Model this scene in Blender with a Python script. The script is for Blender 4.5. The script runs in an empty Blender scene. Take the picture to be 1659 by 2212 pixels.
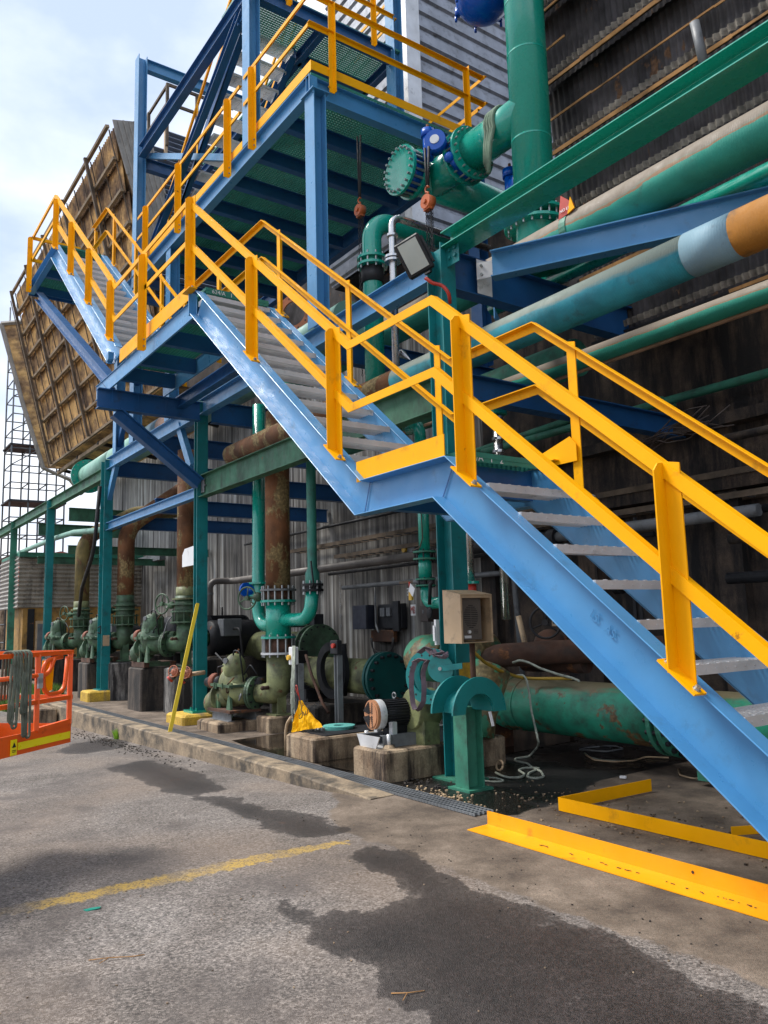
import bpy, math, random
from mathutils import Vector, Matrix
random.seed(7)
S = bpy.context.scene
COL = S.collection
PI = math.pi
# ---------------------------------------------------------------- camera
YAW, PIT, ROL, FPX, PW, PH, CH = 0.61606899, 0.13698258, -0.02701111, 1722.33, 1659.0, 2212.0, 1.55
fw = Vector((-math.cos(YAW)*math.cos(PIT), math.sin(YAW)*math.cos(PIT), math.sin(PIT)))
rt = fw.cross(Vector((0, 0, 1))).normalized()
up = rt.cross(fw)
R2 = rt*math.cos(ROL)+up*math.sin(ROL)
U2 = -rt*math.sin(ROL)+up*math.cos(ROL)
CAM = Vector((0, 0, CH))
cd = bpy.data.cameras.new("camera")
cam = bpy.data.objects.new("camera", cd)
COL.objects.link(cam)
m = Matrix((R2, U2, -fw)).transposed().to_4x4()
m.translation = CAM
cam.matrix_world = m
cd.sensor_fit = 'VERTICAL'
cd.sensor_height = 36.0
cd.lens = 36.0*FPX/PH
cd.clip_start = 0.05
cd.clip_end = 2000
S.camera = cam
# ---------------------------------------------------------------- world, sun, exposure
SUN_EL, SUN_AZ = math.radians(55), math.radians(222)   # azimuth measured from +X towards +Y: front left of the stairs
w = bpy.data.worlds.new("World")
S.world = w
w.use_nodes = True
nt = w.node_tree
for n in list(nt.nodes): nt.nodes.remove(n)
out = nt.nodes.new('ShaderNodeOutputWorld')
sky = nt.nodes.new('ShaderNodeTexSky')
sky.sky_type = 'NISHITA'
sky.sun_disc = False
sky.sun_elevation = SUN_EL
sky.sun_rotation = math.radians(90)-SUN_AZ
bg1 = nt.nodes.new('ShaderNodeBackground'); bg1.inputs[1].default_value = 0.12
nt.links.new(sky.outputs[0], bg1.inputs[0])
tc = nt.nodes.new('ShaderNodeTexCoord')
mp = nt.nodes.new('ShaderNodeMapping'); mp.inputs['Scale'].default_value = (1.0, 1.0, 1.9)
nt.links.new(tc.outputs['Generated'], mp.inputs[0])
nz = nt.nodes.new('ShaderNodeTexNoise')
nz.inputs['Scale'].default_value = 2.6; nz.inputs['Detail'].default_value = 7; nz.inputs['Roughness'].default_value = 0.5
nt.links.new(mp.outputs[0], nz.inputs['Vector'])
cr = nt.nodes.new('ShaderNodeValToRGB')
cr.color_ramp.elements[0].position = 0.38; cr.color_ramp.elements[0].color = (0.40, 0.48, 0.64, 1)
cr.color_ramp.elements[1].position = 0.60; cr.color_ramp.elements[1].color = (0.84, 0.85, 0.88, 1)
e = cr.color_ramp.elements.new(0.48); e.color = (0.56, 0.62, 0.74, 1)
nt.links.new(nz.outputs[0], cr.inputs[0])
bg2 = nt.nodes.new('ShaderNodeBackground'); bg2.inputs[1].default_value = 0.62
nt.links.new(cr.outputs[0], bg2.inputs[0])
mx = nt.nodes.new('ShaderNodeMixShader'); mx.inputs[0].default_value = 0.96
nt.links.new(bg1.outputs[0], mx.inputs[1]); nt.links.new(bg2.outputs[0], mx.inputs[2])
nt.links.new(mx.outputs[0], out.inputs[0])
sl = bpy.data.lights.new("sun", 'SUN'); sl.energy = 1.7; sl.angle = math.radians(18); sl.color = (1.0, 0.96, 0.9)
so = bpy.data.objects.new("sun", sl); COL.objects.link(so)
sd = Vector((math.cos(SUN_EL)*math.cos(SUN_AZ), math.cos(SUN_EL)*math.sin(SUN_AZ), math.sin(SUN_EL)))
so.rotation_euler = sd.to_track_quat('Z', 'Y').to_euler()
so.location = (-5, -5, 20)
S.view_settings.view_transform = 'Standard'
S.view_settings.look = 'None'
S.view_settings.exposure = 1.45
S.view_settings.gamma = 1.0
S.cycles.use_denoising = True
S.cycles.max_bounces = 6
# ---------------------------------------------------------------- measuring helper: ray through a photo point met with one real plane
def at(p, X=None, Y=None, Z=None):
    d = R2*((p[0]-PW/2)/FPX) - U2*((p[1]-PH/2)/FPX) + fw
    if X is not None: t = X/d.x
    elif Y is not None: t = Y/d.y
    else: t = (Z-CH)/d.z
    return CAM+d*t
# ---------------------------------------------------------------- mesh builder
def V(*a): return Vector(a)
X_, Y_, Z_ = V(1, 0, 0), V(0, 1, 0), V(0, 0, 1)
def perp(d):
    d = d.normalized()
    a = Z_ if abs(d.z) < 0.9 else X_
    u = d.cross(a).normalized()
    return u, d.cross(u).normalized()
SPLIT = {'fixing_bolt', 'jacking_bolt', 'cross_joist', 'saddle_support', 'stub_post', 'clamp_ring', 'jacking_block', 'flange_pair', 'flange_set', 'flange_stack', 'stiffener', 'landing_tie', 'side_rail', 'hinge', 'foot', 'switch', 'green_flange', 'blank_flange', 'wrap_joint', 'weld_seam', 'weld_collar', 'gusset_plate', 'toe_board', 'line_flange', 'side_channel', 'channel', 'hoist_body_', 'support', 'corner_strip', 'joint_plate', 'cooling_fin', 'gland_tube', 'foot_plate', 'upper_post', 'half_flange', 'lower_flange', 'coupling', 'louvre_backing'}
class MB:
    def __init__(s): s.v = []; s.f = []; s.s = []
    def add(s, vs, fs, sm=False):
        o = len(s.v); s.v += [Vector(v) for v in vs]
        for f in fs: s.f.append([i+o for i in f]); s.s.append(sm)
        return s
    def box(s, x0, x1, y0, y1, z0, z1):
        vs = [(x, y, z) for x in (x0, x1) for y in (y0, y1) for z in (z0, z1)]
        return s.add(vs, [(0, 1, 3, 2), (4, 6, 7, 5), (0, 4, 5, 1), (2, 3, 7, 6), (0, 2, 6, 4), (1, 5, 7, 3)])
    def obox(s, c, u, v, w, a, b, d):     # oriented box, full sizes a,b,d along u,v,w
        c = Vector(c); u = Vector(u).normalized()*a/2; v = Vector(v).normalized()*b/2; w_ = Vector(w).normalized()*d/2
        vs = [c+i*u+j*v+k*w_ for i in (-1, 1) for j in (-1, 1) for k in (-1, 1)]
        return s.add(vs, [(0, 1, 3, 2), (4, 6, 7, 5), (0, 4, 5, 1), (2, 3, 7, 6), (0, 2, 6, 4), (1, 5, 7, 3)])
    def cbox(s, x0, x1, y0, y1, z0, z1, c=0.02):   # box with chamfered top and vertical edges
        def ring(z, i): 
            return [(x0+i+c, y0+i, z), (x1-i-c, y0+i, z), (x1-i, y0+i+c, z), (x1-i, y1-i-c, z), (x1-i-c, y1-i, z), (x0+i+c, y1-i, z), (x0+i, y1-i-c, z), (x0+i, y0+i+c, z)]
        vs = ring(z0, 0)+ring(z1-c, 0)+ring(z1, c)
        fs = [tuple(range(7, -1, -1)), tuple(range(16, 24))]
        for k in (0, 8):
            for i in range(8): fs.append((k+i, k+(i+1) % 8, k+8+(i+1) % 8, k+8+i))
        return s.add(vs, fs)
    def sweep(s, path, poly, u, v=None, caps=True, sm=False, closed=False):
        # path in a plane with normal u; poly (p,q): p along u, q along in-plane normal (or fixed v)
        u = Vector(u).normalized(); path = [Vector(p) for p in path]; n = len(path); k = len(poly); vs = []
        for i, p in enumerate(path):
            if v is not None: q = Vector(v); 
            else:
                ds = []
                if i > 0: ds.append((path[i]-path[i-1]).normalized())
                if i < n-1: ds.append((path[i+1]-path[i]).normalized())
                if closed and i == 0: ds.insert(0, (path[0]-path[-1]).normalized())
                if closed and i == n-1: ds.append((path[0]-path[-1]).normalized())
                ns = [u.cross(d).normalized() for d in ds]
                q = ns[0] if len(ns) == 1 else (ns[0]+ns[1]).normalized()
                if len(ns) == 2: q = q/max(0.3, q.dot(ns[0]))
            for a, b in poly: vs.append(p+u*a+q*b)
        fs = []
        for i in range(n if closed else n-1):
            j = (i+1) % n
            for e in range(k): fs.append((i*k+e, i*k+(e+1) % k, j*k+(e+1) % k, j*k+e))
        if caps and not closed:
            fs.append(tuple(range(k-1, -1, -1))); fs.append(tuple((n-1)*k+e for e in range(k)))
        return s.add(vs, fs, sm)
    def tube(s, path, r, seg=14, caps=True, sm=True, closed=False):
        path = [Vector(p) for p in path]; n = len(path)
        rs = r if isinstance(r, (list, tuple)) else [r]*n
        d0 = (path[1]-path[0]).normalized(); u, v_ = perp(d0); vs = []
        for i in range(n):
            if closed: d = (path[(i+1) % n]-path[i-1]).normalized()
            else:
                a = path[min(i+1, n-1)]-path[max(i-1, 0)]
                d = a.normalized() if a.length > 1e-9 else d0
            u = (u-d*u.dot(d)).normalized(); v_ = d.cross(u)
            for k in range(seg):
                t = 2*PI*k/seg; vs.append(path[i]+(u*math.cos(t)+v_*math.sin(t))*rs[i])
        fs = []
        for i in range(n if closed else n-1):
            j = (i+1) % n
            for k in range(seg): fs.append((i*seg+k, i*seg+(k+1) % seg, j*seg+(k+1) % seg, j*seg+k))
        s.add(vs, fs, sm)
        if caps and not closed:
            o = len(s.v)-n*seg
            s.f.append([o+k for k in range(seg-1, -1, -1)]); s.s.append(False)
            s.f.append([o+(n-1)*seg+k for k in range(seg)]); s.s.append(False)
        return s
    def cyl(s, a, b, r, seg=20, r2=None): return s.tube([a, b], [r, r2 if r2 is not None else r], seg)
    def lathe(s, o, ax, prof, seg=24, sm=True):   # prof: list of (h along axis, radius)
        o = Vector(o); ax = Vector(ax).normalized(); u, v_ = perp(ax); vs = []
        for h, r in prof:
            for k in range(seg):
                t = 2*PI*k/seg; vs.append(o+ax*h+(u*math.cos(t)+v_*math.sin(t))*max(r, 1e-4))
        fs = []
        for i in range(len(prof)-1):
            for k in range(seg): fs.append((i*seg+k, i*seg+(k+1) % seg, (i+1)*seg+(k+1) % seg, (i+1)*seg+k))
        return s.add(vs, fs, sm)
    def flange(s, c, ax, r, t, seg=26):     # solid disc, sharp edges
        ax = Vector(ax).normalized(); c = Vector(c)
        return s.tube([c-ax*t/2, c+ax*t/2], r, seg, True, False)
    def ringd(s, c, ax, r0, r1, t, seg=28, a0=0, a1=2*PI, ref=None):
        ax = Vector(ax).normalized(); c = Vector(c)
        if ref is None: u, v_ = perp(ax)
        else:
            u = Vector(ref).normalized(); v_ = ax.cross(u)
        full = abs(a1-a0-2*PI) < 1e-6; n = seg if full else seg+1; vs = []
        for k in range(n):
            t_ = a0+(a1-a0)*k/seg; d = u*math.cos(t_)+v_*math.sin(t_)
            for r, h in ((r0, -t/2), (r1, -t/2), (r1, t/2), (r0, t/2)): vs.append(c+d*r+ax*h)
        fs = []
        for k in range(seg):
            j = (k+1) % n
            for e in range(4): fs.append((k*4+e, k*4+(e+1) % 4, j*4+(e+1) % 4, j*4+e))
        if not full: fs += [(3, 2, 1, 0), tuple(seg*4+e for e in range(4))]
        return s.add(vs, fs)
    def bolts(s, c, ax, R, n, r=0.014, h=0.03, ph=0.0):
        ax = Vector(ax).normalized(); c = Vector(c); u, v_ = perp(ax)
        for k in range(n):
            t = 2*PI*(k+ph)/n; p = c+(u*math.cos(t)+v_*math.sin(t))*R
            s.tube([p-ax*h/2, p+ax*h/2], r, 6, True, False)
        return s
    def extr(s, pts, vec):
        vec = Vector(vec); n = len(pts)
        vs = [Vector(p) for p in pts]+[Vector(p)+vec for p in pts]
        fs = [tuple(range(n-1, -1, -1)), tuple(range(n, 2*n))]+[(i, (i+1) % n, n+(i+1) % n, n+i) for i in range(n)]
        return s.add(vs, fs)
    def sphere(s, c, r, seg=16, rings=9, sc=(1, 1, 1)):
        vs = []; fs = []
        for i in range(rings+1):
            a = PI*i/rings
            for k in range(seg):
                t = 2*PI*k/seg; vs.append((c[0]+sc[0]*r*math.sin(a)*math.cos(t), c[1]+sc[1]*r*math.sin(a)*math.sin(t), c[2]+sc[2]*r*math.cos(a)))
        for i in range(rings):
            for k in range(seg): fs.append((i*seg+k, (i+1)*seg+k, (i+1)*seg+(k+1) % seg, i*seg+(k+1) % seg))
        return s.add(vs, fs, True)
    def corr(s, o, u, v, n, L, H, pitch=0.076, amp=0.012, rib=False, thick=0.0):
        o = Vector(o); u = Vector(u).normalized(); v = Vector(v).normalized(); n = Vector(n).normalized()
        st = 6 if not rib else 8; k = max(2, int(L/pitch*st)); vs = []
        for i in range(k+1):
            x = L*i/k
            if rib:
                ph = (i % 8); h = 0 if ph in (0, 1) else amp
            else: h = amp*math.sin(2*PI*x/pitch)
            vs.append(o+u*x+n*h); vs.append(o+u*x+n*h+v*H)
        return s.add(vs, [(2*i, 2*i+2, 2*i+3, 2*i+1) for i in range(k)], not rib)
    def islands(s):
        n = len(s.v); p = list(range(n))
        def fd(i):
            while p[i] != i: p[i] = p[p[i]]; i = p[i]
            return i
        for f in s.f:
            a = fd(f[0])
            for k in f[1:]: p[fd(k)] = a
        g = {}
        for fi, f in enumerate(s.f): g.setdefault(fd(f[0]), []).append(fi)
        out = []
        for fl in g.values():
            m_ = MB(); mp = {}
            for fi in fl:
                nf = []
                for k in s.f[fi]:
                    if k not in mp: mp[k] = len(m_.v); m_.v.append(s.v[k])
                    nf.append(mp[k])
                m_.f.append(nf); m_.s.append(s.s[fi])
            out.append(m_)
        return out
    def build(s, name, mat, parent=None, origin=None, bev=0.0, label=None):
        if name in SPLIT and parent is not None:
            isl = s.islands()
            if 1 < len(isl) <= 14:
                for q in isl: o_ = q.build1(name, mat, parent, origin, bev, label)
                return o_
        return s.build1(name, mat, parent, origin, bev, label)
    def build1(s, name, mat, parent=None, origin=None, bev=0.0, label=None):
        if parent is not None and origin is None:
            o = Vector((0, 0, 0)); q = parent
            while q is not None: o = o+q.location; q = q.parent
        elif origin is not None: o = Vector(origin)
        else:
            xs = [v.x for v in s.v]; ys = [v.y for v in s.v]; o = V((min(xs)+max(xs))/2, (min(ys)+max(ys))/2, min(v.z for v in s.v))
        me = bpy.data.meshes.new(name)
        me.from_pydata([tuple(v-o) for v in s.v], [], s.f)
        me.polygons.foreach_set('use_smooth', s.s)
        me.update()
        ob = bpy.data.objects.new(name, me); COL.objects.link(ob)
        if mat is not None: me.materials.append(mat)
        if parent is not None: ob.parent = parent
        else: ob.location = o
        if bev:
            b = ob.modifiers.new("bevel", 'BEVEL'); b.width = bev; b.segments = 1; b.limit_method = 'ANGLE'; b.angle_limit = math.radians(40)
        if label: ob['label'] = label
        return ob
def tag(o, label=None, cat=None, group=None, kind=None):
    if label: o['label'] = label
    if cat: o['category'] = cat
    if group: o['group'] = group
    if kind: o['kind'] = kind
    return o
def thing(name, loc, label, cat, group=None):
    o = bpy.data.objects.new(name, None); o.empty_display_size = 0.2; COL.objects.link(o); o.location = loc
    return tag(o, label, cat, group)
def struct(mb, name, mat, **k):
    o = mb.build(name, mat, **k); o['kind'] = 'structure'; return o
def dup(root, loc, label):
    r = root.copy(); COL.objects.link(r); r.location = loc; r['label'] = label
    def rec(a, b):
        for ch in a.children:
            c = ch.copy(); COL.objects.link(c); c.parent = b; rec(ch, c)
    rec(root, r); return r
def arc(c, u, v, r, a0, a1, n=8):
    c = Vector(c); return [c+Vector(u)*math.cos(a0+(a1-a0)*i/n)*r+Vector(v)*math.sin(a0+(a1-a0)*i/n)*r for i in range(n+1)]
def bend(path, r=0.25, n=7):     # fillet the corners of a polyline
    path = [Vector(p) for p in path]; o = [path[0]]
    for i in range(1, len(path)-1):
        a, b, c = path[i-1], path[i], path[i+1]
        d1 = (a-b).normalized(); d2 = (c-b).normalized(); ang = d1.angle(d2)
        t = min(r/math.tan(ang/2), (a-b).length*0.49, (c-b).length*0.49); rr = t*math.tan(ang/2)
        p1 = b+d1*t; p2 = b+d2*t; ctr = b+(d1+d2).normalized()*(rr/math.sin(ang/2))
        e1 = (p1-ctr); e2 = (p2-ctr); tot = e1.angle(e2)
        for k in range(n+1):
            f = k/n; o.append(ctr+(e1*math.sin((1-f)*tot)+e2*math.sin(f*tot))/math.sin(tot))
    o.append(path[-1]); return o
def I_(h, w, tw=0.012, tf=0.016):   # poly (p across, q height) centred
    a, b, c, d = w/2, h/2, tw/2, h/2-tf
    return [(-a, -b), (a, -b), (a, -d), (c, -d), (c, d), (a, d), (a, b), (-a, b), (-a, d), (-c, d), (-c, -d), (-a, -d)]
def C_(h, w, t=0.011, side=1):      # channel: web at 0, flanges towards side*w
    b = h/2; s_ = side
    p = [(0, -b), (s_*w, -b), (s_*w, -b+t), (s_*t, -b+t), (s_*t, b-t), (s_*w, b-t), (s_*w, b), (0, b)]
    return p
def L_(a, b, t=0.008, sa=1, sb=1):
    return [(0, 0), (sa*a, 0), (sa*a, sb*t), (sa*t, sb*t), (sa*t, sb*b), (0, sb*b)]
def text_mesh(txt, size, origin, u, v, name, mat, parent, depth=0.002):
    cu = bpy.data.curves.new(name, 'FONT'); cu.body = txt; cu.size = size; cu.extrude = depth; cu.resolution_u = 3
    to = bpy.data.objects.new(name+"_tmp", cu); COL.objects.link(to)
    bpy.context.view_layer.update()
    dg = bpy.context.evaluated_depsgraph_get()
    me = bpy.data.meshes.new_from_object(to.evaluated_get(dg))
    bpy.data.objects.remove(to)
    u = Vector(u).normalized(); v = Vector(v); n = u.cross(v.normalized()); o = Vector(origin)
    q = parent; off = V(0, 0, 0)
    while q is not None: off = off+q.location; q = q.parent
    for vt in me.vertices: vt.co = o+u*vt.co.x+v*vt.co.y+n*vt.co.z-off
    me.materials.clear(); me.materials.append(mat)
    ob = bpy.data.objects.new(name, me); COL.objects.link(ob); ob.parent = parent
    return ob
# ---------------------------------------------------------------- materials
def newmat(name):
    m = bpy.data.materials.new(name); m.use_nodes = True; nt = m.node_tree
    return m, nt, nt.nodes['Principled BSDF'], nt.links
def noise(nt, scale, detail=5, rough=0.55, vec=None, stretch=None):
    n = nt.nodes.new('ShaderNodeTexNoise'); n.inputs['Scale'].default_value = scale; n.inputs['Detail'].default_value = detail; n.inputs['Roughness'].default_value = rough
    g = nt.nodes.new('ShaderNodeNewGeometry') if vec is None else None
    src = g.outputs['Position'] if g else vec
    if stretch:
        mp = nt.nodes.new('ShaderNodeMapping'); mp.inputs['Scale'].default_value = stretch
        nt.links.new(src, mp.inputs[0]); src = mp.outputs[0]
    nt.links.new(src, n.inputs['Vector']); return n
def ramp(nt, src, stops):
    r = nt.nodes.new('ShaderNodeValToRGB'); nt.links.new(src, r.inputs[0]); el = r.color_ramp.elements
    def c4(c): return (c, c, c, 1) if isinstance(c, (int, float)) else (c[0], c[1], c[2], 1)
    el[0].position = stops[0][0]; el[0].color = c4(stops[0][1]); el[1].position = stops[-1][0]; el[1].color = c4(stops[-1][1])
    for p, c in stops[1:-1]: e = el.new(p); e.color = c4(c)
    return r
def mix(nt, fac, a, b, mode='MIX'):
    m = nt.nodes.new('ShaderNodeMix'); m.data_type = 'RGBA'; m.blend_type = mode
    for s, x in ((m.inputs[0], fac), (m.inputs[6], a), (m.inputs[7], b)):
        if hasattr(x, 'default_value') or hasattr(x, 'is_linked'): nt.links.new(x, s)
        elif isinstance(x, (int, float)): s.default_value = x if s == m.inputs[0] else (x, x, x, 1)
        else: s.default_value = (x[0], x[1], x[2], 1)
    return m.outputs[2]
def bump(nt, ps, src, strength=0.3, dist=0.01):
    b = nt.nodes.new('ShaderNodeBump'); b.inputs['Strength'].default_value = strength; b.inputs['Distance'].default_value = dist
    nt.links.new(src, b.inputs['Height']); nt.links.new(b.outputs[0], ps.inputs['Normal']); return b
def paint(name, col, rough=0.35, var=0.12, rust=0.0, dirt=0.0, rustcol=(0.16, 0.065, 0.025), streak=False, topdust=0.0, dustcol=(0.30, 0.24, 0.17), metal=0.0, scale=1.0, bmp=0.08, grime=(0.03, 0.028, 0.025), ring=False, spec=0.5, coat=0.0, dustedge=None):
    m, nt, ps, lk = newmat(name)
    ps.inputs['Specular IOR Level'].default_value = spec; ps.inputs['Coat Weight'].default_value = coat; ps.inputs['Coat Roughness'].default_value = 0.08
    n1 = noise(nt, 2.2*scale, 5); c = tuple(x for x in col)
    r1 = ramp(nt, n1.outputs[0], [(0.3, tuple(x*(1-var*1.6) for x in c)), (0.7, tuple(min(1, x*(1+var)) for x in c))])
    cur = r1.outputs[0]
    if dirt:
        n2 = noise(nt, 5*scale, 8, 0.65, stretch=(1, 1, 0.35) if streak else None)
        d = ramp(nt, n2.outputs[0], [(0.62-0.35*dirt, 0.0), (0.80-0.2*dirt, 1.0)])
        cur = mix(nt, d.outputs[0], cur, mix(nt, 0.7, cur, grime))
    if rust:
        n3 = noise(nt, 3.1*scale, 9, 0.62, stretch=(1, 1, 0.6) if streak else None)
        t = 0.72-0.4*rust
        d = ramp(nt, n3.outputs[0], [(t, 0.0), (t+0.035, 1.0)])
        n4 = noise(nt, 22*scale, 6, 0.6)
        rc = ramp(nt, n4.outputs[0], [(0.3, tuple(x*0.45 for x in rustcol)), (0.52, rustcol), (0.72, tuple(min(1, x*1.9) for x in rustcol))])
        cur = mix(nt, d.outputs[0], cur, rc.outputs[0])
    if topdust:
        g = nt.nodes.new('ShaderNodeNewGeometry'); sp = nt.nodes.new('ShaderNodeSeparateXYZ'); lk.new(g.outputs['Normal'], sp.inputs[0])
        n5 = noise(nt, 5.0, 7, 0.6, stretch=(0.22, 1, 1)); ad = nt.nodes.new('ShaderNodeMath'); ad.operation = 'ADD'; lk.new(sp.outputs[2], ad.inputs[0]); lk.new(n5.outputs[0], ad.inputs[1])
        d = ramp(nt, ad.outputs[0], [(0.0, 0.0), (1.0, 1.0)])
        mr = nt.nodes.new('ShaderNodeMapRange'); mr.inputs[1].default_value = 1.32-0.5*topdust; mr.inputs[2].default_value = 1.5-0.5*topdust; lk.new(ad.outputs[0], mr.inputs[0])
        nt.nodes.remove(d)
        cur = mix(nt, mr.outputs[0], cur, dustcol)
        if dustedge:
            bd = ramp(nt, mr.outputs[0], [(0.0, 0.0), (0.06, 0.9), (0.55, 0.9), (0.75, 0.0)])
            cur = mix(nt, bd.outputs[0], cur, dustedge)
    lk.new(cur, ps.inputs['Base Color'])
    n6 = noise(nt, 9*scale, 4)
    rr = ramp(nt, n6.outputs[0], [(0.3, max(0.05, rough-0.08)), (0.7, min(1, rough+0.16))]); lk.new(rr.outputs[0], ps.inputs['Roughness'])
    ps.inputs['Metallic'].default_value = metal
    nb = noise(nt, 45*scale, 4, 0.6)
    hsrc = nb.outputs[0]
    if ring:   # helical tape wrap lines along the pipe
        wv = nt.nodes.new('ShaderNodeTexWave'); wv.bands_direction = 'X'; wv.inputs['Scale'].default_value = 13; wv.inputs['Distortion'].default_value = 5; wv.inputs['Detail'].default_value = 2; wv.inputs['Detail Scale'].default_value = 2
        g2 = nt.nodes.new('ShaderNodeNewGeometry'); lk.new(g2.outputs['Position'], wv.inputs['Vector'])
        hsrc = mix(nt, 0.5, nb.outputs[0], wv.outputs[0])
    bump(nt, ps, hsrc, bmp*2.2 if not ring else 0.28, 0.005)
    return m
def plain(name, col, rough=0.5, metal=0.0, var=0.15, emis=None):
    return paint(name, col, rough, var, metal=metal)
BLUE = paint('blue_paint', (0.065, 0.245, 0.475), 0.33, 0.07, coat=0.1, bmp=0.03, dirt=0.08, grime=(0.05, 0.12, 0.2), rust=0.035, rustcol=(0.10, 0.08, 0.07))
BLUE2 = paint('darker_blue_paint', (0.014, 0.09, 0.25), 0.36, 0.12, bmp=0.03, dirt=0.10)  # darker version of the blue, for joists, cross beams, braces and rear members
YEL = paint('safety_yellow_paint', (0.92, 0.41, 0.0), 0.42, 0.06, bmp=0.05, spec=0.16, dirt=0.10, grime=(0.28, 0.12, 0.02), rust=0.03, rustcol=(0.25, 0.10, 0.02))
YEL2 = paint('worn_yellow_paint', (0.72, 0.42, 0.03), 0.5, 0.15, rust=0.12, dirt=0.4, bmp=0.15)
TEAL = paint('teal_post_paint', (0.008, 0.19, 0.20), 0.36, 0.16, rust=0.05, dirt=0.18, bmp=0.1)
GRN = paint('fresh_green_paint', (0.006, 0.32, 0.235), 0.25, 0.05, bmp=0.02, coat=0.6)
GRN_OLD = paint('weathered_green_paint', (0.035, 0.20, 0.13), 0.55, 0.22, rust=0.10, dirt=0.35, bmp=0.2)
GRN_BEAM = paint('faded_green_beam_paint', (0.05, 0.17, 0.10), 0.6, 0.3, rust=0.10, dirt=0.4, streak=True, bmp=0.15)
GRN_PIPE = paint('pipe_wrap_green', (0.02, 0.27, 0.20), 0.68, 0.15, dirt=0.1, topdust=1.75, dustcol=(0.20, 0.165, 0.125), ring=True, dustedge=(0.24, 0.12, 0.055))
AQUA_PIPE = paint('pipe_wrap_blue_green', (0.02, 0.23, 0.29), 0.7, 0.3, dirt=0.2, topdust=1.5, dustcol=(0.18, 0.22, 0.19), ring=True)
BAND_BLUE = paint('pipe_band_pale_blue', (0.17, 0.29, 0.36), 0.6, 0.1, dirt=0.1, ring=True)
BAND_ORG = paint('pipe_band_ochre', (0.40, 0.17, 0.025), 0.5, 0.15, dirt=0.15, ring=True)
PALE = paint('pale_green_pipe', (0.22, 0.42, 0.34), 0.45, 0.15, dirt=0.15, ring=True)
RUST = paint('rusty_pipe', (0.20, 0.085, 0.035), 0.8, 0.35, dirt=0.25, rust=0.5, rustcol=(0.25, 0.18, 0.08), bmp=0.4, streak=True)
RUST2 = paint('dark_rust', (0.085, 0.04, 0.025), 0.85, 0.4, dirt=0.4, rust=0.35, bmp=0.4)
OLIVE = paint('old_pump_green', (0.07, 0.14, 0.075), 0.5, 0.35, scale=1.6, rust=0.20, dirt=0.55, rustcol=(0.14, 0.11, 0.05), bmp=0.35)
OLIVE2 = paint('mossy_yellow_green', (0.21, 0.23, 0.10), 0.55, 0.35, scale=1.4, rust=0.28, dirt=0.5, rustcol=(0.13, 0.065, 0.03), bmp=0.4)
BIGG = paint('stained_green_main', (0.02, 0.25, 0.155), 0.42, 0.25, rust=0.42, dirt=0.4, rustcol=(0.13, 0.08, 0.035), topdust=0.55, dustcol=(0.15, 0.13, 0.075), bmp=0.2)
BLKST = paint('grimy_black_steel', (0.018, 0.019, 0.023), 0.5, 0.3, spec=0.3, dirt=0.2, rust=0.1, bmp=0.2)
BLACK = paint('black_rubber', (0.012, 0.012, 0.014), 0.6, 0.2)
GREY = paint('grey_steel', (0.16, 0.17, 0.18), 0.5, 0.2, dirt=0.3, rust=0.1, bmp=0.15)
GALV = paint('galvanised_steel', (0.62, 0.63, 0.64), 0.42, 0.12, metal=0.4, dirt=0.08, bmp=0.1)
STAIN = paint('stainless_steel', (0.55, 0.55, 0.56), 0.22, 0.1, metal=0.95)
BOLT = paint('zinc_bolt', (0.36, 0.38, 0.38), 0.35, 0.2, metal=0.7)
FRP = paint('green_grating', (0.02, 0.20, 0.145), 0.5, 0.15, dirt=0.1)
VBLUE = paint('valve_blue', (0.0, 0.085, 0.46), 0.25, 0.08, coat=0.3, spec=0.3)
ORANGE = paint('lift_orange', (0.85, 0.115, 0.008), 0.35, 0.08, dirt=0.1)
HOIST = paint('hoist_orange', (0.50, 0.11, 0.025), 0.45, 0.15, dirt=0.3)
WHITE = paint('white_enamel', (0.72, 0.73, 0.74), 0.4, 0.05, dirt=0.12)
CREAM = paint('beige_enamel', (0.50, 0.36, 0.22), 0.5, 0.12, rust=0.08, dirt=0.25, rustcol=(0.3, 0.12, 0.04))
OCHRE = paint('ochre_panel', (0.36, 0.20, 0.05), 0.7, 0.25, dirt=0.4, rust=0.12)
BROWNBOX = paint('brown_enamel', (0.05, 0.035, 0.03), 0.45, 0.15, dirt=0.2)
DKPANEL = paint('dark_blue_plastic', (0.018, 0.022, 0.04), 0.55, 0.15)
REDP = paint('red_paint', (0.45, 0.03, 0.015), 0.45, 0.15, dirt=0.3)
ROPE = paint('pale_rope', (0.33, 0.36, 0.30), 0.9, 0.2, dirt=0.3, scale=4, bmp=0.3)
STRAP = paint('mauve_sling', (0.14, 0.105, 0.13), 0.9, 0.25, dirt=0.4, bmp=0.2)
STRAPG = paint('green_sling', (0.14, 0.20, 0.14), 0.9, 0.25, dirt=0.3, bmp=0.2)
LENS = paint('floodlight_glass', (0.42, 0.46, 0.42), 0.12, 0.1)
DKSHEET = paint('shade_darkened_sheet', (0.058, 0.053, 0.056), 0.7, 0.5, spec=0.2, dirt=0.5, rust=0.30, rustcol=(0.12, 0.065, 0.035), streak=True, bmp=0.2)  # base colour kept dark to stand for shade under the sheets; rust patches on top
TIMBER = paint('old_timber', (0.13, 0.095, 0.065), 0.85, 0.3, dirt=0.5, bmp=0.4)
STRAW = paint('orange_edge_fibre', (0.42, 0.22, 0.08), 0.9, 0.4, dirt=0.3)
SHEETG = paint('grey_cladding', (0.30, 0.28, 0.25), 0.6, 0.15, dirt=0.35, streak=True)
SILVER = paint('silver_cladding', (0.27, 0.29, 0.33), 0.38, 0.15, metal=0.4, dirt=0.3)
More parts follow.
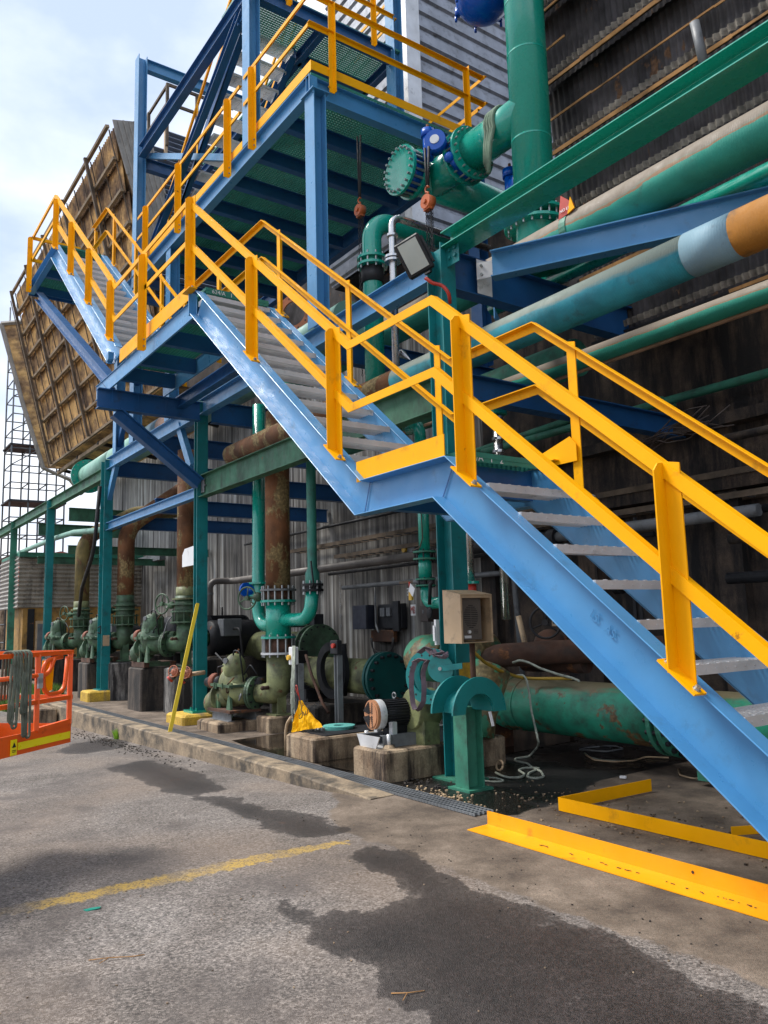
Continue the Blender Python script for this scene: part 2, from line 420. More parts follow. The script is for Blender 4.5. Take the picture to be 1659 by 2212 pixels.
LOUV = paint('dark_louvre', (0.22, 0.26, 0.34), 0.4, 0.1, metal=0.2)
MAROON = paint('red_roof_steel', (0.30, 0.09, 0.06), 0.6, 0.2, dirt=0.2)
SCAF = paint('scaffold_tube', (0.07, 0.085, 0.095), 0.5, 0.2)
def tan_sheet():
    m, nt, ps, lk = newmat('tan_fibre_cement_sheet')
    n1 = noise(nt, 1.1, 8, 0.6); n2 = noise(nt, 6, 8, 0.7)
    a = ramp(nt, n1.outputs[0], [(0.36, (0.11, 0.07, 0.05)), (0.47, (0.34, 0.21, 0.105)), (0.58, (0.75, 0.47, 0.19))])
    b = ramp(nt, n2.outputs[0], [(0.32, 0.6), (0.5, 1.0)])
    lk.new(mix(nt, 1.0, a.outputs[0], b.outputs[0], 'MULTIPLY'), ps.inputs['Base Color']); ps.inputs['Roughness'].default_value = 0.85
    bump(nt, ps, n2.outputs[0], 0.3, 0.01); return m
TAN = tan_sheet()
def concrete(name, c0, c1, stain, amount=0.5, scale=1.0, vert=True, rough=0.85, bmp=0.5):
    m, nt, ps, lk = newmat(name)
    n1 = noise(nt, 1.7*scale, 9, 0.65); n2 = noise(nt, 2.3*scale, 8, 0.65, stretch=(1.6, 1.6, 0.28) if vert else None); n3 = noise(nt, 38*scale, 6, 0.7)
    a = ramp(nt, n1.outputs[0], [(0.33, c0), (0.66, c1)])
    d = ramp(nt, n2.outputs[0], [(0.60-0.3*amount, 0.0), (0.72-0.2*amount, 1.0)])
    c = mix(nt, d.outputs[0], a.outputs[0], stain)
    g = ramp(nt, n3.outputs[0], [(0.3, 0.62), (0.62, 1.08)])
    lk.new(mix(nt, 1.0, c, g.outputs[0], 'MULTIPLY'), ps.inputs['Base Color'])
    ps.inputs['Roughness'].default_value = rough
    bump(nt, ps, mix(nt, 0.5, n1.outputs[0], n3.outputs[0]), bmp, 0.02); return m
CONC = concrete('weathered_concrete', (0.17, 0.105, 0.06), (0.50, 0.38, 0.25), (0.04, 0.026, 0.018), 0.52, 1.5, bmp=0.8)
CONC_DK = concrete('blackened_concrete', (0.05, 0.042, 0.036), (0.17, 0.13, 0.10), (0.018, 0.016, 0.015), 0.7)
CONC_LT = concrete('limewashed_concrete', (0.16, 0.14, 0.12), (0.42, 0.40, 0.37), (0.03, 0.028, 0.028), 0.75, 1.6)
CONC_YEL = concrete('yellow_painted_concrete', (0.45, 0.28, 0.05), (0.80, 0.52, 0.05), (0.22, 0.16, 0.09), 0.3)
KERB = concrete('kerb_concrete', (0.15, 0.115, 0.08), (0.42, 0.32, 0.21), (0.07, 0.058, 0.045), 0.45, 1.2, False)
RWALL = concrete('sooty_rusty_wall', (0.016, 0.014, 0.013), (0.12, 0.082, 0.058), (0.008, 0.007, 0.008), 0.58, 1.4)
def plank_wall():
    m, nt, ps, lk = newmat('streaked_board_marked_wall')
    g = nt.nodes.new('ShaderNodeNewGeometry')
    n1 = noise(nt, 1.0, 9, 0.62, stretch=(7, 7, 0.22)); n2 = noise(nt, 0.55, 5, 0.5); n3 = noise(nt, 2.2, 9, 0.7, stretch=(9, 9, 0.5))
    a = ramp(nt, n1.outputs[0], [(0.30, (0.018, 0.017, 0.018)), (0.45, (0.09, 0.083, 0.075)), (0.56, (0.24, 0.23, 0.21)), (0.68, (0.42, 0.44, 0.44))])
    b = ramp(nt, n2.outputs[0], [(0.38, 0.32), (0.54, 1.15)])
    c = mix(nt, 1.0, a.outputs[0], b.outputs[0], 'MULTIPLY')
    d = ramp(nt, n3.outputs[0], [(0.60, 0.0), (0.70, 1.0)])
    c = mix(nt, d.outputs[0], c, (0.02, 0.019, 0.02))
    lk.new(c, ps.inputs['Base Color']); ps.inputs['Roughness'].default_value = 0.6
    bump(nt, ps, n1.outputs[0], 0.5, 0.02); return m
PLANK = plank_wall()
def wet_floor():
    m, nt, ps, lk = newmat('wet_black_water')
    n1 = noise(nt, 2.0, 5); a = ramp(nt, n1.outputs[0], [(0.3, (0.008, 0.007, 0.006)), (0.7, (0.03, 0.022, 0.015))])
    lk.new(a.outputs[0], ps.inputs['Base Color']); ps.inputs['Roughness'].default_value = 0.06
    n2 = noise(nt, 14, 3); bump(nt, ps, n2.outputs[0], 0.05, 0.01); return m
WATER = wet_floor()
# ================================================================ GROUND
def A7(x, y): return (932.6+.4378*x, 1591+.4378*y)
def A8(x, y): return (.5622*x, 1481+.5622*y)
def za(x):
    if x > -5: return -0.05
    if x > -16: return -0.05-0.0225*(-5-x)
    return -0.30
def sst(a, b, x):
    t = max(0, min(1, (x-a)/(b-a))); return t*t*(3-2*t)
FZ = -0.03
def gz(x, y):
    if y > 4.31: return FZ
    t = sst(-7.6, -6.0, x)
    ramp_ = za(x)+(FZ-za(x))*sst(3.4, 4.3, y)
    return za(x)*(1-t)+ramp_*t
wetA = [(725,1852),(810,1827),(880,1840),(933,1880),(1055,1937),(1143,1963),(1296,2011),(1397,2068),(1502,2138),(1659,2173),(1800,2300),(1300,2500),(950,2230),(933,2187),(843,2153),(815,2127),(838,2094),(759,2071),(675,2035),(658,2004),(601,1959),(613,1950),(675,1981),(731,1970),(838,1970),(849,1948),(871,1925),(843,1897),(787,1869)]
wetB = [A8(*p) for p in [(760,425),(860,420),(960,470),(1100,500),(1200,520),(1310,570),(1280,590),(1180,600),(1080,575),(980,520),(900,480)]]
wetC = [A8(*p) for p in [(420,300),(560,270),(760,330),(860,400),(760,420),(640,400),(560,350)]]
wetD = [A8(*p) for p in [(235,250),(300,215),(400,195),(490,200),(440,235),(330,255)]]
stripe = [A8(*p) for p in [(-300,915),(0,850),(350,782),(680,712),(1000,642),(1350,587),(1340,612),(1000,690),(700,760),(480,800),(0,900),(-300,975)]]
blackF = [A7(*p) for p in [(-560,180),(-200,255),(0,325),(150,328),(290,368),(380,400),(445,405),(455,365),(600,345),(690,300),(800,230),(1000,170),(1300,150),(1659,110),(2200,60),(2200,-330),(-560,-330)]]
def proj(poly, z): return [(q.x, q.y) for q in (at(p, Z=z) for p in poly)]
PA = proj(wetA, -0.05); PB = proj(wetB, -0.10); PC = proj(wetC, -0.12); PD = proj(wetD, -0.2); PS = proj(stripe, -0.06); PF = proj([p for p in blackF if True], FZ)
def sdf(poly, x, y):
    d = 1e9; ins = False; n = len(poly)
    for i in range(n):
        ax, ay = poly[i]; bx, by = poly[(i+1) % n]
        ex, ey = bx-ax, by-ay; wx, wy = x-ax, y-ay
        t = max(0, min(1, (wx*ex+wy*ey)/(ex*ex+ey*ey+1e-12))); dx, dy = wx-ex*t, wy-ey*t
        q = dx*dx+dy*dy
        if q < d: d = q
        if (ay > y) != (by > y) and x < (bx-ax)*(y-ay)/(by-ay)+ax: ins = not ins
    d = math.sqrt(d); return d if ins else -d
def yedge(x):
    return 3.43+0.85*(1-sst(-7.3, -5.4, x))
def axis(parts):
    o = []
    for a, b, st in parts:
        n = max(1, round((b-a)/st)); o += [a+(b-a)*i/n for i in range(n)]
    return o+[parts[-1][1]]
gx = axis([(-400, -100, 60), (-100, -40, 12), (-40, -17, 1.5), (-17, -7.6, 0.10), (-7.6, -0.6, 0.06), (-0.6, 4, 0.4), (4, 40, 9), (40, 300, 60)])
gy = axis([(-300, -40, 60), (-40, -6, 8), (-6, -0.4, 0.5), (-0.4, 4.29, 0.06), (4.29, 4.32, 0.03), (4.32, 7.0, 0.08), (7.0, 12, 0.6), (12, 60, 12), (60, 300, 60)])
gv = []; wet = []; con = []; stp = []; blk = []
for x in gx:
    for y in gy:
        gv.append((x, y, gz(x, y)))
        near = -17.5 < x < 1 and -1 < y < 7.2
        if near:
            wA = sdf(PA, x, y) if x > -9 and y < 4.6 else -1
            wB = max(sdf(PB, x, y), sdf(PC, x, y), sdf(PD, x, y)+0.05) if x < -4 and y < 4.6 else -1
            wet.append(max(-0.6, min(0.6, max(wA, wB+0.03))))
            stp.append(max(-0.3, min(0.3, sdf(PS, x, y) if y < 4.4 else -1)))
            blk.append(max(-0.6, min(0.6, max(sdf(PF, x, y) if y > 4.1 else -1, min(0.3, y-6.1) if -20 < x < -5.4 else -0.6))))
        else: wet.append(-0.6); stp.append(-0.3); blk.append(-0.6 if y < 4.4 else 0.3 if y > 6.5 and -20 < x < -5.4 else -0.3)
        con.append(max(-0.6, min(0.6, y-yedge(x) if x > -17 else (y-4.29))))
ny = len(gy); gf = [(i*ny+j, (i+1)*ny+j, (i+1)*ny+j+1, i*ny+j+1) for i in range(len(gx)-1) for j in range(ny-1)]
me = bpy.data.meshes.new('ground'); me.from_pydata(gv, [], gf)
for nm, dat in (('wet', wet), ('conc', con), ('stripe', stp), ('blk', blk)):
    at_ = me.attributes.new(nm, 'FLOAT', 'POINT'); at_.data.foreach_set('value', dat)
me.polygons.foreach_set('use_smooth', [True]*len(gf))
ground = bpy.data.objects.new('ground', me); COL.objects.link(ground); ground['kind'] = 'structure'
def ground_mat():
    m, nt, ps, lk = newmat('asphalt_and_apron')
    def attr(n):
        a = nt.nodes.new('ShaderNodeAttribute'); a.attribute_name = n; return a.outputs['Fac']
    def madd(a, b, k=1.0):
        q = nt.nodes.new('ShaderNodeMath'); q.operation = 'MULTIPLY_ADD'; lk.new(b, q.inputs[0]); q.inputs[1].default_value = k; lk.new(a, q.inputs[2]); return q.outputs[0]
    fine = noise(nt, 75, 5, 0.7); mid = noise(nt, 14, 6, 0.65); big = noise(nt, 1.1, 6, 0.6); edge = noise(nt, 3.2, 9, 0.68)
    vor = nt.nodes.new('ShaderNodeTexVoronoi'); vor.inputs['Scale'].default_value = 95
    g = nt.nodes.new('ShaderNodeNewGeometry'); lk.new(g.outputs['Position'], vor.inputs['Vector'])
    vor2 = nt.nodes.new('ShaderNodeTexVoronoi'); vor2.inputs['Scale'].default_value = 190; lk.new(g.outputs['Position'], vor2.inputs['Vector'])
    base = ramp(nt, big.outputs[0], [(0.3, (0.135, 0.113, 0.097)), (0.5, (0.225, 0.196, 0.176)), (0.7, (0.31, 0.28, 0.257))])
    stones = ramp(nt, vor.outputs['Color'], [(0.1, 0.30), (0.5, 0.95), (0.9, 1.9)])
    stones2 = ramp(nt, vor2.outputs['Distance'], [(0.15, 1.1), (0.75, 0.55)])
    asp = mix(nt, 0.85, base.outputs[0], stones.outputs[0], 'MULTIPLY')
    asp = mix(nt, 0.8, asp, stones2.outputs[0], 'MULTIPLY')
    pit = ramp(nt, noise(nt, 34, 4, 0.7).outputs[0], [(0.33, 0.45), (0.47, 1.0)])
    asp = mix(nt, 0.9, asp, pit.outputs[0], 'MULTIPLY')
    big_st = nt.nodes.new('ShaderNodeTexVoronoi'); big_st.inputs['Scale'].default_value = 42; lk.new(g.outputs['Position'], big_st.inputs['Vector'])
    bs = ramp(nt, big_st.outputs['Color'], [(0.2, 0.62), (0.55, 1.0), (0.85, 1.28)])
    asp = mix(nt, 0.4, asp, bs.outputs[0], 'MULTIPLY')
    chip = ramp(nt, noise(nt, 120, 3, 0.8).outputs[0], [(0.62, 0.0), (0.70, 0.8)])
    asp = mix(nt, chip.outputs[0], asp, (0.50, 0.46, 0.42))
    brn = ramp(nt, noise(nt, 0.55, 5, 0.6).outputs[0], [(0.46, 0.0), (0.62, 0.45)])
    asp = mix(nt, brn.outputs[0], asp, (0.17, 0.115, 0.075))
    tar = ramp(nt, noise(nt, 0.9, 8, 0.68).outputs[0], [(0.50, 0.0), (0.64, 0.75)])
    asp = mix(nt, tar.outputs[0], asp, (0.09, 0.075, 0.068))
    # cracks
    vc = nt.nodes.new('ShaderNodeTexVoronoi'); vc.feature = 'DISTANCE_TO_EDGE'; vc.inputs['Scale'].default_value = 0.55
    nd = noise(nt, 2.5, 6, 0.7); av = nt.nodes.new('ShaderNodeVectorMath'); av.operation = 'ADD'; lk.new(g.outputs['Position'], av.inputs[0]); lk.new(nd.outputs['Color'], av.inputs[1]); lk.new(av.outputs[0], vc.inputs['Vector'])
    ck = ramp(nt, vc.outputs['Distance'], [(0.0, 1.0), (0.006, 0.0)])
    asp = mix(nt, mix(nt, 1.0, ck.outputs[0], 0.45, 'MULTIPLY'), asp, (0.04, 0.035, 0.03))
    # concrete apron
    cb = ramp(nt, noise(nt, 1.9, 9, 0.68).outputs[0], [(0.34, (0.065, 0.047, 0.035)), (0.5, (0.15, 0.113, 0.083)), (0.68, (0.27, 0.21, 0.16))])
    cf = ramp(nt, fine.outputs[0], [(0.3, 0.55), (0.65, 1.15)])
    cc = mix(nt, 0.9, cb.outputs[0], cf.outputs[0], 'MULTIPLY')
    cm = ramp(nt, madd(attr('conc'), edge.outputs[0], 0.35), [(0.16, 0.0), (0.20, 1.0)])
    col = mix(nt, cm.outputs[0], asp, cc)
    # worn yellow stripe
    sw = madd(attr('stripe'), mid.outputs[0], 0.30)
    sm_ = ramp(nt, sw, [(0.165, 0.0), (0.20, 1.0)])
    wear = ramp(nt, noise(nt, 1.7, 6, 0.65).outputs[0], [(0.40, 0.12), (0.56, 0.80)])
    gr = ramp(nt, vor.outputs['Color'], [(0.25, 0.25), (0.45, 1.0)])
    sfac = mix(nt, 1.0, mix(nt, 1.0, sm_.outputs[0], wear.outputs[0], 'MULTIPLY'), gr.outputs[0], 'MULTIPLY')
    col = mix(nt, sfac, col, (0.50, 0.32, 0.05))
    # wetness
    edge2 = noise(nt, 6.5, 10, 0.74)
    wm = ramp(nt, madd(madd(attr('wet'), edge.outputs[0], 0.40), edge2.outputs[0], 0.25), [(0.30, 0.0), (0.318, 0.80), (0.42, 0.92), (0.60, 1.0)])
    pat = ramp(nt, noise(nt, 2.1, 9, 0.72).outputs[0], [(0.62, 1.0), (0.70, 0.45)])
    wf = mix(nt, 1.0, wm.outputs[0], pat.outputs[0], 'MULTIPLY')
    col = mix(nt, wf, col, mix(nt, 1.0, col, (0.16, 0.14, 0.145), 'MULTIPLY'))
    bm = ramp(nt, madd(attr('blk'), edge.outputs[0], 0.30), [(0.13, 0.0), (0.17, 1.0)])
    bl = ramp(nt, vor.outputs['Color'], [(0.72, (0.006, 0.005, 0.005)), (0.95, (0.06, 0.055, 0.05))])
    col = mix(nt, bm.outputs[0], col, mix(nt, 0.3, bl.outputs[0], (0.006, 0.004, 0.003)))
    # rust spots
    rs = ramp(nt, noise(nt, 1.35, 6, 0.6).outputs[0], [(0.72, 0.0), (0.80, 0.6)])
    col = mix(nt, rs.outputs[0], col, (0.16, 0.07, 0.03))
    lk.new(col, ps.inputs['Base Color'])
    r1 = ramp(nt, wf, [(0.0, 0.88), (1.0, 0.48)])
    pud = ramp(nt, noise(nt, 1.2, 4, 0.5).outputs[0], [(0.45, 0.16), (0.56, 0.6)])
    lk.new(mix(nt, bm.outputs[0], r1.outputs[0], pud.outputs[0]), ps.inputs['Roughness'])
    hb = mix(nt, 0.5, stones2.outputs[0], mid.outputs[0])
    b = bump(nt, ps, hb, 0.7, 0.012)
    return m
me.materials.append(ground_mat())
# kerb, floor furniture
b = MB()
pts = [(-22.2, 4.13, 0.0), (-12, 4.13, 0.0), (-9, 4.13, -0.002), (-7.6, 4.12, -0.005), (-6.2, 4.10, -0.022)]
random.seed(3)
n = 70; prof = []
for i in range(n+1):
    x = -22.2+i*(16.0/n); j = random.uniform(-0.012, 0.012)
    top = 0.012 if x < -7.5 else 0.012-0.036*(x+7.5)/1.3
    y0 = 4.15+j*0.6
    b.v += [V(x, y0, -0.4), V(x, y0+0.004, top-0.014+random.uniform(-.006, .006)), V(x, y0+0.018+random.uniform(0, .01), top), V(x, 4.42, top), V(x, 4.42, -0.4)]
for i in range(n):
    for k in range(4): b.f.append([i*5+k, i*5+k+1, i*5+5+k+1, i*5+5+k]); b.s.append(False)
b.f.append([4, 3, 2, 1, 0]); b.s.append(False); b.f.append([n*5+k for k in range(5)]); b.s.append(False)
struct(b, 'kerb', KERB)
# drain trench grating strip behind the kerb (real bars)
b = MB(); x = -19.0
while x < -5.1:
    b.box(x, x+0.008, 4.425, 4.64, FZ-0.004, FZ+0.022); x += 0.045
for y in (4.428, 4.48, 4.53, 4.58, 4.63): b.box(-19.0, -5.1, y, y+0.006, FZ-0.002, FZ+0.024)
tag(b.build('drain_grating', GREY), 'long narrow steel drain grating lying just behind the kerb', 'drain grating')
struct(MB().box(-19.0, -5.1, 4.425, 4.64, FZ+0.001, FZ+0.004), 'drain_channel', WATER)
# wet pit water sheets (puddles between plinths)
def puddle(pts, z, nm='puddle'):
    b = MB(); b.add([(x, y, z) for x, y in pts], [tuple(range(len(pts)))]); return struct(b, nm, WATER)
puddle([(-10.6, 4.80), (-9.9, 4.72), (-9.0, 4.70), (-8.0, 4.74), (-7.2, 4.80), (-7.0, 5.6), (-7.3, 8.5), (-10.5, 8.5), (-10.7, 5.6)], FZ+0.004)
def manhole():
    b = MB().ringd((-10.9, 3.55, za(-10.9)+0.006), Z_, 0.28, 0.33, 0.012)
    b.flange((-10.9, 3.55, za(-10.9)+0.003), Z_, 0.27, 0.01, 28)
    tag(b.build('manhole_cover', BLKST), 'round dark manhole cover in the asphalt below the orange basket corner', 'manhole')
# debris
def clump(name, pts, mat, label, cat, r=0.01):
    b = MB()
    for p in pts: b.tube(p, r, 5)
    return tag(b.build(name, mat), label, cat)
random.seed(11)
def rubble(c, spread, n, size, mat, name, label):
    b = MB()
    for i in range(n):
        x = c[0]+random.gauss(0, spread[0]); y = c[1]+random.gauss(0, spread[1]); s = size*random.uniform(0.4, 1.3)
        z = gz(x, y)+s*0.3; t = random.uniform(0, PI)
        b.obox((x, y, z), (math.cos(t), math.sin(t), random.uniform(-.3, .3)), (-math.sin(t), math.cos(t), 0), (0, 0, 1), s, s*0.7, s*0.5)
    o = b.build(name, mat); o['kind'] = 'stuff'; o['label'] = label; o['category'] = 'grit'; return o
rubble((-4.2, 5.3), (0.9, 0.35), 260, 0.018, CONC, 'loose_grit', 'pale grit scattered over the wet floor by the yellow strip')
rubble((-13, 3.9), (1.5, 0.10), 420, 0.018, CONC_DK, 'loose_soil', 'dark crumbly soil along the foot of the kerb')
rubble((-4.5, 2.0), (2.2, 1.1), 260, 0.008, CONC, 'loose_gravel', 'tiny pale stones scattered over the asphalt')
rubble((-4.4, 3.5), (1.2, 0.25), 120, 0.009, CONC_DK, 'loose_chippings', 'dark chippings along the edge of the concrete apron')
def twig(p0, pts, label, mat=STRAW, r=0.0025):
    q = [V(p0[0]+dx, p0[1]+dy, gz(p0[0]+dx, p0[1]+dy)+0.004+dz) for dx, dy, dz in pts]
    b = MB().tube(q, r, 5); b.tube([q[1], q[1]+V(0.05, -0.06, 0.004)], r*0.8, 5)
    tag(b.build('twig', mat), label, 'twig', 'twigs on the asphalt')
g0 = at((235, 2080), Z=-0.06)
twig((g0.x, g0.y), [(-0.06, -0.08, 0), (0, 0, 0.01), (0.03, 0.1, 0), (0.05, 0.16, 0)], 'forked dry twig on the asphalt at the lower left')
g0 = at((880, 2155), Z=-0.06)
twig((g0.x, g0.y), [(-0.05, -0.05, 0), (0, 0, 0.005), (0.02, 0.08, 0)], 'dry twig on the dark wet patch at the lower right')
g0 = at((201, 1968), Z=-0.06)
b = MB().extr([V(g0.x-0.02, g0.y-0.05, -0.05), V(g0.x+0.015, g0.y-0.04, -0.05), V(g0.x+0.03, g0.y+0.03, -0.045), V(g0.x, g0.y+0.045, -0.048), V(g0.x-0.02, g0.y, -0.05)], (0, 0, 0.004))
tag(b.build('plastic_scrap', GRN), 'small torn scrap of teal plastic on the asphalt', 'litter')
# grass and weeds
def grass(cx, cy, rx, ry, n, h, col, name, label):
    b = MB(); random.seed(int(abs(cx*31+cy*7)))
    for i in range(n):
        a = random.uniform(0, 2*PI); r = math.sqrt(random.random()); x = cx+rx*r*math.cos(a); y = cy+ry*r*math.sin(a); z = gz(x, y)
        t = random.uniform(0, PI); hh = h*random.uniform(0.4, 1.2); lx, ly = random.uniform(-.5, .5)*hh, random.uniform(-.5, .5)*hh; ww = 0.012*h/0.15
        b.add([(x-ww*math.cos(t), y-ww*math.sin(t), z), (x+ww*math.cos(t), y+ww*math.sin(t), z), (x+lx, y+ly, z+hh)], [(0, 1, 2)])
    o = b.build(name, col); return o
GRASS = paint('grass_blades', (0.12, 0.22, 0.03), 0.6, 0.4); WEED = paint('lime_weed', (0.28, 0.50, 0.03), 0.5, 0.2)
tag(grass(-21.6, 4.35, 1.5, 0.75, 5200, 0.25, GRASS, 'grass', 'patch of green grass beyond the end of the kerb'), None, 'grass', kind='stuff')
tag(grass(-26.5, 3.2, 3.0, 1.2, 3000, 0.2, GRASS, 'grass', 'strip of grass at the foot of the far building'), None, 'grass', kind='stuff')
g0 = at((257, 1592), Z=-0.22)
tag(grass(g0.x, g0.y, 0.10, 0.07, 160, 0.16, WEED, 'weed', 'x'), 'small lime green weed growing at the foot of the kerb', 'plant')
b = MB().cbox(-18.6, -17.6, 3.55, 4.12, -0.32, -0.02, 0.03)
tag(b.build('concrete_block', CONC), 'short concrete stub block at right angles to the kerb end', 'concrete block')

# ================================================================ BUILDING BEHIND
bld = thing('cooling_tower_building', (-12, 9.6, 0), 'large dark industrial building with board marked wall, leaning shade-darkened sheets and clad tower', 'building')
b = MB(); x = -34.0
random.seed(5)
while x < -10.4:
    wd = random.uniform(0.16, 0.34); o = random.uniform(0, 0.018); b.box(x, x+wd-0.006, 9.6-o, 9.9, -0.3, 7.95); x += wd
b.build('board_wall', PLANK, bld)
b = MB().box(-10.4, 6, 9.58, 9.9, -0.3, 9.0); b.box(-34, -10.45, 9.72, 9.95, -0.3, 7.9)
# piers and ledges on the sooty wall
for x0 in (-10.4, -8.2, -5.9, -3.1, -1.2, 0.8): b.box(x0, x0+0.35, 9.40, 9.6, -0.3, 3.1)
b.box(-10.4, 6, 9.30, 9.6, 3.1, 3.32); b.box(-10.4, 6, 9.34, 9.6, 3.95, 4.1)
b.build('sooty_wall', RWALL, bld)
struct_dark = MB().box(-34, 6, 9.95, 22, -0.3, 9.0).box(-6.8, 6, 9.3, 9.9, 9.0, 17).box(-20.6, -11.6, 9.62, 9.93, 7.96, 11.5).box(-30, -20.65, 9.7, 9.94, 7.96, 12.5).box(-6.8, 6, 7.2, 9.2, 15.2, 15.4).box(-7.2, -6.8, 8.4, 9.9, 5.6, 15.2); struct_dark.build('inner_block', DKSHEET, bld)
# leaning sheets: left run (tan) and right run (shade under the overhang put into its dark colour)
def slant(x0, x1, yo, zt, zb, mat, name, rows, pitch=0.146, dy=-0.248, pur=True, purm=TIMBER, step=0.10, sheetw=1.05, strips=True, extra=0.0):
    def yy(z): return 5.97+yo+(14.1-z)*0.248
    hh = (zt-zb)/rows; nrm = V(0, -1, -0.248).normalized(); dn = V(0, 0.248, -1).normalized()
    L = (V(0, yy(zb), zb)-V(0, yy(zt), zt)).length/rows
    b = MB()
    for r in range(rows):
        z1 = zt-hh*r
        o = V(x0, yy(z1), z1)+nrm*(0.0)
        # each row tilts so its lower edge stands proud of the row below
        d = (dn*L*1.06+nrm*step).normalized()
        b.corr(o, X_, d, nrm, x1-x0, L*1.06, pitch, pitch*0.16)
    sh = b.build(name, mat, bld)
    qa_, qb_ = V(0, yy(zt), zt)-nrm*0.06, V(0, yy(zb), zb)-nrm*0.06
    MB().extr([V(x0, qa_.y, qa_.z), V(x1, qa_.y, qa_.z), V(x1, qb_.y, qb_.z), V(x0, qb_.y, qb_.z)], -nrm*0.02).build('backing_board', mat, bld)
    if pur:
        p = MB(); pw = 0.07 if strips else 0.03; ph = 0.10 if strips else 0.05
        for r in range(rows+1):
            z1 = zt-hh*r; c = V(0, yy(z1), z1)+nrm*(step+0.09)
            p.obox((x0/2+x1/2, c.y, c.z), X_, dn, nrm, x1-x0, pw, ph)
        p.build('purlin', purm, bld)
    if strips:
        p = MB(); x = x0+0.4
        while x < x1:
            a = V(x, yy(zt), zt)+nrm*(step+0.20); c = V(x, yy(zb), zb)+nrm*(step+0.20)
            p.obox((a+c)/2, dn, X_, nrm, (c-a).length, 0.09, 0.09); x += 2.7
        p.build('rafter', TIMBER, bld)
    return yy
TIMB2 = paint('light_purlin_timber', (0.27, 0.20, 0.13), 0.85, 0.3, dirt=0.3, bmp=0.3)
yyL = slant(-33.2, -20.2, 0.0, 14.95, 8.15, TAN, 'tan_leaning_sheets', 8, purm=TIMB2)
b = MB(); b.corr((-33.2, 7.36, 8.14), X_, (0, 2.25, -0.45), (0, -0.35, -2.1), 13.0, 2.15, 0.146, 0.024)
b.build('flat_soffit_sheet', TAN, bld)
b = MB()
for yy_ in (7.55, 8.25, 8.95): b.box(-33.2, -20.2, yy_-0.06, yy_+0.06, 7.78-0.166*(yy_-7.5), 7.92-0.166*(yy_-7.5))
b.build('purlin', TIMB2, bld)
b = MB(); x = -32.8
while x < -20.3: MB().obox((x, 8.5, 7.72), (0, 2.1, -0.35), X_, (0, .35, 2.1), 2.1, 0.10, 0.12).build('rafter', BLKST, bld); x += 2.7
b = MB()      # thin battens down the tan sheets
nrm = V(0, -1, -0.248).normalized(); dn = V(0, 0.248, -1).normalized(); x = -33.8
while x < -20.3:
    a = V(x, yyL(14.9), 14.9)+nrm*0.13; c = V(x, yyL(8.2), 8.2)+nrm*0.13
    b.obox((a+c)/2, dn, X_, nrm, (c-a).length, 0.028, 0.03); x += 0.9
b.build('batten', TIMBER, bld)
yyR = slant(-6.9, 5.0, 0.55, 14.66, 5.31, DKSHEET, 'shade_darkened_leaning_sheets', 11, pitch=0.09, step=0.16, strips=False, purm=BLKST)
# ragged orange edge strips and stub posts on the shade-darkened sheets
b = MB(); q = MB(); random.seed(9)
for r in range(1, 12):
    z1 = 14.66-0.85*r
    c = V(0, yyR(z1), z1)+nrm*0.275
    x = -6.85
    while x < 4.8:
        l = random.uniform(0.5, 1.5)
        if random.random() < 0.8: b.obox((x+l/2, c.y, c.z-0.01*random.random()), X_, dn, nrm, l, random.uniform(0.02, 0.055), 0.02)
        x += l
    # corrugated sheet end profile
    o = V(-6.85, c.y, c.z+0.15); q.corr(o, X_, dn, nrm, 11.7, 0.085, 0.09, 0.026)
    cm_ = V(0, yyR(z1+0.45), z1+0.45)+nrm*0.16; x = -6.85
    while x < 4.8:
        l = random.uniform(0.4, 1.3)
        if random.random() < 0.75: b.obox((x+l/2, cm_.y, cm_.z+random.uniform(-.01, .01)), (1, 0, random.uniform(-.01, .01)), dn, nrm, l, random.uniform(0.01, 0.03), 0.02)
        x += l
tag(b.build('edge_fringe', STRAW, bld), None, None, kind='stuff'); q.build('ragged_sheet_edge', paint('pale_ragged_edge', (0.22, 0.195, 0.16), 0.8, 0.4, dirt=0.6, scale=2), bld)
b = MB()
for x, z in ((-4.5, 7.9), (-3.9, 6.65), (-5.2, 10.0), (-2.0, 8.6)):
    a = V(x, yyR(z), z)+nrm*0.40; b.tube([a-dn*0.28, a+dn*0.30], 0.055, 8)
b.build('stub_post', GREY, bld)
# end wall of the left run: fascia polygon towards the camera side
X0 = -34.15
f = [at(p, X=X0) for p in [(2, 700), (62, 690), (140, 1012), (150, 1036), (93, 1012), (48, 870)]]
b = MB(); fa = [f[0], f[1], f[2], f[4], f[5]]
L = 26
for i in range(L):     # horizontal corrugation built row by row between the two slanting borders
    pass
def lerp(a, b_, t): return a+(b_-a)*t
N = 90; vs = []
for i in range(N+1):
    t = i/N; a = lerp(f[0], f[4], t) if t < 2 else None; c = lerp(f[1], f[2], t); dx = V(0.02*math.sin(i*PI/1.5), 0, 0)
    vs += [a+dx, c+dx]
b.add(vs, [(2*i, 2*i+1, 2*i+3, 2*i+2) for i in range(N)], True); b.build('end_wall_sheet', TAN, bld)
b = MB().tube([f[0]+V(.05, 0, 0), f[5]+V(.05, 0, 0), f[4]+V(.05, 0, 0), f[3]+V(.05, 0, 0), at((178, 1068), X=X0)], 0.09, 4, True, False)
b.tube([f[0]+V(.05, 0, 0), f[1]+V(.05, 0.3, 0)], 0.09, 4, True, False)
b.build('fascia_trim', SHEETG, bld)
